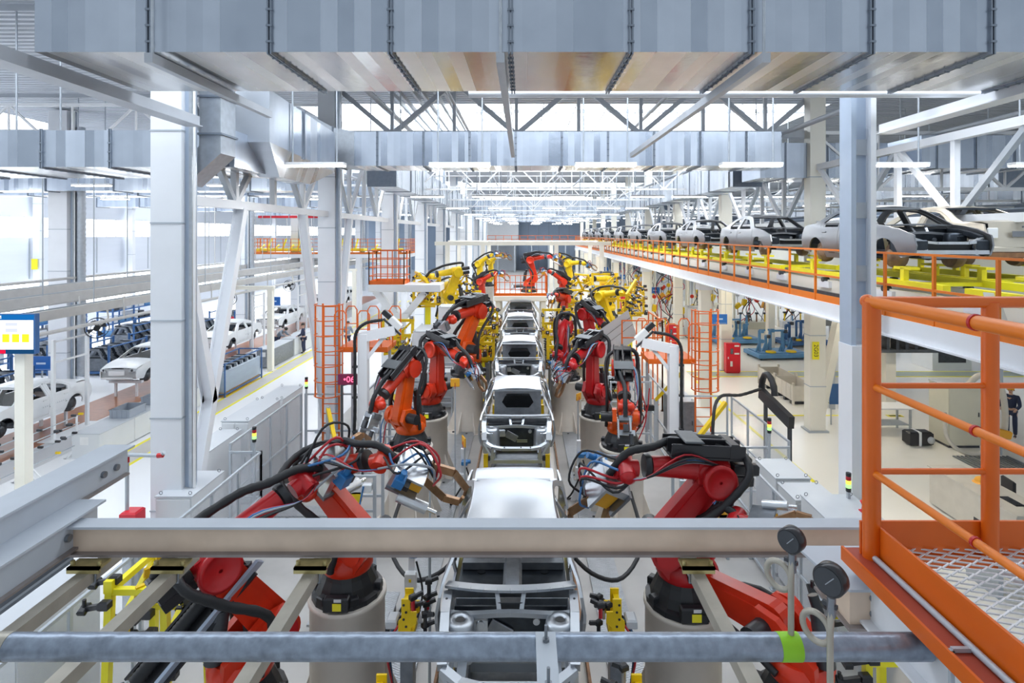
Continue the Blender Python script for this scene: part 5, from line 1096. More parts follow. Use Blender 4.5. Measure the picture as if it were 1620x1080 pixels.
cage_ladder(-5.95, 17.6, 4.85, 3.5, 1, 'orange caged ladder on the screen side of the robot cell'); cage_ladder(5.75, 18.2, 4.6, 3.0, -1, 'orange caged ladder on the platform side of the robot cell')
fence('stair_rail', 'tall orange stair railing behind the platform side landing', [(3.9, 22.5), (5.5, 22.5), (5.5, 25.0)], 3.6, .8, False, 'orange', 'orange railings', 2.2, 2.9)
# gantry arms with black cable
def gantry(x, y, zt, sx, label):
    t = thing('gantry_post', label, 'gantry', (x, y, 0), 0, 'cream gantry arms'); b = MB(); b.box2(-.14, .14, -.14, .14, 0, zt, 'cream_steel' if False else 'white_steel', .01); b.box2(-.3, .3, -.3, .3, 0, .04, 'grey_steel'); b.build('post', t)
    b = MB(); b.bar((-sx*.14, 0, zt-.14), (sx*.95, 0, zt+.1), .26, .28, 'white_steel'); b.build('arm', t)
    b = MB(); b.bar((sx*.1, 0, zt-.75), (sx*.6, 0, zt-.12), .12, .1, 'white_steel'); b.build('knee_brace', t)
    b = MB(); c = Vector((sx*.95, 0, zt+.3)); R = Matrix.Rotation(sx*.75, 3, 'Y'); b.box(c, (.42, .2, .2), 'cabinet', R, .02); b.box(c+R @ Vector((-sx*.36, 0, .02)), (.3, .16, .16), 'black', R, .02); b.box(c-R @ Vector((0, 0, .14)), (.7, .1, .06), 'dark_metal', R); b.build('balancer', t)
    b = MB(); b.tube(spline([(sx*.6, -.12, zt+.42), (sx*.1, -.18, zt+.32), (-sx*.18, -.18, zt), (-sx*.2, -.18, zt-.7), (-sx*.2, -.18, 1.8), (-sx*.2, -.18, .9), (sx*.1, -.3, .5)], 10), .05, 'rubber', 10, rib=1); b.build('cable_hose', t)
    b = MB()
    for z in (1.2, 2.2, 3.1): b.box((-sx*.2, -.16, z), (.14, .12, .06), 'dark_metal')
    b.build('hose_clip', t); return t
gantry(-4.75, 16.9, 4.05, 1, 'white gantry post with arched black cable, screen side'); gantry(4.5, 17.1, 3.65, -1, 'white gantry post with arched black cable, platform side')
# yellow strut levers
for k, (p, q, lab) in enumerate((((-5.6, 16.3, 2.0), (-4.9, 15.2, .9), 'slanted yellow strut at the foot of the screen side ladder'), ((4.0, 14.4, 1.3), (5.4, 15.2, 2.5), 'slanted yellow strut under the platform side cable boom'), ((4.3, 18.5, 1.6), (5.0, 18.0, 2.6), 'slanted yellow strut behind the platform side gantry post'))):
    t = thing('yellow_strut', lab, 'strut', (p[0], p[1], 0)); o = Vector((p[0], p[1], 0)); b = MB(); b.bar(Vector(p)-o, Vector(q)-o, .1, .1, 'yellow'); b.build('strut_arm', t); b = MB(); b.bar((0, 0, 0), Vector(p)-o+Vector((0, 0, .05)), .09, .09, 'grey_steel'); b.build('support_post', t)
# checker walkway frame
t = thing('raised_walkway', 'checker plate walkway frame inside the screen side fence', 'walkway', (-5.4, 14.6, 0)); b = MB()
for x0, x1, y0, y1 in ((-1.2, -.7, -1.4, 1.6), (-.7, 1.0, -1.4, -.9), (-.7, .9, 1.0, 1.6)): b.box2(x0, x1, y0, y1, .42, .46, 'checker')
b.build('tread_plate', t); b = MB()
for x, y in ((-1.15, -1.35), (.95, -1.35), (-1.15, 1.5), (.85, 1.5), (-.1, -1.35)): b.box2(x-.03, x+.03, y-.03, y+.03, 0, .42, 'dark_metal')
b.build('leg', t)
t = thing('raised_walkway', 'grey checker plate step between low pedestal and drum, screen side', 'walkway', (-3.0, 10.2, 0)); b = MB(); b.box2(-.7, .7, -.5, .4, .3, .34, 'checker'); b.build('tread_plate', t); b = MB()
for x in (-.6, .6): b.box2(x-.04, x+.04, -.45, .35, 0, .3, 'dark_metal')
b.build('leg', t)
# black cable boom
t = thing('cable_boom', 'black cable boom arching over the platform side fence', 'boom', (6.6, 14.9, 0)); b = MB(); b.bar((0, .9, 2.6), (0, -.9, 2.35), .14, .3, 'plastic_black'); b.build('boom_arm', t); b = MB(); b.bar((.0, -.8, 0), (0, -.8, 2.3), .08, .08, 'dark_metal'); b.bar((0, .6, 0), (0, .6, 2.4), .08, .08, 'dark_metal'); b.build('support_post', t)
b = MB(); b.tube([(0, .45+.4*math.cos(a), 2.75+.45*math.sin(a)) for a in [PI*i/12 for i in range(13)]], .09, 'rubber', 10, rib=1); b.tube(spline([(-1.9, -.9, .9), (-1.8, -.5, 2.2), (-1.5, -.1, 2.75), (-.8, .3, 2.7), (-.1, .7, 2.75)], 8), .045, 'rubber', 8, rib=1); b.build('ribbed_hose', t)
t = thing('slide_rail', 'brown edged slide rail on the near end of the platform side fence', 'rail', (5.35, 9.2, 0)); b = MB(); b.box2(-.14, .14, -.7, .25, 2.0, 2.14, 'grey_steel'); b.box2(-.15, .15, -.7, -.66, 1.98, 2.15, 'rust'); b.build('rail_body', t); b = MB(); b.box2(-.05, .05, -.3, -.2, 0, 2.0, 'grey_steel'); b.build('support_post', t)
# upper screen side platform with orange cage and V legs
t = thing('upper_platform', 'grey T shaped platform carrying the square orange cage, screen side', 'platform', (-5.6, 26, 0)); b = MB(); b.box2(-1.3, 1.9, -.7, .7, 4.42, 4.75, 'white_steel', .02); b.build('deck', t); b = MB(); b.box2(-.2, .2, -.2, .2, 0, 3.2, 'white_steel'); b.build('column', t)
for s in (-1, 1): b = MB(); b.bar((0, 0, 3.0), (s*1.15, 0, 4.4), .3, .3, 'white_steel'); b.build('v_brace', t)
b = MB(); b.prism([(-.2, 2.7), (.2, 2.7), (.42, 3.4), (-.42, 3.4)], (0, -.22, 0), (1, 0, 0), (0, 0, 1), .04, 'white_steel'); b.build('gusset_plate', t)
t = thing('orange_cage', 'square orange railing cage on top of the grey T platform', 'railing', (-6.1, 26, 4.75)); rail_run(t, [(-.78, .65), (-.78, -.65), (.78, -.65), (.78, .65), (-.78, .65)], 0, 1.5, 'orange', True, .52, .022, 3)
# aluminium stair
t = thing('access_stair', 'white aluminium stair leading down from the switch cabinets', 'stair', (-4.1, 20.6, 0))
for s in (-.35, .35):
    b = MB(); b.bar((s, -.2, .04), (s, 2.2, 2.0), .05, .16, 'white_steel'); b.build('stringer', t); b = MB(); b.bar((s, -.1, 1.2), (s, 2.2, 3.0), .04, .04, 'white_steel'); b.bar((s, .0, .2), (s, -.1, 1.2), .04, .04, 'white_steel'); b.bar((s, 2.2, 2.0), (s, 2.2, 3.0), .04, .04, 'white_steel'); b.build('hand_rail', t)
for k in range(7): b = MB(); b.box((0, .15+.31*k, .33+.254*k), (.7, .24, .03), 'checker'); b.build('tread', t)
# cream steel frame over the far line
t = thing('steel_gantry', 'cream steel gantry spanning the far end of the robot line', 'frame', (0, 45, 0))
for x in (-6, -3.2, 2.6, 6.2):
    for y in (0, 8): b = MB(); b.box2(x-.16, x+.16, y-.16, y+.16, 0, 6.1, 'cream_steel'); b.build('post', t)
for y in (0, 8): b = MB(); b.box2(-7, 7, y-.15, y+.15, 6.1, 6.4, 'cream_steel'); b.build('cross_beam', t)
for x in (-6, -3.2, 2.6, 6.2): b = MB(); b.box2(x-.1, x+.1, 0, 8, 6.1, 6.35, 'cream_steel'); b.build('long_beam', t)
for k, (x, w_, h) in enumerate(((-6.5, 1.2, 4.6), (-3.4, 4.6, 4.6))):
    t = thing('far_cabinet', ('narrow' if k == 0 else 'wide')+' pale plant cabinet high against the blue end wall', 'cabinet', (x*1.9, 109.6, 0)); b = MB(); b.box2(-w_*1.2, w_*1.2, -1, 1, 5.6, 9.6, 'cabinet'); b.build('casing', t); b = MB(); b.box2(-w_*1.1, w_*1.1, -1, 1, 0, 5.6, 'grey_steel'); b.build('support', t)
t = thing('far_railing', 'orange railing of the gallery along the blue end wall', 'railing', (0, 104, 5.4)); rail_run(t, [(-8, 0), (14, 0)], 0, 1.3, 'orange', False, 1.5, .05, 1); b = MB(); b.box2(-8, 14, -.2, 3.5, -.4, 0, 'grey_steel'); b.build('gallery_deck', t)
for k in range(8): b = MB(); b.box2(-7.9+3.1*k, -7.7+3.1*k, 0, .2, -5.4, -.4, 'grey_steel'); b.build('gallery_leg', t)

# profile frames with devices standing among the drums
def device_frame(x, y, w_, h, label, seed, m='grey_steel'):
    rnd = random.Random(seed); t = thing('device_frame', label, 'frame', (x, y, 0), 0, 'profile frames with devices in the robot cell')
    for sx in (-1, 1):
        for sy in (-.35, .35): b = MB(); b.bar((sx*w_/2, sy, 0), (sx*w_/2, sy, h), .06, .06, m); b.build('upright', t)
    for z in (.5, h*.6, h-.03):
        for sy in (-.35, .35): b = MB(); b.bar((-w_/2, sy, z), (w_/2, sy, z), .05, .05, m); b.build('cross_rail', t)
    for k in range(5): b = MB(); c = (rnd.uniform(-w_/2, w_/2), -.38, rnd.uniform(.6, h-.2)); b.box(c, (rnd.uniform(.15, .4), .14, rnd.uniform(.15, .4)), rnd.choice(('cabinet', 'yellow', 'dark_metal', 'blue_valve', 'amber', 'black')), None, .02); b.build('device_box', t)
    b = MB()
    for k in range(5): hose(b, [(rnd.uniform(-w_/2, w_/2), -.45, h-.2), (rnd.uniform(-w_/2, w_/2), -.5, h*.5), (rnd.uniform(-w_/2, w_/2), -.4, .2)], .02, rnd.choice(('rubber', 'cable_red', 'cable_blue', 'rubber')), 6)
    b.build('hose_bundle', t); return t
for k, (x, y, w_, h, lab) in enumerate(((-4.0, 18.6, 1.2, 2.2, 'grey profile frame with device boxes behind the screen side gantry post'), (3.5, 18.9, 1.3, 2.2, 'grey profile frame with device boxes behind the platform side gantry post'), (-3.6, 12.4, .9, 1.9, 'grey profile frame with device boxes before the folded screen side robot'), (3.9, 12.6, 1.0, 1.7, 'grey profile frame with device boxes before the folded platform side robot'), (-3.3, 22.2, 1.1, 1.9, 'grey profile frame with device boxes by the white stair'), (3.2, 21.4, .9, 2.0, 'yellow profile frame beside the platform side fourth drum'))):
    device_frame(x, y, w_, h, lab, 30+k, 'yellow' if k == 5 else 'grey_steel')
# ---------------------------------------------------------------- raised conveyor gallery
t = thing('conveyor_gallery', 'raised conveyor gallery with white edge beam carrying the silver bodies', 'gallery', (0, 0, 0))
b = MB(); b.box2(6.95, 15.6, 4.0, 76, 5.36, 5.44, 'grey_steel'); b.build('deck', t)
b = MB(); b.box2(6.9, 6.99, 4.0, 76, 5.1, 5.44, 'white_steel'); b.box2(6.8, 6.99, 4, 76, 5.08, 5.11, 'white_steel'); b.build('edge_beam', t)
for k in range(12): b = MB(); b.ibeam((6.99, 5.2+6*k, 5.2), (15.5, 5.2+6*k, 5.2), .16, .3, 'cream_steel'); b.build('cross_beam', t)
for k in range(6):
    y = 23.1+11*k
    for x in (7.35, 14.8):
        b = MB(); b.box2(x-.2, x+.2, y-.2, y+.2, 0, 4.75, 'cream_steel'); b.build('column', t); b = MB(); b.box2(x-.28, x+.28, y-.28, y+.28, 4.75, 5.08, 'white_steel'); b.build('capital', t)
t = thing('gallery_railing', 'long orange railing along the edge of the raised conveyor', 'railing', (6.93, 4.4, 5.44)); rail_run(t, [(0, 0), (0, 71.5)], 0, 1.2, 'orange_rail', True, 1.3, .026, 1)
# conveyor frame and yellow skids
t = thing('skid_conveyor', 'white and black conveyor track under the yellow skids', 'conveyor', (8.45, 4.2, 5.44))
for sx in (-1, 1):
    b = MB(); b.box2(sx*.78-.05, sx*.78+.05, 0, 71, .12, .42, 'cream_steel'); b.build('side_beam', t); b = MB(); b.box2(sx*.98-.03, sx*.98+.03, 0, 71, .03, .14, 'dark_metal'); b.box2(sx*.95-.08, sx*.95+.08, 0, 71, .0, .03, 'grey_steel'); b.build('drive_rail', t)
    for k in range(30):
        b = MB(); b.box((sx*.86, .5+2.4*k, .3), (.1, .5, .16), 'white_steel'); b.cyl((sx*.78, .5+2.4*k, .42), (sx*.94, .5+2.4*k, .42), .06, 'dark_metal', n=10); b.build('roller', t)
def skid(x, y, z, label):
    t = thing('body_skid', label, 'skid', (x, y, z), 0, 'yellow body skids'); 
    for sx in (-1, 1):
        b = MB(); b.box2(sx*.82-.07, sx*.82+.07, -3.1, 2.9, 0, .14, 'yellow_bright'); b.build('runner', t)
        for yy in (-1.9, -.6, 1.7):
            b = MB(); b.box2(sx*.78-.05, sx*.78+.05, yy-.06, yy+.06, .14, .40, 'yellow_bright'); b.box2(sx*.74-.09, sx*.74+.09, yy-.26, yy+.26, .36, .41, 'yellow_bright'); b.build('support_post', t)
    for yy in (-1.9, 1.7): b = MB(); b.box2(-.8, .8, yy-.05, yy+.05, .02, .1, 'yellow_bright'); b.build('cross_member', t)
    return t
sk = None
for k in range(11):
    y = 6.85+6.5*k; lab = 'yellow skid under the raised car body, %s from the camera' % ORD[k]
    if sk is None: sk = skid(8.45, y, 5.93, lab)
    else: dup(sk, (8.45, y, 5.93), 0, lab)
t = thing('skid_conveyor', 'conveyor track of the far raised lane', 'conveyor', (13.3, 13, 5.44)); 
for sx in (-1, 1): b = MB(); b.box2(sx*.78-.05, sx*.78+.05, 0, 34, .0, .95, 'cream_steel'); b.build('side_beam', t)
t = thing('gallery_plate', 'pale ribbed plate leaning at the champagne body on the raised conveyor', 'plate', (7.5, 8.9, 5.5)); b = MB(); b.bar((0, 0, 0.0), (.05, .25, .55), .3, .02, 'cabinet', (0, -1, .4)); b.build('plate_body', t)
# vertical sign on the cream column
t = thing('column_sign', 'yellow vertical letter sign on the cream column beside the stillages', 'sign', (10.28, 20.0, 2.9)); b = MB(); b.box((0, 0, 0), (.24, .02, .62), 'yellow_bright'); b.build('sign_board', t); text('2G03', .2, 'text_black', t, Matrix.Translation((0, -.013, 0)) @ Matrix.Rotation(PI/2, 4, 'Y') @ FACE, 'lettering', .002)
t = thing('column_brace', 'cream slanted brace beside the signed column', 'brace', (10.8, 20.9, 0)); b = MB(); b.bar((0.05, 0, .3), (1.15, .2, 5.0), .3, .3, 'cream_steel'); b.build('brace_arm', t)
# red fire cabinets, blue signs
def fire_box(x, y, label, ht=1.5):
    t = thing('fire_cabinet', label, 'cabinet', (x, y, 0), 0, 'red fire cabinets'); b = MB(); b.box2(-.36, .36, -.16, .16, 0.05, ht, 'red_box', .012); b.box2(-.33, .33, -.14, .14, 0, .05, 'red_box'); b.build('body', t)
    b = MB(); b.box2(-.33, .33, -.178, -.16, .08, ht-.05, 'red_box', .006); o = b.build('door', t)
    b = MB(); b.box((-.08, -.182, ht*.74), (.14, .008, .28), 'dark_metal'); b.box((-.08, -.186, ht*.74), (.09, .008, .22), 'clear_glass'); b.build('window', o); b = MB(); b.box((-.1, -.182, ht*.32), (.11, .008, .26), 'text_white'); b.build('instruction_label', o)
    b = MB()
    for z in (.92, .66): b.box((.17, -.182, ht*z), (.24, .008, .08), 'text_white')
    b.build('white_lettering', o); b = MB(); b.box((-.26, -.19, ht*.52), (.05, .02, .1), 'cabinet'); b.build('handle', o); return t
fire_box(10.55, 28.75, 'red fire cabinet standing at the cream column beyond the ladder'); fire_box(9.0, 34.5, 'red fire cabinet behind the orange landing railing'); fire_box(8.9, 50, 'far red fire cabinet under the raised conveyor')
for k, (y, lab) in enumerate(((30.2, 'nearest blue sign hanging under the raised conveyor'), (45.4, 'second blue sign hanging under the raised conveyor'), (59.5, 'third blue sign hanging under the raised conveyor'), (73, 'farthest blue sign hanging under the raised conveyor'))):
    t = thing('hanging_sign', lab, 'sign', (9.8 if k == 0 else 10.5, 28.4 if k == 0 else y, 2.5 if k == 0 else 2.25), 0, 'blue signs under the raised conveyor'); b = MB(); b.box((0, 0, .25), (.74, .04, .5), 'sign_blue', None, .008); b.build('sign_board', t)
    b = MB(); b.box((0, -.024, .26), (.3, .004, .07), 'sign_text'); b.box((0, -.024, .05), (.66, .004, .012), 'sign_text'); b.build('print', t); b = MB(); b.cyl((-.3, 0, .5), (-.3, 0, 2.62), .012, 'grey_steel', n=6); b.cyl((.3, 0, .5), (.3, 0, 2.62), .012, 'grey_steel', n=6); b.build('hanger_rod', t)
# blue fixture trolleys
def trolley(x, y, label, seed, m='blue_fixture'):
    rnd = random.Random(seed); t = thing('fixture_trolley', label, 'trolley', (x, y, 0), .1, 'blue fixture trolleys'); b = MB(); b.box2(-1.5, 1.5, -.9, .9, .12, .34, m, .02); b.box2(-1.3, 1.3, -.7, .7, .34, .38, m); b.build('base_frame', t)
    for sx in (-1, 1):
        for sy in (-1, 1): b = MB(); b.cyl((sx*1.3, sy*.7-.04, .08), (sx*1.3, sy*.7+.04, .08), .08, 'black', n=12); b.build('wheel', t)
        b = MB(); b.lathe((sx*.6, -.5, .38), (0, 0, 1), [(.28, 0), (.28, .06), (.2, .09)], 'yellow', 16); b.build('turn_ring', t)
    for k in range(6):
        b = MB(); xx = -1.1+.44*k; yy = rnd.uniform(-.3, .6); h = rnd.uniform(.8, 1.7)
        b.bar((xx, yy, .36), (xx, yy, h), .12, .12, m); b.bar((xx, yy, h), (xx+rnd.uniform(-.3, .3), yy-.3, h+.05), .1, .1, m); b.bar((xx-.2, yy, .36), (xx, yy, .9), .08, .08, m); b.box((xx, yy-.3, h), (.16, .14, .2), 'dark_metal' if k % 2 else m, None, .02); b.build('fixture_tower', t)
    b = MB()
    for sx in (-.35, .35): b.bar((sx, .0, .36), (sx, .0, 1.5), .1, .1, m)
    b.bar((-.35, 0, 1.5), (.35, 0, 1.5), .1, .1, m); b.build('gate_frame', t); return t
trolley(14.4, 32.4, 'blue fixture trolley parked under the raised conveyor, nearest one', 1); trolley(13.6, 36.6, 'blue fixture trolley behind the nearest trolley', 2); trolley(17.6, 36.0, 'dark blue fixture trolley by the grey column base', 3, 'blue_rack'); trolley(20.8, 34.5, 'dark blue fixture trolley farthest toward the louvred wall', 4, 'blue_rack')
# stillages
def stillage(x, y, label):
    t = thing('steel_stillage', label, 'crate', (x, y, 0), 0, 'grey steel stillages'); hx, hy, h = .46, .82, .78; b = MB()
    for xx in (-hx, hx): b.box2(xx-.015, xx+.015, -hy, hy, .18, h, 'pallet_cream')
    for yy in (-hy, hy): b.box2(-hx, hx, yy-.015, yy+.015, .18, h, 'pallet_cream')
    b.build('side_wall', t); b = MB(); b.box2(-hx, hx, -hy, hy, .15, .19, 'pallet_cream'); b.build('base', t)
    for xx in (-hx, hx):
        for yy in (-hy, hy): b = MB(); b.box2(xx-.04, xx+.04, yy-.04, yy+.04, 0, h+.12, 'pallet_cream'); b.build('corner_post', t)
    for k in range(3): b = MB(); b.box2(-hx-.03, -hx, -hy+.4*(k+.5)-.02, -hy+.4*(k+.5)+.02, .18, h, 'pallet_cream'); b.build('rib', t)
    for yy in (-.6, 0, .6): b = MB(); b.box2(-hx, hx, yy-.08, yy+.08, .0, .15, 'dark_metal'); b.build('skid_foot', t)
    return t
stillage(11.5, 24.1, 'grey steel stillage box on the cream floor, nearer of two'); stillage(11.5, 25.85, 'grey steel stillage box on the cream floor, farther of two')
for k, (x, y) in enumerate(((12.5, 23.6), (14.3, 21.9))):
    b = MB(); b.box2(x-.3, x+.3, y-.12, y+.12, .0, .006, 'yellow_bright'); b.box2(x-.22, x+.22, y-.06, y+.06, .006, .008, 'text_black'); tag(b.build('floor_marking'), ('yellow and black floor marking beside the stillages', 'yellow and black floor marking right of the signed column')[k], 'marking')
# work bench area seen through the orange rails
cabinet(13.9, 14.95, 18.6, 19.5, 2.0, 'beige control cabinet with white hose seen between the orange rails', 'beige_box', 1, 0, None, False)
b = MB(); b.tube(spline([(14.3, 18.4, 2.05), (14.7, 18.3, 2.45), (15.3, 18.3, 2.2), (15.5, 18.3, 1.2), (15.4, 18.3, .1)], 8), .09, 'pallet_cream', 10); tag(b.build('white_hose'), 'thick cream hose curling over the beige control cabinet', 'hose')
b = MB(); b.tube(spline([(13.7, 18.5, 1.2), (13.55, 18.2, .5), (13.9, 18.0, .1), (14.4, 17.9, .12), (14.9, 18.1, .6)], 8), .06, 'pallet_cream', 8); tag(b.build('white_hose'), 'cream hose looping on the floor before the beige cabinet', 'hose')
t = thing('work_table', 'light table with grey legs beside the beige control cabinet', 'table', (12.6, 20.2, 0)); b = MB(); b.box2(-1.1, 1.0, -.4, .4, .88, .92, 'white_paint'); b.build('table_top', t)
for sx in (-1.0, .9):
    for sy in (-.35, .35): b = MB(); b.box2(sx-.03, sx+.03, sy-.03, sy+.03, 0, .88, 'grey_steel'); b.build('leg', t)
b = MB(); b.box2(-1.0, .9, -.3, .3, .3, .33, 'grey_steel'); b.build('shelf', t)
t = thing('notice_board', 'blue notice board standing left of the light table', 'board', (11.7, 20.9, 0)); b = MB(); b.box2(-.45, .45, -.02, .02, .75, 1.5, 'blue_rack'); b.build('board_panel', t); b = MB(); b.box2(-.42, -.38, -.02, .02, 0, .75, 'grey_steel'); b.box2(.38, .42, -.02, .02, 0, .75, 'grey_steel'); b.build('leg', t)
t = thing('tool_case', 'black roller case with white bands on the floor by the table', 'case', (13.1, 18.9, 0)); b = MB(); b.box((0, 0, .25), (.78, .4, .44), 'plastic_black', None, .05); b.build('case_body', t); b = MB(); b.box((-.05, 0, .25), (.08, .42, .46), 'white_paint'); b.build('band', t); b = MB(); b.lathe((.3, -.2, .22), (0, -1, 0), [(.12, 0), (.12, .03), (.04, .04)], 'silver', 14); b.build('wheel', t)
t = thing('floor_grate', 'grey slatted floor grate before the beige control cabinet', 'grate', (14.4, 17.4, 0)); b = MB()
for k in range(14): b.box2(-.9+.13*k, -.84+.13*k, -.5, .5, 0, .03, 'mid_metal')
b.build('slat_panel', t)
t = thing('hand_tool', 'orange handheld unit hanging beside the cream hose', 'tool', (15.15, 18.0, .55)); b = MB(); b.box((0, 0, .14), (.5, .16, .26), 'hard_hat', Matrix.Rotation(.25, 3, 'Y'), .03); b.build('case', t); b = MB(); b.bar((.0, .05, 0), (0, .05, -.55), .05, .05, 'grey_steel'); b.build('stand', t)
t = thing('work_counter', 'pale work counter below the orange rails', 'counter', (10.95, 13.5, 0)); b = MB(); b.box2(-.45, .45, -1.4, 1.3, .96, 1.0, 'pallet_cream'); b.build('counter_top', t); b = MB(); b.box2(-.42, .42, -1.35, 1.25, .05, .96, 'pallet_cream', .01); b.build('body', t); b = MB(); b.box2(-.425, -.4, -.9, -.2, .1, .4, 'dark_metal'); b.build('recess', t)
t = thing('hard_hat', 'orange hard hat lying on the pale work counter', 'helmet', (11.05, 13.75, 1.0)); b = MB(); b.lathe((0, 0, 0), (0, 0, 1), [(.17, 0), (.165, .01), (.13, .015), (.125, .06), (.1, .11), (.05, .14), (.005, .15)], 'hard_hat', 20); b.build('shell', t)
t = thing('keyboard', 'black keyboard on the pale work counter', 'keyboard', (10.95, 12.75, 1.0)); b = MB(); b.box((0, 0, .012), (.2, .45, .024), 'plastic_black', None, .004); b.build('case', t); b = MB()
for i in range(4):
    for j in range(10): b.box((-.07+.045*i, -.19+.042*j, .027), (.034, .032, .008), 'dark_metal')
b.build('key_field', t)
t = thing('steel_chest', 'grey steel chest with bolt holes at the near end of the counter', 'box', (9.75, 11.3, 0)); b = MB(); b.box2(-.75, .75, -.45, .45, .75, 1.05, 'bluegrey_steel', .01); b.build('chest_body', t)
for sx in (-.6, .6): b = MB(); b.box2(sx-.05, sx+.05, -.4, .4, 0, .75, 'grey_steel'); b.build('leg', t)
def chair(x, y, rz, label):
    t = thing('office_chair', label, 'chair', (x, y, 0), rz, 'black office chairs'); b = MB(); b.box((0, 0, .48), (.46, .46, .08), 'plastic_black', None, .03); b.build('seat', t); b = MB(); b.box((0, .24, .85), (.44, .07, .5), 'plastic_black', None, .03); b.build('backrest', t); b = MB(); b.cyl((0, 0, .08), (0, 0, .45), .03, 'dark_metal'); b.bar((0, .22, .45), (0, .24, .7), .06, .02, 'dark_metal'); b.build('gas_lift', t)
    for k in range(5): a = k*2*PI/5; b = MB(); b.bar((0, 0, .09), (.28*math.cos(a), .28*math.sin(a), .06), .04, .03, 'dark_metal'); b.ball((.28*math.cos(a), .28*math.sin(a), .035), .034, 'black', 8); b.build('leg', t)
chair(11.95, 13.7, 1.4, 'black office chair behind the pale counter'); chair(12.3, 12.0, 1.2, 'black office chair nearer the frame edge')
# clustered welding stations under the gallery
def station(x, y, label, seed):
    rnd = random.Random(seed); t = thing('welding_station', label, 'machine', (x, y, 0), 0, 'manual welding stations under the gallery'); b = MB(); b.box2(-1.2, 1.2, -.6, .6, 0, .5, rnd.choice(('yellow', 'cabinet', 'beige_box')), .02); b.build('base', t); b = MB(); b.box2(-1.3, -1.2, -.1, .1, 0, 4.6, 'cream_steel'); b.box2(1.2, 1.3, -.1, .1, 0, 4.6, 'cream_steel'); b.box2(-1.3, 1.3, -.1, .1, 4.5, 4.62, 'cream_steel'); b.build('portal_frame', t)
    for k in range(5):
        xx = -1+.5*k; z = rnd.uniform(1.4, 2.8); b = MB(); b.box((xx, 0, z), (.3, .3, .5), rnd.choice(('amber', 'yellow', 'robot_red', 'dark_metal', 'yellow')), Matrix.Rotation(rnd.random(), 3, 'Y'), .04); b.bar((xx, 0, z-.2), (xx+rnd.uniform(-.3, .3), -.4, z-.6), .06, .08, 'copper'); b.cyl((xx, 0, z+.2), (xx, 0, 4.5), .015, 'rubber', n=6); b.lathe((xx, 0, z+.8), (0, 1, 0), [(.13, -.06), (.15, 0), (.13, .06)], rnd.choice(('yellow', 'robot_red', 'cabinet')), 12); b.build('welding_gun', t)
    b = MB()
    for k in range(7): hose(b, [(rnd.uniform(-1.1, 1.1), 0, 4.4), (rnd.uniform(-1.1, 1.1), -.2, 3.2), (rnd.uniform(-1.1, 1.1), -.3, rnd.uniform(1.2, 2.4)), (rnd.uniform(-1.1, 1.1), 0, .5)], .03, rnd.choice(('rubber', 'cable_red', 'cable_grey', 'rubber')), 6)
    b.build('hose_bundle', t)
    for k in range(4): b = MB(); xx = -.9+.6*k; b.bar((xx, -.3, .5), (xx, -.3, 1.1), .08, .08, rnd.choice(('yellow', 'blue_fixture', 'rust'))); b.box((xx, -.3, 1.12), (.2, .16, .14), 'dark_metal', None, .02); b.build('jig_post', t)
    return t
for k, (x, y) in enumerate(((10.2, 40), (13.3, 41.5), (17, 42.5), (20.5, 43), (10.3, 52), (13.5, 53), (10.4, 63), (13.4, 64), (24.5, 42), (17.5, 54))):
    station(x, y, 'yellow and red manual welding station under the raised conveyor, %s of its cluster' % ORD[k], 60+k)
for k in range(9):  # warm tubes added out of view under the deck to brighten the floor
    t = thing('fill_tube', 'added warm fill tube under the raised conveyor deck, %s from the front' % ORD[k], 'lamp', (9.2+3.8*(k % 2), 14+6.5*k, 4.95), 0, 'added warm fill tubes under the gallery'); b = MB(); b.box2(-.8, .8, -.08, .08, .03, .1, 'white_paint'); b.build('housing', t); b = MB(); b.cyl((-.75, 0, .0), (.75, 0, 0), .03, 'warm_fill', n=8); b.build('tube', t)
    b = MB(); b.cyl((-.6, 0, .1), (-.6, 0, .36), .012, 'grey_steel', n=6); b.cyl((.6, 0, .1), (.6, 0, .36), .012, 'grey_steel', n=6); b.build('hanger', t)
cabinet(11.0, 12.6, 38.0, 38.8, 2.1, 'grey and white panel cabinet behind the nearest blue sign', 'cabinet', 2)
b = MB(); b.box2(11.5, 20, 22.6, 23.0, 3.35, 3.6, 'hoist_dark'); 
t = thing('pipe_bridge', 'dark pipe bridge seen low behind the near orange railing', 'pipe', (0, 0, 0)); b.build('pipe_run', t); b = MB(); b.box2(12.3, 12.45, 22.7, 22.9, 0, 3.35, 'grey_steel'); b.box2(19, 19.15, 22.7, 22.9, 0, 3.35, 'grey_steel'); b.build('support_post', t)

dup(sk, (10.4, 14.1, 5.93), PI, 'yellow skid under the champagne car')
t = thing('hanging_fixture', 'dark green ribbed fixture hung on the dark pipe bridge', 'fixture', (15.6, 22.8, 2.3)); b = MB(); b.box2(-1.6, 1.6, -.3, .3, 0, .12, 'hoist_dark'); b.box2(-1.6, 1.6, -.2, .2, .6, .7, 'hoist_dark'); b.build('fixture_beam', t)
for k in range(9): b = MB(); b.box2(-1.5+.37*k-.06, -1.5+.37*k+.06, -.25, .25, .1, 1.05, 'dark_metal'); b.build('fixture_rib', t)
t = thing('grey_machine', 'tall grey machine frame far under the raised conveyor', 'machine', (22, 30, 0)); b = MB(); b.box2(-1, 1, -.8, .8, 0, 2.6, 'cabinet', .03); b.build('casing', t); b = MB(); b.box2(-.7, .7, -.83, -.8, .4, 2.2, 'dark_metal'); b.build('door', t)
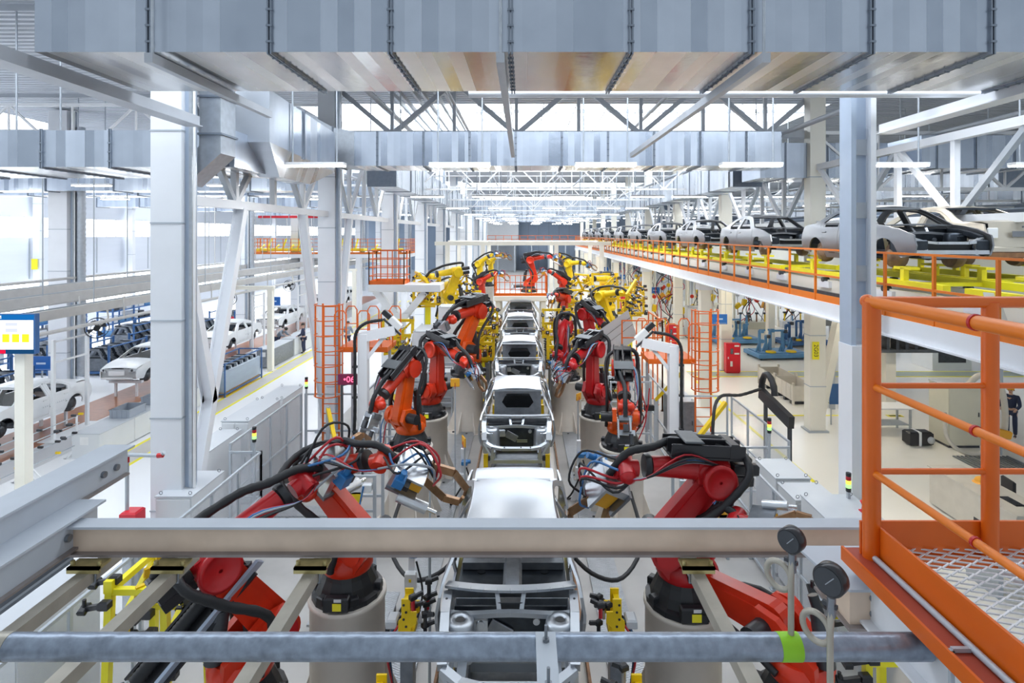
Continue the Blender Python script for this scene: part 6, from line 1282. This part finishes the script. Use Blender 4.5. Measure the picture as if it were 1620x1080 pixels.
# ---------------------------------------------------------------- finishing hall on the left
for k, (x, z, w_, lab) in enumerate(((-15.1, 4.35, .34, 'pale overhead track nearest the aisle of the white car line'), (-16.9, 4.62, .4, 'pale overhead track in the middle above the white car line'), (-18.8, 4.72, .34, 'pale overhead track on the far side above the white car line'))):
    t = thing('overhead_track', lab, 'track', (x, 9, z), 0, 'overhead tracks of the white car line'); b = MB(); b.box2(-w_/2, w_/2, 0, 57, 0, .2, 'track_grey'); b.build('track_beam', t)
    b = MB(); b.box2(-w_/2-.05, -w_/2, 0, 57, -.06, .24, 'grey_steel'); b.box2(w_/2, w_/2+.05, 0, 57, -.06, .24, 'track_grey'); b.build('side_rail', t)
    b = MB(); 
    for i in range(19): b.box((0, 1.5+3*i, -.03), (w_*.8, .5, .06), 'mid_metal')
    b.build('track_tray', t)
    for i in range(8): b = MB(); b.cyl((0, 4+7*i, .2), (0, 4+7*i, 5), .02, 'grey_steel', n=6); b.build('hanger_rod', t)
for k in range(4):
    y = 14.75+14.4*k; t = thing('track_support', 'cream post with cross arm holding the overhead tracks, %s from the front' % ORD[k], 'post', (-12.95, y, 0), 0, 'posts of the overhead tracks'); b = MB(); b.box2(-.13, .13, -.13, .13, 0, 4.3, 'cream_steel'); b.box2(-.22, .22, -.22, .22, 0, .03, 'cream_steel'); b.build('post', t); b = MB(); b.box2(-6.2, .2, -.1, .1, 4.15, 4.34, 'cream_steel'); b.build('cross_arm', t)
t = thing('display_screen', 'large status screen with yellow tiles on the first cream post', 'screen', (-13.35, 14.5, 3.95)); b = MB(); b.box2(-.95, .95, -.05, .08, 0, 1.02, 'blue_rack', .01); b.build('housing', t); b = MB(); b.box2(-.92, .9, -.056, -.05, .12, .86, 'screen_white'); b.build('screen_panel', t)
b = MB(); b.box2(-.92, .92, -.056, -.05, .87, 1.0, 'screen_blue'); b.box2(-.92, .92, -.056, -.05, .01, .11, 'screen_navy'); b.build('title_bar', t)
for i in range(7): b = MB(); b.box2(-.88+.25*i, -.70+.25*i, -.06, -.056, .3, .51, 'screen_yellow'); b.build('yellow_tile', t)
b = MB(); b.box2(-.92, .2, -.06, -.056, .015, .105, 'screen_red'); b.build('red_bar', t); b = MB(); b.box2(.2, .5, -.06, -.056, .72, .8, 'screen_text'); b.box2(.2, .5, -.06, -.056, .56, .65, 'screen_text'); b.build('value_box', t)
text('RM', .12, 'screen_white', t, Matrix.Translation((.1, -.06, .935)) @ FACE, 'lettering', .002, 'RIGHT')
def fan(x, y, z, label):
    t = thing('wall_fan', label, 'fan', (x, y, z), .55, 'black fans on the overhead track'); b = MB()
    for r in (.36, .27, .18, .09): b.tube([(r*math.cos(a), -.05*(1-r/.36), r*math.sin(a)) for a in [2*PI*i/24 for i in range(24)]], .009, 'black', 5, True)
    for k in range(16): a = 2*PI*k/16; b.bar((.06*math.cos(a), -.05, .06*math.sin(a)), (.36*math.cos(a), 0, .36*math.sin(a)), .006, .006, 'black')
    b.tube([(.36*math.cos(a), .14, .36*math.sin(a)) for a in [2*PI*i/24 for i in range(24)]], .012, 'black', 5, True); b.build('guard', t)
    for k in range(4): a = k*PI/2+.4; b = MB(); b.add([(.05*math.cos(a), .05, .05*math.sin(a)), (.3*math.cos(a-.3), .02, .3*math.sin(a-.3)), (.31*math.cos(a+.3), .1, .31*math.sin(a+.3))], [(0, 1, 2)], 'dark_metal'); b.build('blade', t)
    b = MB(); b.cyl((0, .05, 0), (0, .3, 0), .1, 'black', n=14); b.build('motor', t); b = MB(); b.tube([(0, .3, 0), (.3, .45, .3), (.25, .5, .75)], .035, 'cream_steel', 8); b.build('mount_arm', t)
fan(-15.3, 20.4, 3.62, 'black fan hanging from the overhead track above the second white car'); fan(-15.3, 29.6, 3.62, 'black fan hanging from the overhead track beside the V brace'); fan(-15.3, 37.2, 3.62, 'black fan hanging from the overhead track, farthest')
for k, (x, y, z, lab) in enumerate(((-20.5, 24.2, 1.2, 'blue sign on a stand behind the nearest white car'), (-16.9, 38.5, 2.15, 'blue sign hanging over the far white cars'))):
    t = thing('blue_sign', lab, 'sign', (x, y, z), 0, 'blue signs of the finishing hall'); b = MB(); b.box((0, 0, .3), (.9, .05, .6), 'sign_blue', None, .008); b.build('sign_board', t); b = MB(); b.box((0, -.028, .3), (.4, .004, .08), 'sign_text'); b.box((0, -.028, .05), (.8, .004, .014), 'sign_text'); b.build('print', t)
    b = MB(); 
    if k: b.cyl((0, 0, .6), (0, 0, 2.55), .015, 'grey_steel', n=6)
    else: b.bar((0, .03, 0), (0, .03, -1.2), .06, .04, 'grey_steel')
    b.build('hanger_rod', t)
for k, (x, z, lab) in enumerate(((-14.4, 4.0, 'thin grey pipe along the aisle side of the overhead tracks'), (-16.0, 4.15, 'thin grey pipe between the first two overhead tracks'), (-17.9, 4.35, 'thin grey pipe between the far overhead tracks'), (-20.5, 5.0, 'thin grey pipe outside the far overhead track'))):
    b = MB(); b.cyl((x, 10, z), (x, 66, z), .06, 'track_grey', n=8)
    for i in range(9): b.bar((x, 14.75+7.2*i*.8, z), (x, 14.75+7.2*i*.8, 4.75 if k < 3 else 9), .04, .04, 'track_grey')
    tag(b.build('track_pipe'), lab, 'pipe')
t = thing('track_lamp', 'row', 'lamp') if False else None
# inspection light gates beside the cars
for k, y in enumerate((19.3, 33.5, 40.3)):
    t = thing('light_gate', 'slim white gate on a white foot beside the white car, %s from the front' % ORD[k], 'gate', (-15.95, y, 0), 0, 'slim white gates by the white cars'); b = MB(); b.box2(-.3, .3, -.3, 1.9, .012, .04, 'white_paint'); b.build('foot_plate', t)
    for yy in (0, 1.5): b = MB(); b.box2(-.05, .05, yy-.05, yy+.05, .04, 3.4, 'white_paint'); b.build('post', t)
    b = MB(); b.box2(-.03, .03, 0, 1.5, 2.6, 2.66, 'white_paint'); b.box2(-.03, .03, 0, 1.5, 3.3, 3.36, 'white_paint'); b.build('cross_bar', t)
# counters with crates
def counter(x0, x1, y0, y1, h, label, m='white_paint'):
    t = thing('work_counter', label, 'counter', ((x0+x1)/2, (y0+y1)/2, 0), 0, 'counters along the aisle'); hx = (x1-x0)/2; hy = (y1-y0)/2; b = MB(); b.box2(-hx, hx, -hy, hy, h-.03, h, 'cabinet_top'); b.build('counter_top', t); n = max(1, int(hy*2/1.5))
    for i in range(n): b = MB(); b.box2(-hx+.02, hx-.02, -hy+i*2*hy/n+.01, -hy+(i+1)*2*hy/n-.01, .04, h-.03, m, .006); b.build('cabinet_body', t)
    b = MB(); b.box((-.05, -hy+.012, h*.72), (.26, .01, .24), 'text_white'); b.build('paper_notice', t); return t
counter(-14.0, -13.1, 17.6, 24.0, .82, 'long pale counter along the aisle carrying two grey crates', 'cabinet'); counter(-13.9, -13.1, 29.6, 32.4, 1.0, 'dark sided counter in front of the two workers', 'mid_metal'); counter(-13.9, -13.1, 32.6, 36.0, 1.0, 'pale counter between the two workers', 'cabinet')
def crate(x, y, z, label):
    t = thing('parts_crate', label, 'crate', (x, y, z), 0, 'grey crates on the counter'); hx, hy, h = .32, .42, .28; b = MB()
    for s in (-1, 1): b.box2(s*hx-.012, s*hx+.012, -hy, hy, 0, h, 'crate_grey'); b.box2(-hx, hx, s*hy-.012, s*hy+.012, 0, h, 'crate_grey')
    b.box2(-hx, hx, -hy, hy, 0, .02, 'crate_grey'); b.build('walls', t); b = MB()
    for s in (-1, 1): b.box2(s*hx-.025, s*hx+.025, -hy-.02, hy+.02, h-.04, h, 'crate_grey'); b.box2(-hx-.02, hx+.02, s*hy-.025, s*hy+.025, h-.04, h, 'crate_grey')
    b.build('rim', t)
    for k in range(4): b = MB(); b.box2(-.24+.16*k-.01, -.24+.16*k+.01, -hy-.025, -hy, 0, h, 'crate_grey'); b.build('rib', t)
crate(-13.55, 19.5, .82, 'grey parts crate on the long pale counter, nearer of two'); crate(-13.5, 21.0, .82, 'grey parts crate on the long pale counter, farther of two')
# wrapped parts cage
t = thing('parts_cage', 'blue tube cage with plastic wrapped panels beside the aisle', 'cage', (-13.3, 26.0, 0)); hx, hy, h = .55, 1.7, 1.45
for sx in (-1, 1):
    for sy in (-1, 1): b = MB(); b.bar((sx*hx, sy*hy, 0), (sx*hx, sy*hy, h), .05, .05, 'blue_rack'); b.build('corner_post', t)
    for z in (.15, h-.02): b = MB(); b.bar((sx*hx, -hy, z), (sx*hx, hy, z), .05, .05, 'blue_rack'); b.build('side_bar', t)
for sy in (-1, 1):
    for z in (.15, h-.02): b = MB(); b.bar((-hx, sy*hy, z), (hx, sy*hy, z), .05, .05, 'blue_rack'); b.build('end_bar', t)
b = MB(); b.box2(-hx, hx, -hy, hy, .12, .16, 'amber'); b.build('base', t); b = MB(); b.box2(-hx+.05, hx-.05, -hy+.05, hy-.05, .18, 1.1, 'plastic_wrap', .04); b.build('plastic_cover', t)
for k in range(12): b = MB(); b.box((0, -1.4+.25*k, .75), (.9, .05, 1.0), 'body_dark' if k % 2 else 'silver', Matrix.Rotation(.15, 3, 'X'), .01); b.build('panel_part', t)
# clip trestles
def trestle(x, y, label, seed):
    rnd = random.Random(seed); t = thing('clip_trestle', label, 'rack', (x, y, 0), 0, 'white clip trestles by the aisle')
    for yy in (-.8, .8):
        b = MB(); b.bar((-.35, yy, 0), (0, yy, .35), .04, .04, 'white_paint'); b.bar((.35, yy, 0), (0, yy, .35), .04, .04, 'white_paint'); b.bar((-.4, yy, .02), (.4, yy, .02), .04, .04, 'white_paint'); b.bar((0, yy, .3), (0, yy, 1.35), .04, .04, 'white_paint'); b.build('leg_frame', t)
    for z in (.45, .8, 1.1, 1.33): b = MB(); b.bar((0, -.9, z), (0, .9, z), .025, .025, 'grey_steel'); b.build('cross_rod', t)
    for k in range(16): b = MB(); yy = rnd.uniform(-.9, .9); z = rnd.choice((.5, .85, 1.15, 1.38)); b.box((rnd.uniform(-.1, .1), yy, z), (.14, .05, .07), rnd.choice(('plastic_black', 'plastic_black', 'yellow', 'dark_metal')), None, .01); b.build('clip', t)
trestle(-14.0, 15.2, 'white clip trestle near the first cream post', 1); trestle(-13.9, 16.9, 'white clip trestle just before the long pale counter', 2)
# part racks beyond the cars
def door_rack(x, y, label, seed, m='blue_rack', n=12):
    rnd = random.Random(seed); t = thing('panel_rack', label, 'rack', (x, y, 0), 0, 'racks of pressed panels'); hx, hy, h = .9, 1.4, 1.5
    for sx in (-1, 1):
        for sy in (-1, 1): b = MB(); b.bar((sx*hx, sy*hy, 0), (sx*hx, sy*hy, h), .08, .08, m); b.build('corner_post', t)
        b = MB(); b.bar((sx*hx, -hy, .2), (sx*hx, hy, .2), .08, .1, m); b.bar((sx*hx, -hy, h-.1), (sx*hx, hy, h-.1), .06, .06, m); b.build('side_bar', t)
    b = MB(); b.box2(-hx, hx, -hy, hy, .12, .2, m); b.build('base', t)
    for k in range(n):
        b = MB(); yy = -hy+.15+2*(hy-.15)*k/(n-1); P = [(-.7, .0), (.65, .0), (.7, .45), (.45, .62), (.2, 1.05), (-.35, 1.08), (-.66, .62)]; H_ = [(-.5, .6), (.35, .6), (.12, .95), (-.32, .97)]
        tri = tessellate_polygon([[Vector((a, c, 0)) for a, c in P], [Vector((a, c, 0)) for a, c in H_]]); pts = [Vector((a, yy+.12*c, .22+c)) for a, c in P+H_]
        b.add(pts+[p+Vector((0, .04, 0)) for p in pts], [tuple(q) for q in tri]+[tuple(i+11 for i in q) for q in tri], ('body_dark', 'silver', 'mid_metal')[(k+seed) % 3]); b.build('door_panel', t)
    return t
k = 0
for x, y in ((-21.5, 18.5), (-21.4, 22.4), (-21.3, 29.4), (-21.0, 33.0), (-24.2, 24.5), (-24.4, 29.5), (-21.4, 37.4), (-21.5, 42.0), (-24.6, 36)):
    door_rack(x, y, 'blue rack of dark and silver door panels beyond the white cars, %s from the front' % ORD[k], k, 'blue_rack'); k += 1
for k, (x, y) in enumerate(((-27.2, 22), (-27.2, 27.5), (-27.4, 33), (-27.2, 39))):
    t = thing('storage_rack', 'dark storage rack along the windowed wall, %s from the front' % ORD[k], 'rack', (x, y, 0), 0, 'storage racks along the windowed wall'); rnd = random.Random(k)
    for sx in (-.5, .5):
        for sy in (-2, 0, 2): b = MB(); b.bar((sx, sy, 0), (sx, sy, 2.6), .08, .08, 'blue_rack'); b.build('upright', t)
    for z in (.3, 1.1, 1.9): b = MB(); b.box2(-.55, .55, -2.05, 2.05, z, z+.05, 'blue_rack'); b.build('shelf', t)
    for z in (.35, 1.15, 1.95):
        for j in range(6): b = MB(); b.box2(-.4, .4, -1.9+.65*j, -1.4+.65*j, z, z+rnd.uniform(.25, .6), rnd.choice(('dark_metal', 'blue_fixture', 'mid_metal', 'cabinet')), .02); b.build('bin', t)
# far left gallery with yellow machines
t = thing('far_gallery', 'white legged gallery with orange railing beyond the white cars', 'gallery', (-16.5, 45, 0)); b = MB(); b.box2(-6.2, 7.2, 0, 8, 5.1, 5.4, 'white_steel'); b.build('deck', t)
for x in (-5.8, -1, 3.4, 7.0):
    b = MB(); b.box2(x-.2, x+.2, .1, .5, 0, 5.1, 'white_steel'); b.build('leg', t)
t = thing('far_gallery_railing', 'orange railing on the gallery beyond the white cars', 'railing', (-16.5, 45.1, 5.4)); rail_run(t, [(-6.2, 7), (-6.2, 0), (7.2, 0), (7.2, 7)], 0, 1.2, 'orange_rail', True, .6, .025, 3)
for k, (x, w_) in enumerate(((-3.0, 4.2), (2.2, 2.8), (5.4, 2.4))):
    t = thing('gallery_carrier', ('long', 'middle', 'short')[k]+' yellow carrier parked on the gallery beyond the white cars', 'carrier', (-16.5+x, 46.5, 5.4), 0, 'yellow carriers on the gallery'); b = MB(); b.box2(-w_/2, w_/2, -.5, .5, .2, .42, 'yellow_bright'); b.build('carrier_frame', t)
    for i in range(int(w_/.6)): b = MB(); b.bar((-w_/2+.3+.6*i, -.4, .4), (-w_/2+.3+.6*i, .3, .4+.5*((i % 2)+.6)), .1, .1, 'yellow_bright'); b.build('carrier_arm', t)
    for sx in (-.4, .4): b = MB(); b.box2(sx*w_-.1, sx*w_+.1, -.4, .4, 0, .2, 'dark_metal'); b.build('foot', t)
t = thing('overhead_crane', 'thin red crane beam under the roof beyond the white cars', 'crane', (-17.0, 43, 8.2)); b = MB(); b.box2(-3, 3, -.12, .12, 0, .18, 'red_box'); b.build('girder', t); b = MB(); b.box((.3, 0, -.2), (.5, .3, .3), 'hoist_dark', None, .04); b.build('hoist', t); b = MB(); b.cyl((-2.5, 0, .18), (-2.5, 0, 2), .03, 'grey_steel'); b.cyl((2.5, 0, .18), (2.5, 0, 2), .03, 'grey_steel'); b.build('hanger_rod', t)
# yellow tags on the wall columns
for k, (y) in enumerate((19.7, 28.7, 37.7)):
    b = MB(); b.box((-32.4, y, 5.0), (.4, .03, .7), 'yellow_bright'); tag(b.build('column_tag'), 'yellow tag on the slim wall column, %s from the front' % ORD[k], 'tag', 'yellow column tags')
# ---------------------------------------------------------------- people
def person(label, loc, rz, J, top, legs, hair='hair', s=1., vest=None):
    """J: joints (pelvis chest neck head, shoulders, elbows, hands, hips, knees, ankles, toes) in metres, facing -Y"""
    t = thing('person', label, 'person', loc, rz); V = lambda k: Vector(J[k])*s
    def skin(name, chains, rad, m, parent):
        me = bpy.data.meshes.new(name); pts = []; idx = {}; ed = []; rr = []
        def pid(k, r):
            kk = tuple(round(c, 4) for c in k)
            if kk not in idx: idx[kk] = len(pts); pts.append(k); rr.append(r)
            return idx[kk]
        for ch in chains:
            for (a, ra), (c, rc) in zip(ch, ch[1:]): ed.append((pid(a, ra), pid(c, rc)))
        me.from_pydata(pts, ed, []); me.materials.append(MT[m]); o = bpy.data.objects.new(name, me); COL.objects.link(o); o.parent = parent; KIDS.setdefault(parent.name, []).append(o)
        md = o.modifiers.new('skin', 'SKIN'); md.use_smooth_shade = True
        for i, sv in enumerate(me.skin_vertices[0].data): sv.radius = (rr[i], rr[i]*(.72 if rr[i] > .1*s else 1)); sv.use_root = (i == 0)
        o.modifiers.new('sub', 'SUBSURF').levels = 1; o.modifiers['sub'].render_levels = 1; return o
    hd = (V('head')-V('neck')).normalized(); fw = Vector((0, -1, -.15))
    arms = []
    for sd in ('l', 'r'):
        h = V('hand_'+sd); dr = (h-V('elbow_'+sd)).normalized(); sx = Vector((1, 0, 0)) if sd == 'l' else Vector((-1, 0, 0)); arms.append([(V('chest'), .13*s), (V('sh_'+sd), .06*s), (V('elbow_'+sd), .042*s), (h, .028*s), (h+dr*.06*s, .03*s)])
        for q in range(4):
            o_ = sx*(.03-.02*q)*s; arms.append([(h+dr*.06*s, .03*s), (h+dr*.1*s+o_, .009*s), (h+dr*(.15+.012*(q in (1, 2)))*s+o_+Vector((0, 0, -.015*s)), .008*s)])
        arms.append([(h+dr*.02*s, .026*s), (h+dr*.05*s-sx*.0*s+Vector((0, -.04*s, 0)), .01*s), (h+dr*.09*s+Vector((0, -.055*s, 0)), .008*s)])
    lg = [[(V('pelvis'), .14*s), (V('hip_'+d), .095*s), (V('knee_'+d), .06*s), (V('ank_'+d), .04*s), (V('toe_'+d), .035*s)] for d in 'lr']
    head = [(V('neck'), .05*s), (V('neck')+hd*.07*s, .055*s), (V('head')-hd*.02*s+fw*.02*s, .085*s), (V('head')+hd*.07*s, .085*s)]
    skin('body', [[(V('pelvis'), .14*s), (V('chest'), .15*s), (V('neck'), .055*s)], head]+arms+lg, None, 'skin', t)
    skin('jacket', [[(V('pelvis')-Vector((0, 0, .04*s)), .165*s), (V('pelvis').lerp(V('chest'), .5), .155*s), (V('chest'), .172*s), (V('neck')-hd*.03*s, .075*s)]]+[[(V('chest'), .172*s), (V('sh_'+d), .08*s), (V('elbow_'+d), .06*s), (V('hand_'+d), .045*s)] for d in 'lr'], None, top, t)
    skin('trousers', [[(V('pelvis'), .16*s), (V('hip_'+d), .112*s), (V('knee_'+d), .08*s), (V('ank_'+d), .062*s)] for d in 'lr'], None, legs, t)
    for d in 'lr': skin('shoe', [[(V('ank_'+d)-Vector((0, 0, .02*s)), .05*s), (V('ank_'+d).lerp(V('toe_'+d), .5), .048*s), (V('toe_'+d), .042*s)]], None, 'black', t)
    b = MB(); c = V('head')+hd*.04*s; b.lathe(c-hd*.03*s-fw*.02*s, hd, [(.1*s, 0), (.105*s, .05*s), (.09*s, .1*s), (.05*s, .135*s), (.005, .145*s)], hair, 14); b.build('hair' if hair == 'hair' else 'cap', t)
    b = MB(); c = V('head')+fw*.1*s; b.bar(c, c+Vector((0, -.02*s, -.03*s)), .02*s, .02*s, 'skin')
    for q in (-1, 1): b.ball(c+Vector((q*.032*s, -.0, .02*s)), .012*s, 'black', 8); b.ball(V('head')+Vector((q*.092*s, .0, 0)), .022*s, 'skin', 8)
    b.bar(c+Vector((-.025*s, -.0, -.05*s)), c+Vector((.025*s, -.0, -.05*s)), .01*s, .01*s, 'red_cloth'); b.build('face', t); return t
STAND = dict(pelvis=(0, 0, .95), chest=(0, -.02, 1.3), neck=(0, -.03, 1.5), head=(0, -.05, 1.64), sh_l=(.19, -.02, 1.42), sh_r=(-.19, -.02, 1.42), elbow_l=(.25, -.08, 1.14), elbow_r=(-.25, -.08, 1.14), hand_l=(.2, -.3, 1.05), hand_r=(-.2, -.3, 1.05), hip_l=(.1, 0, .88), hip_r=(-.1, 0, .88), knee_l=(.11, -.03, .48), knee_r=(-.11, .0, .48), ank_l=(.11, .02, .09), ank_r=(-.11, .04, .09), toe_l=(.12, -.14, .045), toe_r=(-.12, -.12, .045))
LEAN = dict(STAND, chest=(0, -.3, 1.2), neck=(0, -.46, 1.33), head=(0, -.58, 1.4), sh_l=(.19, -.36, 1.28), sh_r=(-.19, -.36, 1.28), elbow_l=(.27, -.5, 1.05), elbow_r=(-.27, -.5, 1.05), hand_l=(.18, -.7, 1.04), hand_r=(-.18, -.7, 1.04))
person('person in grey work clothes leaning over the counter', (-14.55, 33.6, 0), 1.35, LEAN, 'grey_cloth', 'navy')
person('person in black work clothes standing at the aisle end of the counter', (-12.9, 33.4, 0), -1.4, STAND, 'navy', 'navy')
person('person in grey jacket seen through the rails of the orange screen side landing', (-10.5, 34, 0), 3.0, STAND, 'grey_cloth', 'navy')
person('person in red top standing behind the far white cars', (-19.6, 38.0, 0), .4, STAND, 'red_cloth', 'jeans')
person('person in navy overalls beside the beige control cabinet', (16.8, 19.6, 0), -.9, STAND, 'navy', 'navy', 'hard_hat')
person('person in pale trousers at the far side of the navy dressed worker', (17.6, 19.2, 0), .5, STAND, 'grey_cloth', 'white_cloth')
